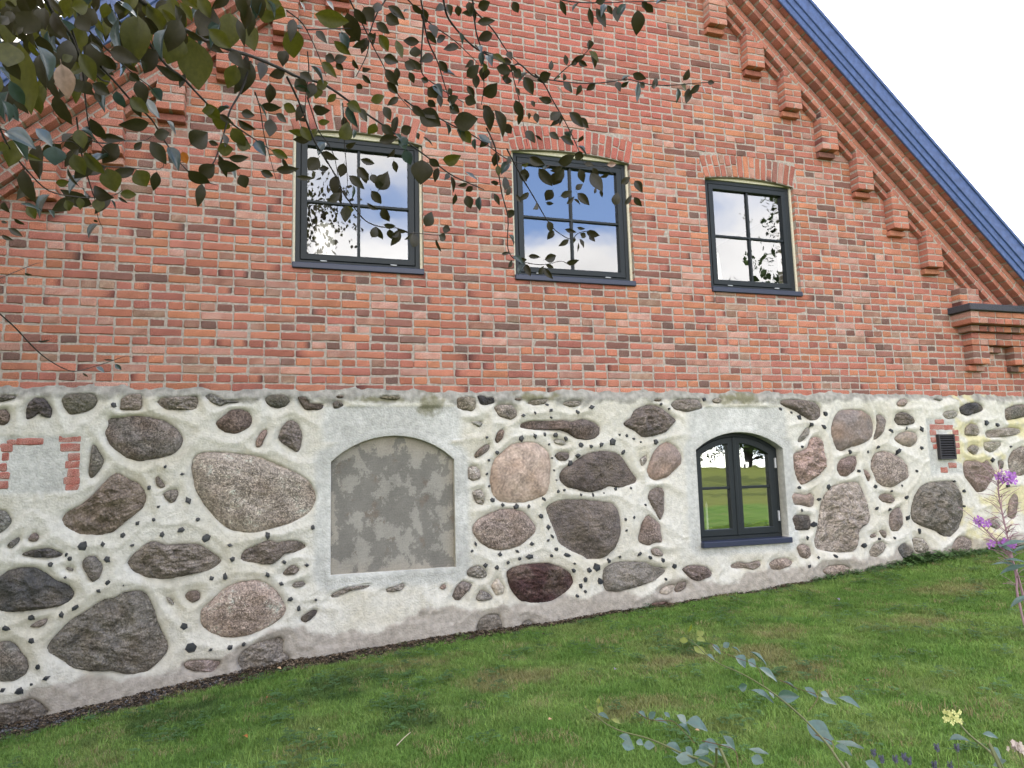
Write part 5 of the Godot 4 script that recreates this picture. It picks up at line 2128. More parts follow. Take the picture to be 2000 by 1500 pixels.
const STONES := [
	[110,105,100,2,[-0.047,-0.046,0.004,-0.041,0.065,-0.05,0.061,-0.065,0.006,-0.081,-0.044,-0.096,-0.096,-0.076]],
	[130,110,100,1,[-0.041,-0.155,-0.007,-0.15,0.025,-0.195,0.019,-0.255,-0.018,-0.28,-0.087,-0.254,-0.091,-0.175]],
	[82,74,77,2,[0.13,-0.236,0.127,-0.175,0.141,-0.105,0.178,-0.06,0.252,-0.064,0.304,-0.145,0.303,-0.216,0.264,-0.216,0.218,-0.178,0.173,-0.226]],
	[105,100,85,0,[0.367,-0.074,0.388,-0.038,0.441,-0.027,0.567,-0.021,0.609,-0.042,0.629,-0.083,0.608,-0.135,0.555,-0.171,0.448,-0.196,0.421,-0.186,0.383,-0.13]],
	[140,122,110,0,[0.789,-0.067,0.844,-0.03,0.928,-0.024,0.948,-0.05,0.95,-0.129,0.932,-0.16,0.839,-0.16,0.783,-0.16]],
	[130,118,108,2,[1.071,-0.06,1.362,-0.037,1.373,-0.08,1.36,-0.155,1.132,-0.155,1.073,-0.118,1.048,-0.087]],
	[115,115,112,2,[1.411,-0.037,1.46,-0.017,1.51,-0.041,1.581,-0.079,1.713,-0.078,1.703,-0.095,1.592,-0.101,1.547,-0.128,1.482,-0.101]],
	[125,100,92,1,[1.505,-0.262,1.564,-0.209,1.623,-0.155,1.704,-0.149,1.776,-0.177,1.802,-0.242,1.778,-0.307,1.678,-0.36,1.587,-0.349,1.526,-0.305]],
	[125,115,110,1,[0.693,-0.217,0.813,-0.212,0.887,-0.202,1,-0.213,1.125,-0.25,1.203,-0.303,1.253,-0.367,1.264,-0.409,1.237,-0.482,1.19,-0.523,1.049,-0.562,0.937,-0.575,0.852,-0.548,0.767,-0.485,0.71,-0.423,0.684,-0.34,0.701,-0.289]],
	[128,120,108,1,[0.597,-0.431,0.62,-0.432,0.668,-0.514,0.693,-0.565,0.672,-0.625,0.621,-0.695,0.594,-0.699,0.579,-0.653,0.588,-0.543]],
	[132,110,94,2,[0.404,-1.015,0.428,-0.957,0.514,-0.921,0.617,-0.835,0.686,-0.747,0.756,-0.673,0.792,-0.664,0.877,-0.722,0.942,-0.745,0.991,-0.818,1.007,-0.869,0.986,-0.94,0.914,-1.007,0.834,-1.074,0.773,-1.131,0.666,-1.151,0.541,-1.139,0.469,-1.096,0.433,-1.065]],
	[120,105,95,0,[1.063,-0.707,1.081,-0.692,1.111,-0.739,1.14,-0.771,1.131,-0.797,1.093,-0.79,1.069,-0.759]],
	[135,122,112,1,[1.119,-0.842,1.16,-0.813,1.232,-0.81,1.242,-0.847,1.22,-0.908,1.182,-0.922,1.143,-0.884]],
	[122,122,116,1,[-0.052,-0.918,0.033,-0.931,0.079,-1.01,0.056,-1.057,0.008,-1.102,-0.043,-1.09]],
	[125,105,100,0,[0.187,-1.15,0.219,-1.108,0.244,-1.105,0.268,-1.145,0.256,-1.173,0.214,-1.176]],
	[120,116,112,2,[0.05,-1.2,0.086,-1.154,0.139,-1.128,0.137,-1.167,0.101,-1.203,0.081,-1.221]],
	[78,77,80,2,[0.142,-1.263,0.208,-1.238,0.344,-1.226,0.433,-1.275,0.442,-1.295,0.356,-1.304,0.228,-1.292]],
	[180,162,146,1,[1.325,-0.587,1.362,-0.524,1.432,-0.504,1.63,-0.516,1.833,-0.546,1.965,-0.6,2.175,-0.705,2.272,-0.773,2.324,-0.862,2.337,-0.928,2.295,-1.022,2.233,-1.075,2.096,-1.133,1.944,-1.169,1.843,-1.185,1.743,-1.18,1.631,-1.153,1.531,-1.065,1.443,-0.958,1.382,-0.851,1.34,-0.725]],
	[125,112,102,2,[0.868,-1.363,0.931,-1.299,1.021,-1.224,1.076,-1.211,1.152,-1.251,1.277,-1.246,1.392,-1.252,1.47,-1.298,1.569,-1.377,1.585,-1.407,1.52,-1.46,1.371,-1.495,1.16,-1.521,1.004,-1.495,0.911,-1.441]],
	[112,107,104,0,[0.566,-1.343,0.594,-1.307,0.653,-1.305,0.706,-1.374,0.712,-1.419,0.69,-1.483,0.641,-1.512,0.599,-1.444,0.567,-1.387]],
	[120,105,98,2,[1.715,-1.395,1.745,-1.326,1.813,-1.296,1.945,-1.249,2.015,-1.278,2.089,-1.261,2.18,-1.27,2.264,-1.317,2.193,-1.364,2.078,-1.37,2.037,-1.414,1.976,-1.456,1.908,-1.452,1.847,-1.436,1.767,-1.423]],
	[82,82,70,0,[1.892,-0.056,1.939,-0.028,2.043,-0.022,2.091,-0.055,2.102,-0.082,2.066,-0.127,2.003,-0.144,1.94,-0.127,1.909,-0.1]],
	[82,66,60,0,[2.16,-0.038,2.233,-0.043,2.246,-0.101,2.386,-0.104,2.376,-0.152,2.23,-0.159,2.193,-0.104]],
	[95,90,88,2,[2.463,-0.087,2.517,-0.075,2.562,-0.109,2.518,-0.143,2.468,-0.149]],
	[115,95,82,0,[2.484,-0.03,2.55,-0.024,2.561,-0.046,2.506,-0.052]],
	[120,112,80,0,[2.842,-0.039,2.967,-0.027,3.071,-0.038,3.025,-0.067,2.91,-0.056]],
	[150,115,105,0,[1.826,-0.427,1.871,-0.34,1.912,-0.314,1.922,-0.352,1.892,-0.417,1.873,-0.471,1.832,-0.481]],
	[122,108,105,2,[2.006,-0.396,2.036,-0.309,2.078,-0.254,2.12,-0.243,2.173,-0.277,2.2,-0.343,2.206,-0.388,2.191,-0.498,2.165,-0.525,2.09,-0.474,2.038,-0.441]],
	[138,127,105,1,[3.587,-0.041,3.679,-0.028,3.765,-0.046,3.763,-0.142,3.725,-0.172,3.64,-0.16,3.58,-0.136]],
	[45,50,62,0,[3.778,-0.022,3.828,-0.015,3.877,-0.039,3.94,-0.033,3.951,-0.087,3.863,-0.112,3.807,-0.106]],
	[150,135,125,1,[3.937,-0.13,3.988,-0.105,4.115,-0.105,4.164,-0.163,4.168,-0.212,4.111,-0.251,4.045,-0.236,3.985,-0.212]],
	[150,150,145,0,[3.662,-0.273,3.822,-0.262,3.828,-0.286,3.796,-0.321,3.735,-0.285]],
	[130,115,108,1,[3.735,-0.581,3.779,-0.523,3.854,-0.477,3.898,-0.477,3.884,-0.525,3.827,-0.571,3.753,-0.611]],
	[130,105,95,1,[3.942,-0.43,3.969,-0.359,4.02,-0.335,4.038,-0.359,4.017,-0.431,3.954,-0.478]],
	[180,149,131,3,[3.898,-0.703,3.935,-0.609,4.037,-0.525,4.104,-0.478,4.232,-0.46,4.36,-0.472,4.436,-0.522,4.486,-0.596,4.492,-0.717,4.477,-0.838,4.447,-0.957,4.343,-0.997,4.215,-1.025,4.089,-1.025,3.965,-1.011,3.903,-0.938,3.881,-0.82]],
	[178,162,152,1,[3.672,-0.686,3.752,-0.676,3.793,-0.724,3.798,-0.794,3.724,-0.816,3.676,-0.791]],
	[165,155,145,2,[3.71,-0.909,3.796,-0.888,3.831,-0.971,3.817,-1.04,3.744,-1.014]],
	[166,141,131,1,[3.696,-1.241,3.741,-1.174,3.839,-1.123,3.963,-1.081,4.087,-1.077,4.212,-1.115,4.271,-1.174,4.329,-1.262,4.307,-1.317,4.239,-1.375,4.152,-1.426,4.077,-1.445,3.978,-1.458,3.866,-1.433,3.785,-1.383,3.714,-1.301]],
	[125,118,110,2,[3.641,-1.62,3.684,-1.587,3.766,-1.578,3.832,-1.633,3.836,-1.683,3.764,-1.692,3.654,-1.662]],
	[135,118,108,2,[2.051,-1.532,2.12,-1.47,2.165,-1.473,2.203,-1.513,2.154,-1.552,2.076,-1.551]],
	[115,98,95,1,[4.147,-0.324,4.186,-0.288,4.302,-0.252,4.471,-0.265,4.63,-0.253,4.722,-0.272,4.845,-0.241,4.952,-0.273,5.025,-0.33,5.022,-0.393,4.958,-0.442,4.863,-0.451,4.756,-0.434,4.678,-0.377,4.573,-0.345,4.429,-0.344,4.274,-0.343]],
	[112,98,96,2,[5.269,-0.287,5.356,-0.243,5.403,-0.153,5.549,-0.101,5.664,-0.108,5.734,-0.153,5.875,-0.258,5.812,-0.323,5.735,-0.387,5.588,-0.424,5.474,-0.429,5.392,-0.358,5.296,-0.319]],
	[130,118,112,0,[5.811,-0.101,5.873,-0.054,6.022,-0.041,6.157,-0.047,6.196,-0.14,6.089,-0.16,6.013,-0.179,5.867,-0.153]],
	[110,95,92,0,[4.525,-0.596,4.579,-0.561,4.684,-0.569,4.689,-0.612,4.654,-0.648,4.575,-0.646]],
	[101,86,85,0,[4.57,-0.792,4.598,-0.732,4.706,-0.673,4.802,-0.614,4.884,-0.578,5.021,-0.556,5.158,-0.571,5.239,-0.61,5.317,-0.724,5.356,-0.788,5.422,-0.865,5.322,-0.9,5.21,-0.921,5.087,-0.905,5.004,-0.94,4.868,-0.96,4.736,-0.919,4.632,-0.891,4.581,-0.841]],
	[142,116,108,3,[5.505,-0.767,5.546,-0.666,5.594,-0.578,5.67,-0.502,5.759,-0.478,5.858,-0.531,5.911,-0.622,5.906,-0.7,5.844,-0.75,5.737,-0.836,5.606,-0.865,5.536,-0.844]],
	[125,108,105,0,[5.505,-1.031,5.53,-0.957,5.603,-0.928,5.681,-0.937,5.681,-1.063,5.673,-1.189,5.633,-1.268,5.588,-1.185,5.536,-1.095]],
	[150,125,118,1,[5.395,-1.362,5.428,-1.265,5.489,-1.193,5.557,-1.234,5.625,-1.287,5.628,-1.349,5.649,-1.475,5.572,-1.471,5.486,-1.497,5.39,-1.461,5.379,-1.411]],
	[106,93,90,0,[4.423,-1.076,4.509,-1.031,4.64,-1.012,4.812,-1.019,4.999,-1.044,5.12,-1.067,5.173,-1.118,5.196,-1.205,5.204,-1.316,5.171,-1.424,5.112,-1.518,5.014,-1.585,4.907,-1.591,4.84,-1.599,4.789,-1.56,4.648,-1.492,4.546,-1.427,4.5,-1.294,4.452,-1.173]],
	[135,125,108,0,[4.282,-0.068,4.492,-0.042,4.464,-0.092,4.333,-0.117,4.269,-0.092]],
	[140,130,118,2,[4.623,-0.091,4.704,-0.066,4.832,-0.065,4.823,-0.116,4.715,-0.129,4.635,-0.104]],
	[120,100,90,0,[4.135,-0.044,4.232,-0.043,4.205,-0.066,4.154,-0.062]],
	[130,112,100,0,[5.625,-0.043,5.726,-0.042,5.71,-0.064,5.638,-0.065]],
	[170,160,155,1,[5.433,-0.651,5.507,-0.602,5.518,-0.666,5.458,-0.728]],
	[165,145,140,0,[5.512,-1.529,5.583,-1.521,5.663,-1.6,5.592,-1.608,5.516,-1.579]],
	[165,160,150,0,[4.517,-0.437,4.596,-0.444,4.674,-0.476,4.62,-0.5,4.542,-0.48]],
	[150,140,122,0,[6.293,-0.059,6.388,-0.025,6.433,-0.045,6.399,-0.086,6.337,-0.086]],
	[150,130,122,0,[6.385,-1.744,6.491,-1.71,6.574,-1.736,6.76,-1.716,6.769,-1.763,6.685,-1.809,6.553,-1.775,6.431,-1.783]],
	[86,50,52,2,[4.019,-1.647,4.082,-1.612,4.237,-1.589,4.435,-1.595,4.548,-1.635,4.662,-1.702,4.695,-1.784,4.656,-1.847,4.567,-1.906,4.451,-1.955,4.281,-1.949,4.143,-1.919,4.076,-1.843,4.037,-1.763]],
	[125,118,112,0,[4.995,-1.684,5.096,-1.636,5.248,-1.632,5.449,-1.652,5.525,-1.691,5.681,-1.728,5.662,-1.768,5.548,-1.829,5.437,-1.863,5.312,-1.887,5.128,-1.914,5.008,-1.899,4.981,-1.83,4.985,-1.75]],
	[120,98,95,2,[5.84,-1.745,5.906,-1.715,6.004,-1.714,6.134,-1.743,6.187,-1.803,6.16,-1.844,6.01,-1.875,5.931,-1.842]],
	[185,175,165,3,[5.582,-1.927,5.671,-1.886,5.759,-1.885,5.732,-1.938,5.666,-1.982,5.572,-1.961]],
	[125,105,100,0,[5.732,-1.932,5.784,-1.866,5.889,-1.867,5.885,-1.915,5.827,-1.952,5.754,-1.968]],
	[130,85,80,0,[5.441,-2.066,5.505,-2.037,5.662,-2.036,5.676,-2.071,5.58,-2.098,5.471,-2.096]],
	[185,160,148,1,[6.858,-1.748,6.942,-1.712,7.082,-1.71,7.174,-1.752,7.126,-1.796,6.977,-1.828,6.884,-1.812]],
	[185,175,160,3,[3.868,-1.762,3.938,-1.694,4.003,-1.799,3.987,-1.848,3.919,-1.861]],
	[140,125,122,1,[3.508,-1.826,3.549,-1.741,3.602,-1.701,3.695,-1.733,3.681,-1.776,3.627,-1.822,3.573,-1.874,3.534,-1.865]],
	[150,142,138,1,[3.726,-1.855,3.774,-1.789,3.867,-1.84,3.893,-1.88,3.798,-1.898,3.732,-1.887]],
	[120,110,105,0,[2.134,-1.635,2.157,-1.613,2.226,-1.609,2.255,-1.637,2.203,-1.657,2.14,-1.655]],
	[86,76,72,0,[2.2,-1.908,2.24,-1.883,2.309,-1.847,2.345,-1.856,2.339,-1.885,2.287,-1.933,2.246,-1.953,2.212,-1.939]],
	[140,130,122,2,[2.438,-1.745,2.545,-1.694,2.666,-1.678,2.787,-1.669,2.812,-1.701,2.666,-1.708,2.569,-1.731,2.462,-1.771]],
	[150,140,130,2,[2.886,-1.737,2.96,-1.718,3.073,-1.683,3.092,-1.715,3.048,-1.748,2.948,-1.753]],
	[165,130,120,0,[3.392,-1.743,3.432,-1.714,3.457,-1.735,3.444,-1.765,3.411,-1.763]],
	[74,74,76,0,[-0.029,-1.455,0.024,-1.416,0.069,-1.377,0.152,-1.361,0.247,-1.367,0.326,-1.415,0.396,-1.479,0.484,-1.512,0.531,-1.58,0.509,-1.632,0.414,-1.678,0.272,-1.688,0.159,-1.695,0.038,-1.68,-0.019,-1.644]],
	[116,109,100,2,[0.342,-1.979,0.368,-1.929,0.422,-1.86,0.496,-1.781,0.61,-1.716,0.706,-1.647,0.806,-1.633,0.855,-1.599,0.956,-1.59,1.018,-1.605,1.05,-1.652,1.095,-1.755,1.118,-1.845,1.174,-1.971,1.207,-2.051,1.188,-2.104,1.108,-2.183,1.068,-2.222,0.927,-2.234,0.806,-2.195,0.668,-2.18,0.511,-2.132,0.431,-2.061,0.362,-2.012]],
	[196,166,151,1,[1.422,-1.861,1.431,-1.782,1.514,-1.708,1.601,-1.625,1.71,-1.58,1.841,-1.572,1.918,-1.594,1.995,-1.654,2.065,-1.742,2.095,-1.836,2.055,-1.903,1.967,-1.953,1.848,-2,1.762,-2.024,1.61,-2.018,1.512,-1.969,1.446,-1.919]],
	[125,120,112,1,[-0.005,-1.915,0.049,-1.899,0.104,-1.899,0.152,-1.93,0.193,-1.996,0.232,-2.041,0.244,-2.105,0.228,-2.155,0.156,-2.199,0.064,-2.194,0.007,-2.142]],
	[120,98,88,0,[1.306,-1.66,1.332,-1.628,1.395,-1.622,1.428,-1.658,1.419,-1.702,1.366,-1.723,1.323,-1.689]],
	[140,125,120,0,[0.239,-1.802,0.276,-1.773,0.351,-1.753,0.343,-1.795,0.297,-1.822,0.23,-1.811]],
	[150,125,120,0,[1.305,-2.192,1.335,-2.163,1.441,-2.162,1.548,-2.178,1.602,-2.195,1.592,-2.233,1.55,-2.278,1.39,-2.256,1.326,-2.228]],
	[130,120,112,2,[1.699,-2.211,1.74,-2.135,1.83,-2.087,1.929,-2.064,2.037,-2.037,2.081,-2.066,2.07,-2.167,2.128,-2.209,2.116,-2.286,1.861,-2.304,1.743,-2.292]],
	[120,110,102,2,[0.036,-2.349,0.182,-2.345,0.283,-2.326,0.351,-2.375,0.41,-2.444,0.337,-2.487,0.218,-2.523,0.137,-2.543,0.047,-2.552]],
	[150,146,140,0,[1.164,-1.649,1.207,-1.675,1.24,-1.733,1.197,-1.708]],
	[135,130,126,0,[0.45,-1.38,0.499,-1.388,0.515,-1.416,0.47,-1.408]],
	[122,114,106,0,[3.713,-2.117,3.755,-2.045,3.836,-2.008,3.944,-2.023,3.969,-2.114,3.994,-2.192,3.804,-2.224,3.711,-2.216]],
	[118,112,104,0,[4.147,-2.117,4.217,-2.084,4.285,-2.141,4.283,-2.218,4.144,-2.205]],
	[115,100,95,0,[7.14,-0.056,7.281,-0.041,7.48,-0.047,7.629,-0.082,7.683,-0.138,7.675,-0.223,7.612,-0.264,7.527,-0.271,7.447,-0.229,7.336,-0.166,7.208,-0.118,7.144,-0.097]],
	[122,107,104,3,[7.784,-0.42,7.793,-0.322,7.836,-0.237,7.912,-0.166,8.054,-0.145,8.229,-0.159,8.346,-0.224,8.382,-0.311,8.362,-0.411,8.318,-0.482,8.188,-0.537,8.027,-0.57,7.902,-0.611,7.843,-0.596,7.808,-0.518]],
	[130,115,110,0,[8.42,-0.21,8.493,-0.203,8.558,-0.268,8.521,-0.355,8.466,-0.441,8.37,-0.497,8.345,-0.483,8.4,-0.383,8.421,-0.282]],
	[150,125,115,0,[8.717,-0.079,8.786,-0.034,8.88,-0.026,8.904,-0.063,8.832,-0.115,8.74,-0.115]],
	[100,92,88,2,[8.667,-0.269,8.712,-0.196,8.807,-0.174,8.879,-0.196,8.948,-0.24,8.977,-0.307,8.863,-0.328,8.715,-0.327]],
	[135,128,120,3,[8.643,-0.479,8.742,-0.415,8.854,-0.398,8.964,-0.417,8.994,-0.476,8.959,-0.534,8.869,-0.583,8.761,-0.56,8.675,-0.515]],
	[176,136,126,2,[7.262,-0.62,7.363,-0.601,7.449,-0.569,7.509,-0.459,7.594,-0.446,7.666,-0.488,7.655,-0.599,7.681,-0.683,7.682,-0.766,7.606,-0.847,7.483,-0.912,7.346,-0.969,7.294,-0.907,7.264,-0.784]],
	[146,116,113,1,[7.827,-0.756,7.875,-0.701,7.982,-0.668,8.096,-0.663,8.096,-0.748,8.052,-0.831,7.942,-0.891,7.857,-0.881,7.82,-0.825]],
	[167,146,136,1,[8.282,-0.808,8.302,-0.71,8.373,-0.633,8.5,-0.616,8.64,-0.659,8.759,-0.733,8.806,-0.806,8.81,-0.922,8.714,-0.962,8.561,-1.028,8.42,-1.01,8.338,-0.951,8.312,-0.865]],
	[140,118,112,3,[7.181,-1.078,7.225,-1.04,7.321,-1.056,7.386,-1.072,7.454,-1.047,7.498,-1.103,7.483,-1.184,7.423,-1.202,7.311,-1.171,7.214,-1.167]],
	[95,88,86,1,[7.169,-1.305,7.221,-1.267,7.416,-1.282,7.425,-1.357,7.409,-1.437,7.303,-1.438,7.174,-1.432]],
	[166,149,139,2,[7.446,-1.572,7.5,-1.441,7.549,-1.268,7.575,-1.174,7.635,-1.067,7.727,-0.988,7.867,-0.958,8.005,-0.948,8.092,-0.944,8.152,-1.043,8.19,-1.17,8.216,-1.338,8.182,-1.405,8.074,-1.442,8.014,-1.521,7.986,-1.629,7.962,-1.695,7.825,-1.701,7.626,-1.682,7.48,-1.647]],
	[135,112,105,0,[8.346,-1.12,8.429,-1.088,8.534,-1.105,8.6,-1.164,8.523,-1.204,8.401,-1.178]],
	[135,115,110,0,[8.478,-1.363,8.493,-1.308,8.571,-1.255,8.645,-1.244,8.662,-1.329,8.647,-1.455,8.596,-1.509,8.489,-1.503,8.47,-1.433]],
	[116,109,101,2,[8.808,-1.25,8.858,-1.138,8.944,-1.041,9.062,-0.987,9.251,-0.978,9.424,-0.975,9.511,-1.044,9.551,-1.177,9.554,-1.294,9.548,-1.411,9.464,-1.537,9.339,-1.617,9.227,-1.604,9.088,-1.519,8.91,-1.468,8.789,-1.405,8.781,-1.32]],
	[60,62,70,0,[9.643,-0.129,9.779,-0.075,9.941,-0.059,10.035,-0.105,10.048,-0.159,9.923,-0.19,9.758,-0.227,9.663,-0.197]],
	[150,145,135,0,[9.38,-0.204,9.452,-0.167,9.57,-0.159,9.624,-0.197,9.578,-0.25,9.44,-0.264]],
	[120,115,108,1,[10.356,-0.151,10.509,-0.096,10.68,-0.08,10.799,-0.135,10.742,-0.23,10.568,-0.26,10.357,-0.283]],
	[145,135,125,0,[9.698,-0.453,9.72,-0.363,9.806,-0.311,9.902,-0.334,9.93,-0.426,9.885,-0.463]],
	[150,138,130,0,[10.012,-0.411,10.177,-0.39,10.427,-0.368,10.591,-0.385,10.593,-0.439,10.37,-0.476,10.042,-0.487]],
	[155,148,130,0,[9.973,-0.547,10.055,-0.533,10.258,-0.536,10.251,-0.582,10.076,-0.67,9.982,-0.623]],
	[140,130,120,0,[9.715,-0.611,9.791,-0.567,9.869,-0.576,9.89,-0.637,9.813,-0.688,9.74,-0.649]],
	[140,112,105,0,[9.62,-0.811,9.657,-0.752,9.804,-0.755,9.919,-0.788,10.005,-0.744,10.09,-0.852,10.102,-0.912,10.028,-1,9.912,-1.116,9.792,-1.127,9.708,-1.021,9.623,-0.929]],
	[105,100,95,0,[10.164,-0.763,10.246,-0.757,10.242,-0.855,10.179,-0.869]],
	[150,140,130,1,[10.326,-0.766,10.427,-0.646,10.602,-0.587,10.793,-0.714,10.722,-0.898,10.505,-0.953,10.345,-0.919]],
	[125,122,118,0,[9.269,-0.017,9.357,-0.004,9.431,-0.031,9.351,-0.05]],
	[165,152,140,1,[8.15,-1.706,8.228,-1.628,8.353,-1.607,8.41,-1.652,8.339,-1.731,8.247,-1.773,8.16,-1.768]],
	[86,88,90,0,[8.546,-1.701,8.596,-1.655,8.67,-1.638,8.75,-1.727,8.814,-1.8,8.719,-1.836,8.597,-1.801]],
	[160,150,138,2,[8.767,-1.587,8.929,-1.61,9.006,-1.727,8.926,-1.779,8.785,-1.743]],
	[155,135,125,1,[9.303,-1.744,9.394,-1.634,9.512,-1.605,9.64,-1.662,9.607,-1.761,9.465,-1.811,9.317,-1.788]],
	[130,115,110,0,[8.313,-1.488,8.401,-1.492,8.422,-1.542,8.391,-1.582,8.343,-1.538]],
	[125,105,100,0,[8.177,-1.536,8.258,-1.513,8.28,-1.548,8.2,-1.565]],
	[165,140,130,1,[7.223,-1.6,7.306,-1.578,7.385,-1.609,7.401,-1.703,7.34,-1.739,7.262,-1.708]],
	[128,127,122,0,[7.332,-0.484,7.452,-0.354,7.521,-0.334,7.497,-0.403,7.389,-0.499,7.346,-0.512]],
	[150,120,112,0,[8.177,-0.806,8.227,-0.835,8.27,-0.921,8.23,-0.962,8.189,-0.862]],
	[140,118,110,0,[10.277,-1.234,10.395,-1.132,10.408,-1.314,10.325,-1.46,10.228,-1.426]],
	[135,132,128,0,[9.923,-1.457,10.026,-1.432,10.113,-1.525,10.047,-1.566,9.935,-1.516]],
	[170,148,136,1,[7.508,-1.874,7.605,-1.822,7.793,-1.817,7.902,-1.873,7.822,-1.927,7.613,-1.944]]]
const CHIPS := [
	0.743,-0.12,0.035,1.138,-0.621,0.025,1.264,-0.687,0.029,1.025,-0.788,0.032,1.096,-0.943,0.024,1.317,-0.901,0.043,0.947,-1.068,0.031,1.066,-1.044,0.021,1.393,-1.058,0.027,0.845,-1.156,0.038,1.13,-1.163,0.036,1.271,-1.135,0.043,
	1.455,-1.208,0.056,0.566,-1.226,0.049,0.707,-1.219,0.032,0.918,-1.237,0.026,1.641,-1.277,0.028,1.663,-1.39,0.03,0.743,-1.336,0.036,0.358,-1.351,0.028,0.486,-1.315,0.023,0.459,-1.285,0.026,1.937,-1.215,0.037,2.072,-1.44,0.031,
	2.254,-1.475,0.035,3.953,-0.556,0.032,3.871,-0.626,0.025,3.85,-0.751,0.025,3.872,-0.867,0.022,3.897,-0.996,0.034,3.997,-1.041,0.04,3.73,-1.381,0.034,3.961,-1.491,0.032,3.822,-1.577,0.034,3.923,-1.604,0.032,4.035,-1.567,0.025,
	3.696,-1.442,0.029,3.858,-0.415,0.025,2.301,-1.164,0.027,4.471,-0.106,0.029,4.502,-0.161,0.039,4.222,-0.212,0.036,4.341,-0.186,0.026,4.78,-0.182,0.035,4.927,-0.132,0.044,4.506,-0.229,0.021,4.196,-0.426,0.043,4.331,-0.405,0.034,
	4.432,-0.395,0.031,4.543,-0.399,0.037,4.65,-0.433,0.037,4.473,-0.486,0.021,4.805,-0.497,0.04,4.91,-0.513,0.035,5.017,-0.496,0.036,5.138,-0.468,0.055,5.221,-0.405,0.028,5.302,-0.413,0.028,5.376,-0.444,0.025,5.449,-0.477,0.02,
	5.613,-0.48,0.046,4.77,-0.598,0.048,4.687,-0.67,0.042,5.255,-0.575,0.039,4.505,-0.618,0.018,4.518,-0.736,0.021,4.534,-0.827,0.018,4.408,-1.006,0.033,4.133,-1.062,0.045,4.253,-1.066,0.03,4.614,-0.924,0.024,4.55,-0.936,0.026,
	4.781,-0.975,0.029,4.91,-0.985,0.03,5.023,-0.968,0.019,5.154,-0.934,0.027,5.32,-0.929,0.025,4.368,-1.163,0.033,4.44,-1.264,0.044,4.476,-1.351,0.033,4.43,-1.386,0.026,4.271,-1.413,0.038,4.128,-1.47,0.037,4.255,-1.524,0.045,
	4.147,-1.539,0.022,4.513,-1.473,0.039,4.623,-1.536,0.052,4.462,-1.527,0.026,5.246,-1.231,0.03,5.333,-1.211,0.03,5.246,-1.336,0.025,5.047,-1.613,0.04,5.167,-1.581,0.027,5.376,-1.566,0.041,5.488,-1.607,0.033,5.631,-1.645,0.042,
	5.755,-1.709,0.037,4.917,-1.667,0.042,4.837,-1.686,0.034,5.462,-1.098,0.028,4.68,-1.676,0.034,6.201,-0.048,0.033,5.7,-0.099,0.023,5.785,-0.144,0.021,3.927,-1.604,0.035,4.149,-1.537,0.028,4.038,-1.565,0.028,4.678,-1.682,0.032,
	4.842,-1.692,0.038,4.919,-1.668,0.054,4.795,-1.769,0.044,4.949,-1.799,0.051,4.745,-1.829,0.035,4.79,-1.881,0.026,4.701,-1.913,0.032,5.65,-1.828,0.025,4.688,-1.616,0.023,0.743,-1.34,0.038,0.487,-1.315,0.025,0.356,-1.353,0.031,
	0.754,-1.515,0.034,0.69,-1.574,0.034,0.866,-1.546,0.014,0.462,-1.457,0.018,0.445,-1.737,0.035,0.246,-1.741,0.034,0.539,-1.687,0.043,0.083,-1.801,0.041,0.256,-1.91,0.038,0.308,-2.103,0.032,0.365,-2.19,0.042,0.275,-2.224,0.019,
	0.199,-2.264,0.043,0.086,-2.248,0.031,1.316,-1.896,0.049,1.369,-2.063,0.061,1.518,-2.091,0.028,1.658,-2.091,0.033,1.763,-2.075,0.024,1.508,-1.537,0.033,1.613,-1.53,0.042,1.94,-1.535,0.034,2.05,-1.615,0.027,1.663,-1.392,0.029,
	2.071,-1.441,0.034,2.123,-1.745,0.034,2.19,-1.829,0.035,2.051,-1.615,0.03,2.328,-1.766,0.019,1.941,-1.535,0.032,4.239,-1.523,0.051,3.822,-1.575,0.03,3.926,-1.604,0.03,7.137,-0.143,0.036,7.269,-0.184,0.026,7.367,-0.241,0.047,
	7.523,-0.314,0.044,7.715,-0.199,0.048,7.675,-0.347,0.051,7.368,-0.554,0.026,7.999,-0.623,0.038,8.244,-0.628,0.028,8.386,-0.572,0.032,8.598,-0.393,0.055,9.028,-0.374,0.049,8.821,-0.365,0.037,9.001,-0.593,0.034,8.675,-0.621,0.055,
	10.032,-0.309,0.057,10.207,-0.334,0.045,10.379,-0.599,0.033,10.06,-0.749,0.044,7.677,-0.99,0.044,7.291,-0.985,0.039,8.302,-1.01,0.039,8.519,-1.065,0.025,8.684,-1.011,0.025,8.91,-0.85,0.03,9.453,-0.983,0.031,7.542,-1.118,0.04,
	8.3,-1.243,0.039,8.471,-1.264,0.036,8.723,-1.14,0.044,8.714,-1.37,0.051,7.459,-1.384,0.056,7.349,-1.512,0.036,8.077,-1.636,0.048,8.289,-1.575,0.031,8.497,-1.576,0.028,8.856,-1.518,0.044,9.582,-1.102,0.031,9.569,-1.273,0.031,
	7.342,-1.812,0.042,7.699,-1.73,0.04,7.465,-1.725,0.026,7.297,-1.223,0.023,8.099,-0.832,0.028,10.264,-1.06,0.045]
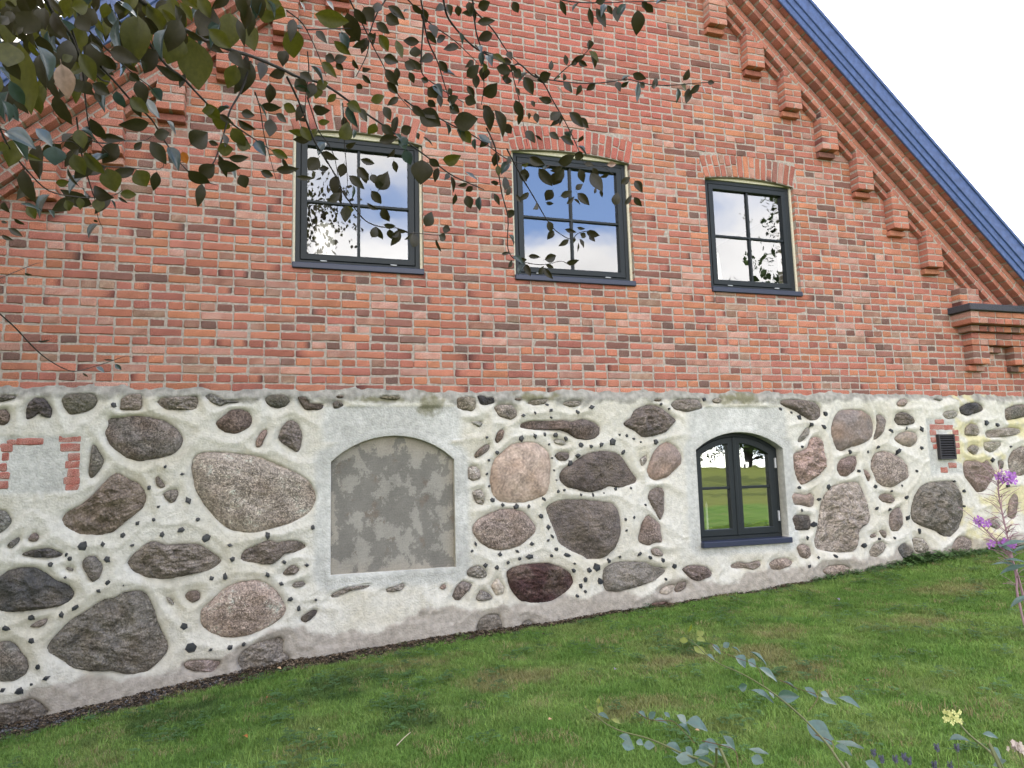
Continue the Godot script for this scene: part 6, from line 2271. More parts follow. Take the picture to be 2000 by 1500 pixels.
const TWIGS := [
	[0.0027,[1.729,-0.028,5.364,1.732,-0.031,5.321,1.739,-0.027,5.27,1.743,-0.038,5.227,1.75,-0.036,5.191,1.758,-0.035,5.15,1.766,-0.024,5.123]],
	[0.0041,[1.801,0.146,5.131,1.839,0.174,5.026,1.897,0.212,4.907,1.943,0.243,4.832,1.996,0.274,4.759,2.054,0.298,4.683,2.095,0.31,4.634,2.154,0.335,4.574,2.19,0.341,4.536,2.244,0.341,4.479,2.302,0.337,4.422,2.354,0.334,4.375,2.403,0.327,4.332,2.475,0.316,4.274,2.549,0.3,4.217,2.612,0.285,4.173,2.671,0.281,4.138,2.748,0.276,4.097]],
	[0.0027,[1.803,0.118,5.098,1.813,0.105,5.052,1.835,0.1,4.984,1.857,0.107,4.932,1.881,0.104,4.875,1.912,0.1,4.809,1.941,0.102,4.757,1.98,0.105,4.693,2.025,0.106,4.628,2.069,0.109,4.57]],
	[0.0017,[1.747,0.016,5.267,1.753,0.012,5.223,1.763,0.017,5.173,1.774,0.022,5.128,1.786,0.026,5.084,1.8,0.032,5.04,1.814,0.037,5.002]],
	[0.0019,[1.759,-0.017,5.16,1.771,-0.015,5.109,1.789,-0.018,5.043,1.81,-0.017,4.98,1.821,-0.021,4.899,1.828,-0.018,4.838,1.852,-0.055,4.855,1.877,-0.062,4.799,1.914,-0.047,4.735]],
	[0.0016,[1.741,-0.019,5.265,1.744,-0.046,5.214,1.743,-0.077,5.188,1.743,-0.126,5.147,1.741,-0.119,5.067,1.746,-0.108,4.981]],
	[0.0012,[1.734,-0.13,5.191,1.715,-0.152,5.068,1.702,-0.164,4.939,1.7,-0.167,4.911,1.691,-0.183,4.84,1.69,-0.19,4.788]],
	[0.0014,[1.7,-0.252,5.424,1.699,-0.257,5.404,1.682,-0.247,5.312,1.671,-0.235,5.209,1.666,-0.219,5.076,1.683,-0.188,4.97,1.703,-0.163,4.906,1.726,-0.137,4.862,1.739,-0.122,4.855]],
	[0.0010,[1.699,-0.263,5.419,1.699,-0.257,5.404,1.698,-0.228,5.32,1.706,-0.188,5.216,1.72,-0.158,5.157,1.721,-0.149,5.098]],
	[0.0012,[1.726,-0.139,5.068,1.729,-0.131,4.999,1.75,-0.104,4.931,1.801,-0.052,4.813,1.812,-0.037,4.831]],
	[0.0012,[1.734,-0.134,5.123,1.744,-0.115,5.063,1.768,-0.083,5.011,1.792,-0.052,4.952,1.807,-0.036,4.944]],
	[0.0024,[1.985,0.258,4.768,1.965,0.187,4.761,1.941,0.127,4.769,1.931,0.083,4.765,1.91,0.003,4.764,1.886,-0.055,4.784,1.885,-0.073,4.777]],
	[0.0025,[2.34,0.646,4.553,2.336,0.63,4.547,2.314,0.59,4.545,2.294,0.532,4.531,2.289,0.482,4.508,2.257,0.409,4.501]],
	[0.0021,[2.225,0.572,4.629,2.236,0.56,4.609,2.269,0.54,4.561,2.308,0.508,4.503,2.344,0.481,4.455,2.373,0.448,4.413,2.42,0.425,4.363,2.458,0.414,4.329]],
	[0.0027,[2.452,0.71,4.491,2.454,0.698,4.483,2.467,0.66,4.449,2.469,0.555,4.39,2.481,0.524,4.365,2.526,0.519,4.33,2.576,0.515,4.294,2.639,0.513,4.254]],
	[0.0027,[2.467,0.66,4.449,2.491,0.615,4.405,2.53,0.58,4.358,2.565,0.528,4.307,2.605,0.475,4.257]],
	[0.0023,[2.398,0.679,4.52,2.411,0.675,4.506,2.457,0.668,4.462,2.495,0.662,4.428,2.58,0.662,4.367,2.643,0.651,4.319,2.686,0.64,4.287]],
	[0.0031,[2.529,0.75,4.453,2.535,0.734,4.44,2.558,0.705,4.405,2.628,0.683,4.346,2.692,0.677,4.303,2.816,0.684,4.239,2.854,0.7,4.228,2.925,0.685,4.188,3.006,0.698,4.161,3.111,0.719,4.132,3.217,0.746,4.111,3.314,0.77,4.116,3.34,0.769,4.129,3.414,0.744,4.155,3.493,0.732,4.193,3.57,0.726,4.239,3.624,0.72,4.272]],
	[0.0029,[2.636,0.801,4.408,2.647,0.768,4.381,2.665,0.719,4.342,2.697,0.672,4.298,2.711,0.613,4.259,2.716,0.578,4.239,2.711,0.531,4.22]],
	[0.0029,[2.645,0.786,4.393,2.651,0.769,4.379,2.728,0.752,4.322,2.783,0.724,4.276,2.811,0.712,4.255,2.854,0.7,4.228]],
	[0.0024,[2.419,0.432,4.367,2.461,0.429,4.334,2.534,0.434,4.284,2.605,0.433,4.238,2.679,0.432,4.194,2.745,0.421,4.154,2.86,0.398,4.091,3.005,0.421,4.041,3.154,0.444,4.001,3.273,0.471,3.979,3.34,0.449,3.955]],
	[0.0026,[2.924,0.692,4.192,2.966,0.678,4.167,3.021,0.633,4.124,3.07,0.595,4.09,3.128,0.54,4.047,3.163,0.5,4.02,3.194,0.461,3.996]],
	[0.0021,[3.01,0.702,4.161,3.06,0.753,4.167,3.143,0.827,4.175,3.154,0.87,4.193]],
	[0.0026,[2.833,0.433,4.116,2.867,0.398,4.088,2.919,0.347,4.047,2.968,0.303,4.012,3.024,0.246,3.973,3.066,0.211,3.948,3.11,0.191,3.928,3.16,0.182,3.911,3.193,0.21,3.911,3.254,0.229,3.901]],
	[0.0025,[2.74,0.47,4.178,2.782,0.424,4.137,2.8,0.366,4.105,2.825,0.285,4.064,2.86,0.207,4.022,2.864,0.117,3.993,2.881,0.078,3.975,2.914,0.065,3.959,2.988,0.062,3.931,3.053,0.071,3.912,3.118,0.092,3.898,3.158,0.082,3.884]],
	[0.0027,[2.96,0.933,4.304,3.007,0.935,4.285,3.097,0.958,4.261,3.223,0.997,4.238,3.277,0.997,4.257,3.445,0.976,4.339]],
	[0.0025,[2.067,0.291,4.661,2.093,0.264,4.612,2.115,0.232,4.568,2.143,0.19,4.516,2.173,0.165,4.473,2.203,0.137,4.43,2.228,0.101,4.392,2.26,0.077,4.354,2.304,0.049,4.306,2.355,0.048,4.264,2.41,0.061,4.228,2.451,0.059,4.197,2.492,0.067,4.173,2.577,0.084,4.125,2.613,0.113,4.113]],
	[0.0016,[2.12,0.281,4.587,2.139,0.246,4.547,2.155,0.221,4.516,2.184,0.204,4.478,2.202,0.176,4.447,2.212,0.141,4.423,2.228,0.101,4.392]],
	[0.0016,[2.22,0.327,4.497,2.224,0.292,4.476,2.23,0.226,4.441,2.239,0.165,4.407,2.243,0.125,4.387]],
	[0.0009,[1.558,-0.361,4.974,1.562,-0.355,4.963,1.581,-0.326,4.922,1.597,-0.304,4.892,1.602,-0.298,4.879]],
	[0.0015,[1.532,-0.397,4.916,1.53,-0.401,4.857,1.529,-0.411,4.766,1.529,-0.43,4.659,1.534,-0.445,4.573,1.548,-0.456,4.483,1.563,-0.455,4.432,1.593,-0.435,4.387,1.621,-0.416,4.349,1.65,-0.395,4.314,1.666,-0.394,4.28]],
	[0.0015,[1.993,0.204,4.724,2.004,0.181,4.694,2.013,0.132,4.657,2.025,0.095,4.623,2.044,0.04,4.574]],
	[0.0015,[2.118,0.38,4.644,2.123,0.34,4.615,2.117,0.291,4.596,2.117,0.233,4.567,2.136,0.195,4.527,2.181,0.154,4.46]],
	[0.0016,[2.065,0.422,4.742,2.103,0.428,4.691,2.13,0.411,4.645,2.152,0.387,4.604,2.17,0.359,4.568]],
	[0.0017,[2.117,0.424,4.671,2.229,0.503,4.582,2.322,0.554,4.516,2.389,0.584,4.471]],
	[0.0020,[2.702,0.681,4.299,2.799,0.691,4.251,2.84,0.642,4.206,2.87,0.59,4.167,2.894,0.532,4.131,2.922,0.465,4.091]]]
const LEAVES := [
	[1.804,0.136,5.109,1.795,0.037,5.084,0.4,0],[1.853,0.179,4.991,1.837,0.112,4.968,0.6,0],[1.876,0.202,4.948,1.883,0.117,4.874,0.5,0],
	[1.841,0.203,5.044,1.843,0.166,5.018,0.9,0],[1.945,0.317,4.878,1.942,0.233,4.852,0.5,0],[1.97,0.326,4.837,1.995,0.265,4.802,0.45,0],
	[1.956,0.233,4.803,1.935,0.178,4.775,0.45,0],[1.711,-0.141,5.431,1.71,-0.178,5.422,0.8,0],[1.714,-0.118,5.411,1.725,-0.201,5.344,0.3,0],
	[1.734,-0.143,5.185,1.743,-0.177,5.178,0.5,0],[1.713,-0.163,5.128,1.73,-0.199,5.113,0.5,0],[1.723,-0.146,5.098,1.739,-0.172,5.084,0.4,0],
	[1.734,-0.123,4.983,1.748,-0.17,4.964,0.6,0],[1.766,-0.086,4.891,1.788,-0.118,4.872,0.7,0],[1.884,0.075,4.851,1.918,0.085,4.847,0.45,0],
	[1.931,0.109,4.778,1.913,0.08,4.754,0.8,0],[1.941,0.097,4.754,1.97,0.055,4.74,0.5,0],[1.948,0.065,4.726,1.986,0.063,4.719,0.6,0],
	[1.91,0.023,4.773,1.949,0.033,4.769,0.6,0],[1.73,-0.077,5.271,1.745,-0.067,5.276,0.6,0],[1.736,-0.062,5.247,1.745,-0.076,5.244,0.8,0],
	[1.688,-0.255,5.36,1.683,-0.267,5.351,0.9,0],[1.682,-0.243,5.296,1.717,-0.251,5.288,0.2,0],[1.675,-0.207,5.083,1.699,-0.202,5.082,0.5,0],
	[1.742,0.005,5.289,1.768,0.019,5.281,0.6,0],[1.772,0.085,5.198,1.767,0.06,5.181,0.5,0],[1.813,0.16,5.1,1.822,0.134,5.082,0.5,0],
	[1.917,0.291,4.918,1.89,0.239,4.874,0.7,1],[1.982,0.268,4.778,1.968,0.182,4.759,0.4,1],[1.723,-0.127,5.274,1.734,-0.172,5.24,0.35,1],
	[1.712,-0.175,5.189,1.729,-0.159,5.194,0.5,1],[1.743,-0.119,5.093,1.787,-0.118,5.097,0.3,1],[1.774,-0.075,4.949,1.79,-0.055,4.952,0.4,1],
	[1.806,-0.037,4.951,1.842,-0.026,4.938,0.5,1],[1.863,-0.009,4.852,1.903,0.018,4.869,0.7,1],[1.896,0.03,4.803,1.92,0.026,4.797,0.4,1],
	[1.959,0.137,4.743,1.994,0.134,4.744,0.5,1],[1.951,0.12,4.748,1.997,0.101,4.727,0.3,1],[1.816,-0.036,4.807,1.844,-0.009,4.808,0.6,1],
	[1.877,-0.057,4.801,1.915,-0.032,4.816,0.6,1],[1.915,0.025,4.765,1.936,-0.027,4.727,0.2,1],[1.958,0.01,4.685,1.976,-0.021,4.667,0.6,1],
	[1.93,0.023,4.738,1.984,0.026,4.729,0.3,1],[1.788,-0.003,5.055,1.799,-0.04,5.023,0.3,1],[1.804,0.067,5.054,1.811,0.048,5.044,0.4,1],
	[1.748,-0.058,5.18,1.776,-0.067,5.161,0.5,1],[1.723,-0.064,5.386,1.709,-0.091,5.363,0.7,1],[1.729,-0.037,5.354,1.725,-0.07,5.347,0.6,1],
	[1.731,-0.037,5.321,1.737,-0.055,5.3,0.8,1],[1.746,0.013,5.265,1.762,-0.009,5.251,0.7,1],[1.762,0.057,5.219,1.741,0.027,5.207,0.6,1],
	[1.777,0.092,5.178,1.797,0.085,5.176,0.8,1],[1.735,-0.081,5.233,1.743,-0.098,5.218,0.8,1],[1.742,-0.067,5.203,1.752,-0.088,5.194,0.8,1],
	[1.762,0.008,5.167,1.778,-0.013,5.141,0.5,1],[1.751,-0.061,5.16,1.762,-0.079,5.152,0.5,1],[1.786,0.022,5.082,1.804,0.011,5.071,0.6,1],
	[1.698,-0.178,5.1,1.714,-0.213,5.085,0.15,1],[1.863,0.123,4.926,1.852,0.093,4.909,0.3,1],[1.716,-0.101,5.435,1.71,-0.118,5.431,0.6,1],
	[1.715,-0.108,5.463,1.728,-0.113,5.461,0.6,1],[1.718,-0.098,5.395,1.703,-0.109,5.39,0.6,1],[1.711,-0.14,5.459,1.72,-0.126,5.461,0.6,1],
	[1.807,0.134,5.098,1.834,0.105,5.073,0.5,1],[1.722,-0.08,5.353,1.728,-0.106,5.323,0.5,1],[1.709,-0.158,5.423,1.717,-0.188,5.412,0.5,1],
	[1.783,0.094,5.155,1.772,0.036,5.102,0.38,2],[1.719,-0.098,5.358,1.742,-0.143,5.342,0.4,2],[1.706,-0.184,5.41,1.719,-0.211,5.375,0.3,2],
	[1.703,-0.22,5.42,1.713,-0.244,5.401,0.4,2],[1.771,-0.025,5.104,1.779,-0.054,5.085,0.5,2],[1.8,0.009,5.024,1.821,-0.02,4.988,0.45,2],
	[1.811,0.035,5.009,1.831,0.021,4.991,0.7,2],[1.829,0.005,4.94,1.854,-0.011,4.921,0.6,2],[1.709,-0.207,5.31,1.736,-0.227,5.306,0.5,2],
	[1.707,-0.185,5.204,1.707,-0.218,5.193,0.75,2],[1.93,0.02,4.737,1.959,-0.017,4.732,0.3,2],[1.752,-0.002,5.209,1.767,-0.017,5.203,0.35,2],
	[1.978,0.363,4.847,1.998,0.345,4.84,0.5,2],[1.909,0.26,4.913,1.921,0.238,4.888,0.6,2],[1.778,0.098,5.182,1.818,0.087,5.18,0.5,2],
	[1.73,-0.076,5.277,1.739,-0.13,5.256,0.4,3],[1.852,-0.026,4.867,1.864,-0.051,4.855,0.55,4],[2.013,0.396,4.808,2.063,0.376,4.776,0.6,0],
	[2.072,0.406,4.722,2.092,0.343,4.651,0.45,0],[2.122,0.462,4.687,2.225,0.459,4.675,0.35,0],[2.055,0.225,4.643,2.093,0.209,4.643,0.5,0],
	[2.182,0.451,4.605,2.235,0.419,4.586,0.3,0],[2.14,0.317,4.581,2.174,0.331,4.585,0.6,0],[2.147,0.33,4.58,2.144,0.29,4.57,0.6,0],
	[2.318,0.549,4.517,2.355,0.511,4.489,0.4,0],[2.377,0.569,4.474,2.395,0.517,4.45,0.4,0],[2.3,0.372,4.44,2.348,0.386,4.451,0.45,0],
	[2.225,0.33,4.493,2.277,0.315,4.483,0.5,0],[2.328,0.333,4.397,2.311,0.297,4.372,0.6,0],[2.21,0.227,4.461,2.244,0.274,4.486,0.6,0],
	[2.146,0.24,4.537,2.183,0.241,4.537,0.4,0],[2.101,0.208,4.575,2.131,0.168,4.566,0.4,0],[2.636,0.436,4.221,2.674,0.391,4.208,0.5,0],
	[2.564,0.316,4.214,2.628,0.318,4.246,0.5,0],[1.996,0.358,4.811,2.04,0.35,4.804,0.5,0],[2.005,0.388,4.817,2.054,0.387,4.813,0.6,0],
	[2.219,0.541,4.616,2.256,0.475,4.556,0.4,1],[2.267,0.578,4.586,2.301,0.544,4.57,0.7,1],[2.066,0.348,4.695,2.054,0.307,4.685,0.6,1],
	[2.027,0.254,4.698,2.027,0.206,4.671,0.4,1],[2.03,0.181,4.655,2.025,0.131,4.641,0.5,1],[2.037,0.193,4.653,2.071,0.18,4.639,0.4,1],
	[2.086,0.304,4.643,2.116,0.273,4.629,0.6,1],[2.095,0.322,4.64,2.132,0.302,4.633,0.5,1],[2.243,0.447,4.535,2.263,0.424,4.512,0.3,1],
	[2.283,0.523,4.537,2.308,0.515,4.536,0.6,1],[2.335,0.6,4.53,2.38,0.578,4.527,0.6,1],[2.337,0.624,4.542,2.398,0.591,4.536,0.3,1],
	[2.451,0.553,4.403,2.444,0.584,4.421,0.8,1],[2.335,0.498,4.473,2.382,0.485,4.485,0.5,1],[2.386,0.506,4.431,2.39,0.466,4.406,0.35,1],
	[2.407,0.526,4.424,2.445,0.513,4.411,0.6,1],[2.427,0.512,4.401,2.449,0.482,4.385,0.4,1],[2.529,0.589,4.363,2.566,0.557,4.343,0.4,1],
	[2.469,0.512,4.368,2.499,0.506,4.361,0.5,1],[2.351,0.452,4.434,2.393,0.422,4.41,0.35,1],[2.272,0.427,4.495,2.303,0.405,4.478,0.3,1],
	[2.258,0.395,4.492,2.277,0.383,4.482,0.6,1],[2.494,0.499,4.343,2.534,0.48,4.33,0.7,1],[2.542,0.505,4.311,2.549,0.46,4.296,0.35,1],
	[2.501,0.47,4.324,2.528,0.447,4.316,0.6,1],[2.575,0.532,4.303,2.589,0.51,4.297,0.5,1],[2.569,0.49,4.287,2.608,0.498,4.307,0.5,1],
	[2.58,0.483,4.277,2.62,0.463,4.273,0.6,1],[2.636,0.581,4.288,2.68,0.608,4.324,0.5,1],[2.679,0.615,4.279,2.686,0.572,4.25,0.4,1],
	[2.707,0.648,4.279,2.713,0.604,4.251,0.6,1],[2.708,0.552,4.232,2.755,0.58,4.28,0.6,1],[2.643,0.566,4.276,2.676,0.53,4.266,0.35,1],
	[2.637,0.527,4.261,2.68,0.508,4.265,0.6,1],[2.749,0.656,4.26,2.813,0.644,4.264,0.45,1],[2.773,0.683,4.261,2.809,0.67,4.276,0.5,1],
	[2.624,0.783,4.405,2.635,0.745,4.391,0.5,1],[2.656,0.778,4.381,2.699,0.79,4.401,0.6,1],[2.541,0.737,4.437,2.564,0.706,4.424,0.5,1],
	[2.583,0.754,4.417,2.596,0.726,4.395,0.5,1],[2.346,0.385,4.405,2.375,0.348,4.395,0.5,1],[2.4,0.386,4.361,2.386,0.326,4.34,0.3,1],
	[2.408,0.336,4.332,2.444,0.359,4.339,0.6,1],[2.331,0.28,4.371,2.394,0.292,4.396,0.35,1],[2.467,0.428,4.329,2.54,0.377,4.336,0.55,1],
	[2.594,0.437,4.246,2.679,0.44,4.281,0.55,1],[2.72,0.541,4.22,2.754,0.455,4.193,0.35,1],[2.759,0.543,4.2,2.808,0.447,4.184,0.3,1],
	[2.813,0.509,4.158,2.844,0.477,4.15,0.6,1],[2.467,0.364,4.3,2.482,0.346,4.286,0.5,1],[2.607,0.287,4.177,2.622,0.227,4.168,0.2,1],
	[2.704,0.277,4.12,2.679,0.257,4.106,0.5,1],[2.158,0.163,4.488,2.128,0.127,4.466,0.6,1],[2.231,0.184,4.422,2.222,0.147,4.395,0.5,1],
	[2.274,0.21,4.392,2.326,0.205,4.379,0.3,1],[2.267,0.19,4.39,2.305,0.147,4.388,0.4,1],[2.397,0.293,4.322,2.375,0.261,4.303,0.25,1],
	[2.39,0.258,4.313,2.405,0.223,4.289,0.35,1],[2.318,0.19,4.345,2.33,0.159,4.342,0.6,1],[2.374,0.212,4.307,2.345,0.168,4.282,0.6,1],
	[2.056,0.107,4.586,2.073,0.07,4.579,0.25,1],[2.069,0.094,4.564,2.096,0.083,4.554,0.2,1],[2.001,0.042,4.634,2.038,0.035,4.619,0.4,1],
	[2.086,0.075,4.535,2.143,0.074,4.534,0.2,1],[2.188,0.404,4.572,2.221,0.413,4.592,0.5,1],[2.162,0.402,4.601,2.193,0.387,4.603,0.6,1],
	[2.195,0.409,4.566,2.217,0.39,4.558,0.5,1],[2.199,0.479,4.601,2.222,0.461,4.582,0.4,1],[2.495,0.304,4.255,2.494,0.217,4.23,0.65,1],
	[1.995,0.191,4.713,2.025,0.159,4.69,0.25,2],[2.397,0.638,4.495,2.411,0.647,4.505,0.5,2],[2.236,0.34,4.486,2.26,0.271,4.464,0.3,2],
	[2.255,0.282,4.441,2.264,0.258,4.426,0.5,2],[2.408,0.333,4.331,2.434,0.293,4.321,0.6,2],[2.428,0.305,4.303,2.447,0.254,4.287,0.5,2],
	[2.5,0.434,4.308,2.5,0.402,4.284,0.2,2],[2.699,0.442,4.187,2.75,0.407,4.184,0.35,2],[2.486,0.36,4.284,2.531,0.339,4.274,0.4,2],
	[2.658,0.314,4.158,2.704,0.278,4.154,0.4,2],[2.093,0.464,4.729,2.115,0.444,4.724,0.4,2],[2.162,0.517,4.67,2.189,0.504,4.664,0.6,2],
	[3.121,0.959,4.252,3.153,0.91,4.21,0.25,1],[3.15,0.967,4.247,3.197,0.903,4.217,0.35,1],[3.201,0.986,4.24,3.229,0.963,4.221,0.4,1],
	[3.24,0.996,4.236,3.25,0.931,4.22,0.4,1],[3.315,0.98,4.265,3.336,0.895,4.226,0.45,1],[3.323,0.996,4.281,3.349,0.973,4.27,0.6,1],
	[2.793,0.856,4.344,2.822,0.826,4.325,0.5,1],[3.142,0.866,4.195,3.154,0.834,4.176,0.7,1],[3.157,0.827,4.17,3.191,0.783,4.149,0.4,1],
	[3.061,0.757,4.168,3.049,0.796,4.177,0.4,1],[3.073,0.76,4.166,3.1,0.79,4.191,0.4,1],[3.103,0.789,4.169,3.143,0.768,4.171,0.4,1],
	[2.99,0.72,4.178,2.989,0.754,4.197,0.4,1],[2.938,0.681,4.181,2.98,0.7,4.203,0.6,1],[3.052,0.706,4.147,3.051,0.731,4.166,0.5,1],
	[2.869,0.675,4.208,2.92,0.618,4.183,0.4,1],[2.824,0.675,4.23,2.863,0.654,4.227,0.6,1],[2.842,0.628,4.198,2.869,0.607,4.189,0.4,1],
	[2.846,0.598,4.182,2.882,0.532,4.158,0.35,1],[2.919,0.612,4.156,2.933,0.589,4.156,0.5,1],[2.941,0.582,4.133,2.955,0.546,4.118,0.45,1],
	[3.008,0.567,4.1,3.048,0.602,4.122,0.5,1],[3.05,0.607,4.102,3.062,0.568,4.081,0.3,1],[3.084,0.624,4.098,3.154,0.57,4.089,0.35,1],
	[3.134,0.615,4.077,3.18,0.573,4.079,0.4,1],[2.913,0.574,4.141,2.92,0.549,4.133,0.4,1],[2.945,0.509,4.1,2.981,0.489,4.097,0.2,1],
	[3.007,0.533,4.086,3.047,0.505,4.1,0.4,1],[3.056,0.532,4.068,3.124,0.505,4.066,0.35,1],[3.174,0.564,4.043,3.163,0.538,4.015,0.4,1],
	[3.135,0.489,4.024,3.178,0.477,4.025,0.7,1],[3.31,0.744,4.098,3.333,0.761,4.132,0.35,1],[3.34,0.788,4.142,3.388,0.756,4.164,0.4,1],
	[3.421,0.732,4.151,3.445,0.766,4.172,0.5,1],[3.52,0.737,4.214,3.534,0.771,4.25,0.5,1],[3.548,0.721,4.222,3.54,0.663,4.192,0.4,1],
	[3.599,0.725,4.258,3.624,0.715,4.271,0.5,1],[3.056,0.44,4.031,3.13,0.452,4.059,0.5,1],[2.926,0.432,4.076,2.984,0.395,4.094,0.4,1],
	[3.216,0.446,3.984,3.272,0.365,3.974,0.4,1],[3.083,0.419,4.014,3.063,0.37,3.977,0.6,1],[3.365,0.416,3.951,3.407,0.438,3.974,0.45,1],
	[3.414,0.43,3.982,3.445,0.374,3.994,0.4,1],[2.918,0.396,4.065,2.923,0.344,4.032,0.5,1],[3,0.402,4.036,3.033,0.347,4.026,0.5,1],
	[2.992,0.633,4.135,3.018,0.612,4.134,0.6,2],[3.31,0.764,4.111,3.337,0.786,4.137,0.5,2],[3.37,0.769,4.146,3.368,0.688,4.109,0.25,2],
	[3.441,0.741,4.168,3.487,0.728,4.174,0.4,2],[3.446,0.752,4.178,3.465,0.751,4.194,0.4,2],[3.506,0.728,4.199,3.527,0.674,4.177,0.35,2],
	[3.584,0.723,4.246,3.596,0.682,4.24,0.45,2],[3.019,0.689,4.151,3.054,0.65,4.138,0.2,3],[3.293,0.479,3.977,3.338,0.484,3.99,0.4,3],
	[2.971,0.41,4.05,3.042,0.35,4.027,0.35,1],[3.06,0.374,4.005,3.085,0.411,4.045,0.5,1],[3.279,0.392,3.948,3.292,0.358,3.937,0.3,1],
	[3.251,0.364,3.945,3.262,0.392,3.955,0.4,1],[3.158,0.363,3.97,3.18,0.381,3.995,0.5,1],[3.163,0.36,3.968,3.218,0.306,3.973,0.35,1],
	[3.085,0.326,3.979,3.136,0.341,3.999,0.4,1],[3.119,0.302,3.961,3.152,0.332,3.981,0.3,1],[3.151,0.331,3.961,3.182,0.31,3.967,0.25,1],
	[3.057,0.351,3.997,3.033,0.31,3.965,0.55,1],[3.023,0.295,3.989,3.056,0.284,3.994,0.4,1],[3.355,0.332,3.911,3.362,0.384,3.942,0.5,1],
	[3.39,0.334,3.928,3.422,0.372,3.955,0.3,1],[3.42,0.37,3.959,3.457,0.325,3.956,0.35,1],[3.117,0.214,3.933,3.171,0.199,3.944,0.25,1],
	[3.177,0.229,3.921,3.213,0.219,3.932,0.25,1],[3.22,0.219,3.906,3.277,0.202,3.933,0.4,1],[3.176,0.193,3.91,3.174,0.169,3.902,0.4,1],
	[3.192,0.179,3.902,3.204,0.138,3.881,0.15,1],[3.196,0.192,3.904,3.22,0.156,3.91,0.35,1],[3.242,0.211,3.898,3.265,0.179,3.906,0.4,1],
	[2.957,0.087,3.949,3,0.078,3.975,0.3,1],[3.032,0.083,3.922,3.085,0.1,3.936,0.5,1],[2.914,0.069,3.96,2.952,0.066,3.962,0.4,1],
	[2.944,0.062,3.947,2.972,0.008,3.949,0.35,1],[3.011,0.025,3.914,3.03,0.054,3.935,0.5,1],[3.033,0.06,3.915,3.068,0.008,3.924,0.3,1],
	[2.873,0.027,3.965,2.887,0.058,3.977,0.4,1],[2.842,0.075,3.991,2.872,0.078,4.001,0.3,1],[2.841,0.275,4.054,2.866,0.312,4.068,0.4,1],
	[2.882,0.295,4.043,2.909,0.26,4.045,0.3,1],[2.839,0.289,4.059,2.845,0.349,4.073,0.4,1],[2.182,0.052,4.42,2.221,0.08,4.434,0.4,1],
	[2.242,0.077,4.37,2.235,0.028,4.342,0.5,1],[2.315,0.144,4.33,2.354,0.106,4.309,0.4,1],[2.361,0.114,4.282,2.382,0.067,4.254,0.45,1],
	[2.302,0.102,4.326,2.342,0.079,4.322,0.25,1],[2.287,0.191,4.372,2.306,0.151,4.354,0.45,1],[2.325,0.17,4.331,2.362,0.15,4.326,0.45,1],
	[2.341,0.144,4.309,2.37,0.196,4.347,0.5,1],[2.324,0.002,4.275,2.343,0.037,4.289,0.55,1],[2.36,0.058,4.264,2.406,0.053,4.258,0.35,1],
	[2.392,0.025,4.229,2.423,0.052,4.234,0.35,1],[2.41,0.061,4.227,2.444,0.045,4.237,0.35,1],[2.474,0.01,4.168,2.486,0.07,4.184,0.5,1],
	[2.516,0.09,4.164,2.541,0.136,4.192,0.55,1],[2.261,0.138,4.375,2.265,0.094,4.367,0.2,2],[2.583,0.109,4.129,2.613,0.098,4.139,0.7,1],
	[2.559,0.073,4.132,2.581,0.022,4.11,0.15,1],[2.632,0.237,4.144,2.633,0.197,4.115,0.3,1],[2.674,0.244,4.124,2.695,0.195,4.109,0.5,1],
	[2.787,0.278,4.079,2.816,0.234,4.073,0.3,1],[2.836,0.071,3.992,2.868,0.079,4.004,0.3,1],[2.733,0.256,4.097,2.735,0.205,4.066,0.4,2],
	[1.672,-0.204,5.001,1.678,-0.224,4.988,0.6,0],[1.686,-0.184,4.966,1.691,-0.209,4.963,0.5,0],[1.706,-0.16,4.908,1.708,-0.193,4.902,0.6,0],
	[1.73,-0.133,4.858,1.762,-0.127,4.845,0.45,0],[1.64,-0.257,5.102,1.653,-0.278,5.091,0.5,0],[1.727,-0.137,4.854,1.747,-0.148,4.843,0.2,1],
	[1.685,-0.19,4.85,1.691,-0.196,4.845,0.6,1],[1.634,-0.28,5.183,1.638,-0.299,5.173,0.5,1],[1.622,-0.282,5.103,1.636,-0.293,5.091,0.3,1],
	[1.613,-0.299,5.13,1.623,-0.3,5.127,0.4,1],[1.611,-0.297,5.095,1.635,-0.311,5.089,0.3,1],[1.601,-0.31,5.092,1.62,-0.319,5.089,0.3,1],
	[1.581,-0.327,4.905,1.593,-0.331,4.894,0.3,1],[1.536,-0.419,4.659,1.564,-0.418,4.661,0.15,1],[1.609,-0.416,4.381,1.635,-0.416,4.372,0.15,1],
	[1.57,-0.455,4.411,1.583,-0.467,4.401,0.2,1],[1.717,-0.148,4.865,1.729,-0.167,4.86,0.2,2],[1.636,-0.267,5.133,1.674,-0.273,5.133,0.15,2],
	[1.65,-0.235,5.024,1.662,-0.248,5.017,0.4,2],[1.593,-0.435,4.387,1.617,-0.449,4.383,0.4,2],[1.626,-0.418,4.33,1.644,-0.435,4.325,0.4,2]]
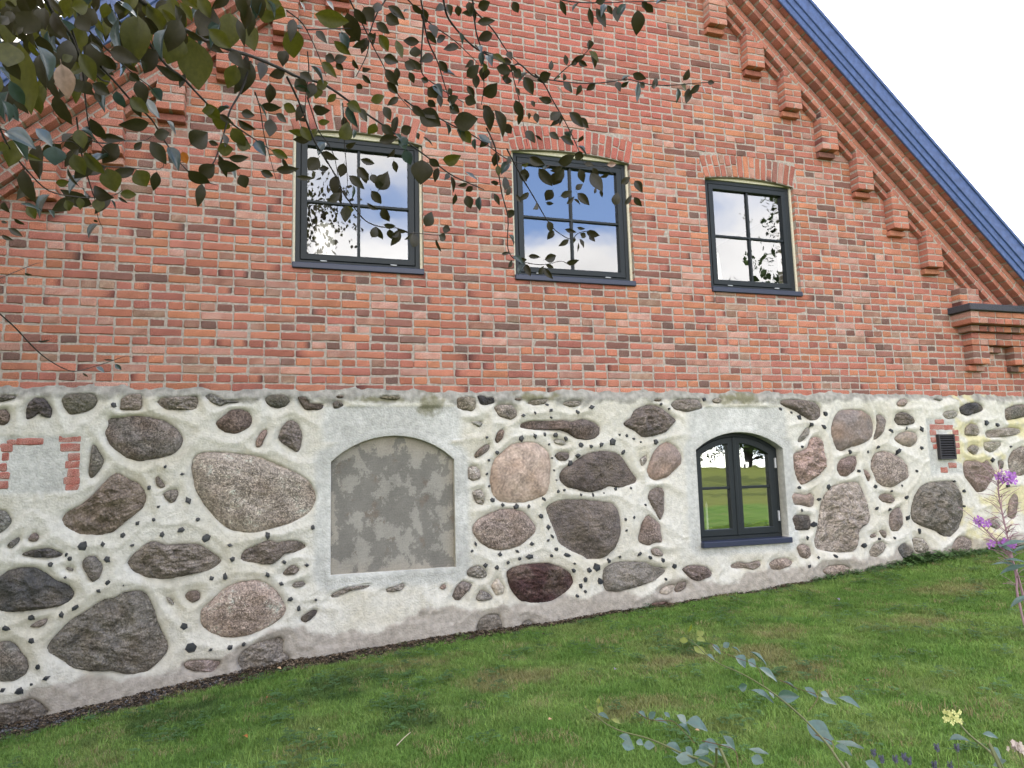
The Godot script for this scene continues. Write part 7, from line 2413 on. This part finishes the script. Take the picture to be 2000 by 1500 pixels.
const SHOOT_STEMS := [
	[1,0.0015,[2.934,-1.118,5.035,2.933,-1.126,5.072,2.927,-1.134,5.114,2.927,-1.141,5.165,2.935,-1.145,5.203,2.939,-1.149,5.244,2.936,-1.154,5.303,2.925,-1.158,5.364,2.905,-1.161,5.436,2.878,-1.161,5.503,2.854,-1.159,5.555,2.827,-1.157,5.604,2.785,-1.149,5.674,2.71,-1.132,5.781]],
	[1,0.0007,[2.963,-1.122,5.075,2.962,-1.13,5.12,2.969,-1.134,5.155,2.981,-1.14,5.21,2.938,-1.153,5.289]],
	[1,0.0007,[2.978,-1.147,5.285,2.98,-1.15,5.334,2.985,-1.151,5.378,2.927,-1.159,5.421]],
	[1,0.0007,[2.871,-1.161,5.505,2.87,-1.159,5.543,2.846,-1.159,5.572]],
	[2,0.0015,[2.604,-1.173,5.215,2.608,-1.175,5.251,2.61,-1.177,5.294,2.62,-1.178,5.336,2.64,-1.177,5.374,2.652,-1.176,5.415,2.659,-1.174,5.465,2.668,-1.172,5.498,2.667,-1.168,5.541,2.656,-1.162,5.606]],
	[2,0.0007,[2.682,-1.173,5.268,2.686,-1.175,5.309,2.713,-1.174,5.33,2.717,-1.174,5.346,2.698,-1.174,5.437]],
	[2,0.0007,[2.715,-1.174,5.431,2.729,-1.172,5.462,2.733,-1.17,5.493,2.701,-1.167,5.547,2.661,-1.161,5.609]],
	[3,0.0015,[3.074,-1.137,5.574,3.057,-1.138,5.602,3.028,-1.137,5.643,2.991,-1.133,5.703,2.957,-1.129,5.747,2.944,-1.128,5.761,2.9,-1.123,5.802]]]
const SHOOT_LEAVES := [
	[1,2.945,-1.112,5.012,2.953,-1.09,5.013,0.5,5],[1,2.954,-1.115,5.033,2.972,-1.105,5.035,0.5,5],[1,2.945,-1.118,5.042,2.961,-1.119,5.057,0.5,5],
	[1,2.931,-1.12,5.041,2.915,-1.122,5.026,0.4,5],[1,2.926,-1.125,5.061,2.941,-1.144,5.086,0.4,5],[1,2.925,-1.134,5.112,2.944,-1.143,5.12,0.4,2],
	[1,2.963,-1.122,5.075,2.979,-1.138,5.093,0.3,2],[1,2.973,-1.126,5.104,2.988,-1.117,5.109,0.5,2],[1,2.989,-1.124,5.107,3.003,-1.131,5.127,0.2,2],
	[1,2.974,-1.132,5.143,2.991,-1.152,5.162,0.6,2],[1,2.984,-1.135,5.173,2.999,-1.148,5.184,0.6,2],[1,3.009,-1.126,5.143,3.039,-1.15,5.167,0.25,2],
	[1,2.98,-1.14,5.209,3.019,-1.16,5.231,0.25,2],[1,2.908,-1.156,5.28,2.937,-1.169,5.319,0.25,2],[1,2.932,-1.155,5.307,2.939,-1.165,5.318,0.6,2],
	[1,2.978,-1.147,5.285,3.003,-1.161,5.305,0.12,2],[1,2.994,-1.148,5.329,3.005,-1.158,5.353,0.3,2],[1,2.999,-1.149,5.365,3.017,-1.158,5.376,0.5,2],
	[1,2.985,-1.151,5.378,3.004,-1.164,5.401,0.25,2],[1,3.005,-1.149,5.398,3.029,-1.157,5.431,0.3,2],[1,2.901,-1.161,5.441,2.924,-1.182,5.482,0.45,2],
	[1,2.877,-1.161,5.494,2.899,-1.171,5.512,0.4,2],[1,2.878,-1.159,5.534,2.898,-1.168,5.575,0.35,2],[1,2.862,-1.159,5.553,2.877,-1.165,5.576,0.3,2],
	[1,2.85,-1.153,5.627,2.862,-1.158,5.645,0.4,2],[1,2.926,-1.157,5.335,2.956,-1.152,5.364,0.35,0],[1,2.895,-1.156,5.267,2.912,-1.153,5.275,0.6,0],
	[2,2.632,-1.172,5.213,2.634,-1.16,5.21,0.4,5],[2,2.626,-1.172,5.218,2.64,-1.187,5.223,0.5,5],[2,2.604,-1.173,5.222,2.603,-1.167,5.218,0.4,5],
	[2,2.625,-1.176,5.28,2.64,-1.178,5.29,0.4,5],[2,2.613,-1.175,5.247,2.632,-1.18,5.26,0.25,2],[2,2.605,-1.178,5.347,2.625,-1.187,5.367,0.35,2],
	[2,2.621,-1.178,5.382,2.631,-1.181,5.391,0.7,2],[2,2.622,-1.177,5.404,2.64,-1.179,5.412,0.5,2],[2,2.652,-1.176,5.415,2.682,-1.191,5.431,0.35,2],
	[2,2.679,-1.175,5.437,2.688,-1.184,5.448,0.5,2],[2,2.64,-1.174,5.469,2.666,-1.181,5.49,0.6,2],[2,2.668,-1.173,5.477,2.693,-1.172,5.485,0.4,2],
	[2,2.682,-1.173,5.268,2.701,-1.186,5.274,0.35,2],[2,2.684,-1.175,5.307,2.697,-1.162,5.315,0.4,2],[2,2.69,-1.175,5.311,2.71,-1.176,5.33,0.25,2],
	[2,2.725,-1.172,5.289,2.733,-1.182,5.295,0.4,2],[2,2.738,-1.172,5.307,2.753,-1.188,5.322,0.7,2],[2,2.731,-1.173,5.347,2.764,-1.179,5.37,0.45,2],
	[2,2.717,-1.174,5.346,2.738,-1.188,5.361,0.3,2],[2,2.715,-1.174,5.431,2.738,-1.181,5.443,0.4,2],[2,2.705,-1.173,5.455,2.723,-1.177,5.477,0.25,2],
	[2,2.757,-1.172,5.42,2.777,-1.197,5.431,0.3,2],[2,2.73,-1.172,5.455,2.75,-1.183,5.464,0.25,2],[2,2.754,-1.169,5.492,2.776,-1.178,5.514,0.4,2],
	[2,2.594,-1.178,5.383,2.613,-1.183,5.395,0.5,0],[2,2.662,-1.172,5.495,2.681,-1.175,5.512,0.4,0],[2,2.702,-1.174,5.439,2.715,-1.187,5.45,0.6,0],
	[2,2.736,-1.168,5.525,2.749,-1.174,5.541,0.5,0],[3,2.989,-1.141,5.639,3.01,-1.134,5.658,0.25,0],[3,3.059,-1.137,5.612,3.057,-1.133,5.604,0.4,0],
	[3,3.042,-1.135,5.649,3.056,-1.136,5.665,0.35,2],[3,2.999,-1.134,5.694,3.014,-1.148,5.707,0.6,2],[3,2.945,-1.131,5.744,2.955,-1.124,5.76,0.8,2]]
const FIREWEED_STEMS := [
	[0.004,[3.779,-1.115,5.151,3.787,-1.032,5.141,3.789,-0.972,5.133,3.79,-0.923,5.126,3.79,-0.873,5.12,3.79,-0.822,5.116,3.794,-0.771,5.119]],
	[0.003,[3.79,-1.032,5.145,3.778,-0.96,5.116,3.763,-0.917,5.092,3.752,-0.892,5.076]],
	[0.003,[3.789,-1.02,5.141,3.783,-0.972,5.124,3.777,-0.945,5.112]]]
const FIREWEED_FLOWERS := [
	3.776,-0.786,5.129,3.781,-0.773,5.135,3.785,-0.787,5.14,3.79,-0.778,5.146,3.793,-0.789,5.15,3.796,-0.796,5.155,3.782,-0.793,5.137,3.79,-0.796,5.146,3.779,-0.781,5.132,3.796,-0.781,5.154,3.735,-0.893,5.087,3.739,-0.902,5.093,3.745,-0.894,5.099,3.749,-0.903,5.104,3.753,-0.899,5.109,3.742,-0.889,5.094,3.746,-0.954,5.108,3.752,-0.948,5.114,3.764,-0.948,5.129,3.77,-0.943,5.135,3.773,-0.952,5.14,3.779,-0.95,5.148]
const FIREWEED_LEAVES := [
	[3.731,-0.946,5.136,3.761,-0.961,5.175],[3.732,-0.958,5.139,3.778,-0.923,5.192],[3.732,-0.987,5.143,3.771,-0.975,5.191],[3.722,-1.024,5.14,3.771,-0.977,5.191],[3.724,-1.1,5.16,3.76,-1.048,5.191],[3.751,-0.967,5.163,3.776,-0.941,5.192],[3.756,-0.996,5.175,3.722,-0.983,5.131]]
const LAVENDER := [
	3.278,-1.286,5.344,3.302,-1.282,5.367,3.193,-1.309,5.272,3.201,-1.318,5.283,3.219,-1.315,5.299,3.236,-1.314,5.316,3.232,-1.309,5.308,3.266,-1.316,5.346,3.285,-1.312,5.364]
const YELLOW := [
	3.059,-1.121,5.602,3.044,-1.133,5.592,3.049,-1.123,5.592,3.042,-1.135,5.59,3.044,-1.123,5.587,3.057,-1.132,5.604,3.049,-1.124,5.593,3.055,-1.132,5.603,3.053,-1.129,5.599,3.048,-1.137,5.597,3.053,-1.122,5.596,3.042,-1.132,5.589,3.054,-1.13,5.6,3.055,-1.125,5.6,3.049,-1.125,5.593,3.049,-1.125,5.593,3.058,-1.122,5.601,3.044,-1.133,5.591,3.049,-1.126,5.594,3.056,-1.134,5.605,3.047,-1.124,5.59,3.05,-1.13,5.596,3.047,-1.131,5.594,3.052,-1.133,5.6,3.045,-1.132,5.592,3.045,-1.123,5.587]
const PALE_FLOWER := [
	3.183,-1.194,5.588]
const LEAVES_MORE := [
	[1.41,0.417,4.616,1.416,0.377,4.593,0.283,1],[1.568,0.08,4.851,1.568,0.041,4.821,0.387,0],[1.664,0.205,4.831,1.654,0.156,4.803,0.429,2],
	[1.596,0.037,5.136,1.6,-0.006,5.102,0.359,2],[1.452,0.185,4.654,1.47,0.132,4.644,0.279,1],[1.478,0.286,4.821,1.464,0.23,4.815,0.298,2],
	[1.866,0.182,4.992,1.902,0.17,4.959,0.25,1],[1.667,0.046,5.034,1.661,0.009,4.999,0.422,1],[1.839,0.464,4.528,1.8,0.426,4.509,0.274,0],
	[1.834,0.441,4.724,1.868,0.416,4.691,0.438,0],[1.668,0.232,4.842,1.65,0.172,4.83,0.308,1],[1.46,0.355,4.398,1.43,0.317,4.392,0.423,0],
	[1.67,0.43,4.551,1.642,0.391,4.533,0.271,0],[1.685,0.468,4.547,1.692,0.434,4.518,0.295,0],[1.551,0.296,4.826,1.591,0.267,4.816,0.248,1],
	[1.576,-0.002,5.095,1.612,-0.03,5.077,0.397,2],[1.691,0.349,4.643,1.713,0.317,4.613,0.305,1],[1.395,0.292,4.45,1.365,0.243,4.432,0.252,0],
	[1.797,0.494,4.607,1.83,0.462,4.572,0.351,0],[1.655,0.055,5.078,1.671,0.013,5.066,0.327,1],[1.533,0.232,4.955,1.496,0.189,4.945,0.282,0],
	[1.6,0.358,4.479,1.598,0.309,4.439,0.418,0],[1.685,0.104,5.018,1.677,0.063,4.999,0.274,1],[1.567,0.295,4.885,1.572,0.246,4.871,0.345,1],
	[1.626,0.29,4.876,1.608,0.251,4.847,0.406,0],[1.538,0.318,4.721,1.54,0.264,4.71,0.3,0],[1.476,0.239,4.599,1.493,0.186,4.584,0.244,1],
	[1.705,0.395,4.72,1.747,0.367,4.703,0.261,1],[1.412,0.303,4.418,1.433,0.268,4.378,0.309,0],[1.594,0.109,4.999,1.609,0.086,4.964,0.248,0],
	[1.993,0.267,4.968,1.993,0.216,4.944,0.304,1],[1.55,0.484,4.555,1.508,0.451,4.524,0.34,0],[1.75,0.3,4.897,1.722,0.257,4.893,0.247,1],
	[1.783,0.166,5.1,1.77,0.123,5.08,0.376,1],[1.802,0.226,4.951,1.832,0.198,4.918,0.268,1],[1.567,0.112,4.912,1.538,0.072,4.895,0.374,1],
	[1.387,0.342,4.625,1.399,0.293,4.611,0.376,2],[1.99,0.342,4.904,1.966,0.298,4.878,0.31,1],[1.403,0.417,4.515,1.38,0.377,4.492,0.407,1],
	[1.363,0.484,4.482,1.375,0.448,4.45,0.423,2],[1.375,0.252,4.437,1.399,0.202,4.429,0.422,2],[1.559,-0.031,5.044,1.583,-0.069,5.029,0.376,1],
	[1.477,0.306,4.552,1.445,0.262,4.548,0.361,1],[1.639,0.407,4.605,1.628,0.363,4.59,0.275,1],[1.764,0.138,5.021,1.76,0.085,4.998,0.415,0],
	[1.453,0.187,4.707,1.428,0.131,4.688,0.412,0],[1.63,0.252,4.783,1.616,0.214,4.758,0.248,0],[1.663,0.275,4.685,1.655,0.23,4.671,0.395,1],
	[1.707,0.333,4.598,1.677,0.291,4.599,0.259,1],[1.542,-0.036,5,1.541,-0.092,4.977,0.292,0],[1.637,0.173,4.914,1.64,0.121,4.903,0.424,1],
	[1.693,0.562,4.492,1.705,0.518,4.474,0.435,2],[1.839,0.273,4.865,1.844,0.233,4.832,0.439,1],[1.435,0.336,4.586,1.425,0.301,4.558,0.326,0],
	[1.65,0.089,5.08,1.651,0.064,5.042,0.269,2],[1.633,0.18,4.885,1.6,0.149,4.854,0.322,1],[1.568,0.004,5.002,1.547,-0.056,4.993,0.307,1],
	[1.65,0.381,4.504,1.679,0.349,4.463,0.289,1],[1.854,0.164,5.124,1.874,0.134,5.102,0.395,0],[1.61,0.558,4.458,1.586,0.513,4.415,0.258,1],
	[1.735,0.396,4.547,1.774,0.37,4.521,0.318,1],[1.842,0.308,4.922,1.879,0.282,4.911,0.37,0],[1.786,0.296,4.773,1.769,0.259,4.735,0.321,1],
	[1.579,0.217,4.951,1.598,0.178,4.921,0.426,1],[1.689,0.513,4.499,1.659,0.481,4.472,0.359,0],[1.678,0.063,4.969,1.665,0.013,4.946,0.278,0],
	[1.626,0.147,4.807,1.595,0.097,4.805,0.338,1],[1.969,0.231,5.076,1.99,0.191,5.044,0.327,1],[1.578,0.113,4.829,1.559,0.056,4.81,0.281,0],
	[1.596,0.287,4.865,1.576,0.253,4.827,0.437,0],[1.694,0.001,5.073,1.725,-0.023,5.061,0.393,1],[1.576,0.377,4.473,1.572,0.325,4.465,0.346,0],
	[1.838,0.149,5.103,1.871,0.127,5.082,0.271,0],[1.489,0.382,4.457,1.526,0.357,4.429,0.449,1],[1.551,0.32,4.62,1.536,0.276,4.583,0.274,1],
	[1.776,0.095,5.1,1.777,0.058,5.068,0.368,1],[1.575,0.262,4.776,1.566,0.211,4.744,0.308,2],[1.765,0.347,4.829,1.726,0.3,4.804,0.354,1],
	[1.622,0.206,4.778,1.603,0.154,4.743,0.269,1],[1.49,0.514,4.43,1.456,0.477,4.403,0.375,0],[2.002,0.294,4.989,2.017,0.25,4.961,0.438,1],
	[1.677,0.182,5.049,1.663,0.152,5.013,0.399,0],[1.58,-0.001,5.033,1.579,-0.05,5.025,0.352,1],[1.499,0.268,4.82,1.462,0.236,4.797,0.354,2],
	[1.652,0.024,5.117,1.65,-0.039,5.104,0.261,1],[1.844,0.494,4.505,1.88,0.479,4.472,0.402,1],[1.63,0.493,4.424,1.654,0.454,4.417,0.381,0],
	[1.437,0.263,4.537,1.456,0.228,4.51,0.252,2],[1.997,0.223,5.053,1.978,0.183,5.015,0.375,1],[1.529,0.49,4.508,1.553,0.475,4.469,0.421,0],
	[1.526,0.299,4.833,1.51,0.243,4.819,0.329,1],[1.589,0.216,4.706,1.595,0.162,4.685,0.366,1],[1.92,0.115,5.116,1.966,0.095,5.085,0.39,0],
	[1.675,0.502,4.392,1.638,0.469,4.369,0.412,0],[1.882,0.296,4.942,1.909,0.261,4.915,0.444,0],[1.594,0.178,5.047,1.564,0.13,5.04,0.361,0],
	[1.857,0.098,5.128,1.84,0.04,5.116,0.345,2],[1.737,0.441,4.562,1.759,0.396,4.542,0.373,0],[1.595,0.204,5.02,1.59,0.169,4.981,0.416,1],
	[1.533,0.183,4.8,1.512,0.145,4.767,0.3,2],[1.621,0.532,4.477,1.584,0.476,4.465,0.31,2],[1.944,0.379,4.818,1.988,0.357,4.784,0.437,2],
	[1.652,0.182,4.792,1.616,0.139,4.78,0.445,1],[1.537,0.538,4.494,1.529,0.503,4.455,0.431,1],[1.473,0.485,4.529,1.435,0.449,4.508,0.244,2],
	[1.609,0.089,5.146,1.602,0.042,5.124,0.39,1],[1.577,0.126,5.046,1.575,0.071,5.03,0.429,0],[1.489,0.401,4.596,1.523,0.377,4.582,0.352,1],
	[1.722,0.177,5.061,1.68,0.145,5.031,0.44,2],[1.623,0.286,4.802,1.625,0.244,4.758,0.392,1],[1.964,0.252,4.952,1.981,0.198,4.94,0.261,1],
	[1.601,0.091,5.098,1.611,0.056,5.072,0.409,1],[1.518,0.428,4.495,1.555,0.398,4.486,0.243,2],[1.771,0.435,4.505,1.731,0.391,4.488,0.24,2],
	[1.564,0.119,4.971,1.537,0.073,4.972,0.429,1],[1.604,0.156,5.071,1.602,0.122,5.041,0.427,1],[1.468,0.44,4.635,1.454,0.382,4.622,0.387,0],
	[1.459,0.404,4.518,1.432,0.348,4.508,0.335,1],[1.46,0.439,4.546,1.484,0.418,4.503,0.332,2],[1.414,0.221,4.595,1.423,0.182,4.58,0.356,1],
	[1.65,0.186,4.823,1.633,0.121,4.815,0.37,2],[1.377,0.341,4.556,1.362,0.293,4.543,0.247,2],[1.746,0.221,4.943,1.773,0.18,4.936,0.335,1],
	[2.018,0.362,4.868,2.046,0.337,4.84,0.241,2],[1.437,0.269,4.531,1.424,0.213,4.505,0.365,1],[1.89,0.43,4.612,1.89,0.388,4.587,0.436,0],
	[1.8,0.391,4.763,1.774,0.345,4.762,0.412,1],[1.855,0.366,4.714,1.881,0.339,4.691,0.419,1],[1.815,0.134,5.175,1.794,0.085,5.163,0.294,0],
	[1.756,0.192,5.032,1.795,0.163,5.008,0.335,2],[1.4,0.393,4.573,1.375,0.345,4.565,0.441,1],[1.594,0.311,4.81,1.562,0.273,4.781,0.308,1],
	[1.828,0.341,4.815,1.842,0.31,4.78,0.286,0],[1.518,0.358,4.624,1.527,0.325,4.58,0.316,1],[1.694,0.524,4.585,1.705,0.476,4.566,0.38,0],
	[1.785,0.247,4.945,1.776,0.204,4.902,0.425,1],[1.747,0.357,4.732,1.759,0.304,4.719,0.259,0],[1.591,0.537,4.434,1.629,0.519,4.398,0.24,1],
	[1.452,0.366,4.406,1.483,0.334,4.398,0.423,1],[1.423,0.455,4.575,1.449,0.41,4.561,0.336,0],[1.597,0.144,5.044,1.591,0.1,5.028,0.421,1],
	[1.426,0.3,4.728,1.439,0.26,4.72,0.315,1],[1.814,0.169,4.946,1.839,0.145,4.911,0.257,1],[1.61,0.004,5.128,1.621,-0.035,5.107,0.331,0],
	[1.939,0.189,5.021,1.917,0.139,5.01,0.244,2],[1.597,-0.032,5.076,1.578,-0.089,5.058,0.28,2],[2.01,0.304,4.975,2,0.249,4.954,0.296,2],
	[1.514,0.094,4.814,1.534,0.048,4.806,0.392,1],[1.881,0.123,5.127,1.856,0.061,5.11,0.447,1],[1.497,0.278,4.525,1.508,0.228,4.509,0.364,1],
	[1.48,0.385,4.563,1.448,0.344,4.53,0.403,0],[1.866,0.147,5.131,1.888,0.117,5.086,0.286,1],[1.584,0.114,4.944,1.564,0.067,4.931,0.36,2],
	[1.487,0.167,4.818,1.456,0.11,4.82,0.401,1],[1.83,0.106,5.039,1.793,0.062,5.014,0.442,1],[1.695,0.249,4.973,1.655,0.218,4.948,0.421,0],
	[1.63,0.183,5.033,1.657,0.153,5.028,0.255,1],[1.667,0.545,4.397,1.65,0.495,4.36,0.429,0],[1.471,0.54,4.472,1.488,0.505,4.434,0.411,2],
	[1.947,0.562,4.568,1.995,0.523,4.561,0.273,0],[1.754,0.15,5.081,1.761,0.117,5.055,0.395,2],[1.756,0.317,4.798,1.74,0.263,4.768,0.446,1],
	[1.607,0.327,4.56,1.638,0.3,4.523,0.265,1],[1.718,0.193,5.003,1.746,0.166,4.965,0.395,1],[1.587,0.078,4.92,1.579,0.045,4.886,0.312,0],
	[1.448,0.399,4.616,1.43,0.349,4.599,0.374,1],[1.646,0.109,4.973,1.644,0.074,4.937,0.43,0],[1.608,0.103,4.927,1.612,0.054,4.923,0.432,1],
	[1.664,0.322,4.646,1.7,0.3,4.616,0.252,2],[1.744,0.181,4.888,1.777,0.151,4.878,0.406,2],[1.491,0.229,4.598,1.494,0.173,4.584,0.395,1],
	[1.377,0.304,4.363,1.348,0.261,4.339,0.373,1],[1.611,0.032,5.086,1.607,-0.01,5.067,0.407,1],[1.67,0.256,4.944,1.677,0.219,4.927,0.382,0],
	[1.711,0.301,4.866,1.743,0.281,4.85,0.273,2],[1.415,0.287,4.484,1.385,0.237,4.464,0.422,1],[1.557,0.237,4.947,1.522,0.199,4.933,0.295,0],
	[1.498,0.193,4.873,1.515,0.173,4.846,0.243,1],[1.527,0.335,4.523,1.537,0.309,4.487,0.381,1],[1.392,0.465,4.535,1.4,0.432,4.502,0.349,2],
	[1.483,0.179,4.792,1.493,0.142,4.765,0.248,1],[1.623,0.09,5.01,1.628,0.039,4.998,0.291,1],[1.596,0.2,4.961,1.595,0.153,4.947,0.259,1],
	[1.721,0.368,4.602,1.728,0.311,4.581,0.336,0],[1.726,0.072,5.098,1.738,0.014,5.082,0.433,1],[1.848,0.543,4.527,1.812,0.498,4.52,0.274,2],
	[1.677,0.098,5.108,1.693,0.071,5.075,0.448,2],[1.688,0.218,4.943,1.705,0.183,4.921,0.254,0],[1.63,0.03,5.135,1.603,-0.023,5.127,0.402,1],
	[1.875,0.4,4.683,1.852,0.344,4.657,0.294,2],[1.597,0.528,4.542,1.579,0.483,4.515,0.442,1],[1.74,0.2,4.889,1.75,0.151,4.868,0.287,0],
	[1.448,0.247,4.787,1.466,0.235,4.755,0.242,2],[1.591,0.276,4.604,1.585,0.226,4.584,0.249,0],[1.649,0.416,4.615,1.632,0.368,4.604,0.433,0],
	[1.552,0.225,4.837,1.527,0.178,4.803,0.265,1],[1.43,0.258,4.607,1.453,0.235,4.573,0.398,1],[1.717,0.339,4.654,1.697,0.299,4.624,0.316,2],
	[1.95,0.34,4.904,1.91,0.298,4.887,0.292,1],[1.58,-0.029,5.119,1.566,-0.076,5.117,0.332,1],[1.377,0.526,4.483,1.34,0.487,4.462,0.271,0],
	[1.514,0.348,4.563,1.518,0.296,4.554,0.275,0],[1.683,0.272,4.838,1.668,0.238,4.799,0.354,2],[1.612,0.454,4.362,1.619,0.412,4.324,0.289,2],
	[1.712,0.112,5.053,1.723,0.081,5.019,0.444,1]]
const SPOT := [
	[5.43,2.838],[6.878,0.939],[3.503,2.49],[2.662,2.409],[2.76,2.271],[2.291,1.952],[1.965,1.063],[1.853,1.744],[4.155,3.018],[4.225,1.836],[1.293,0.015],[2.022,0.3]]
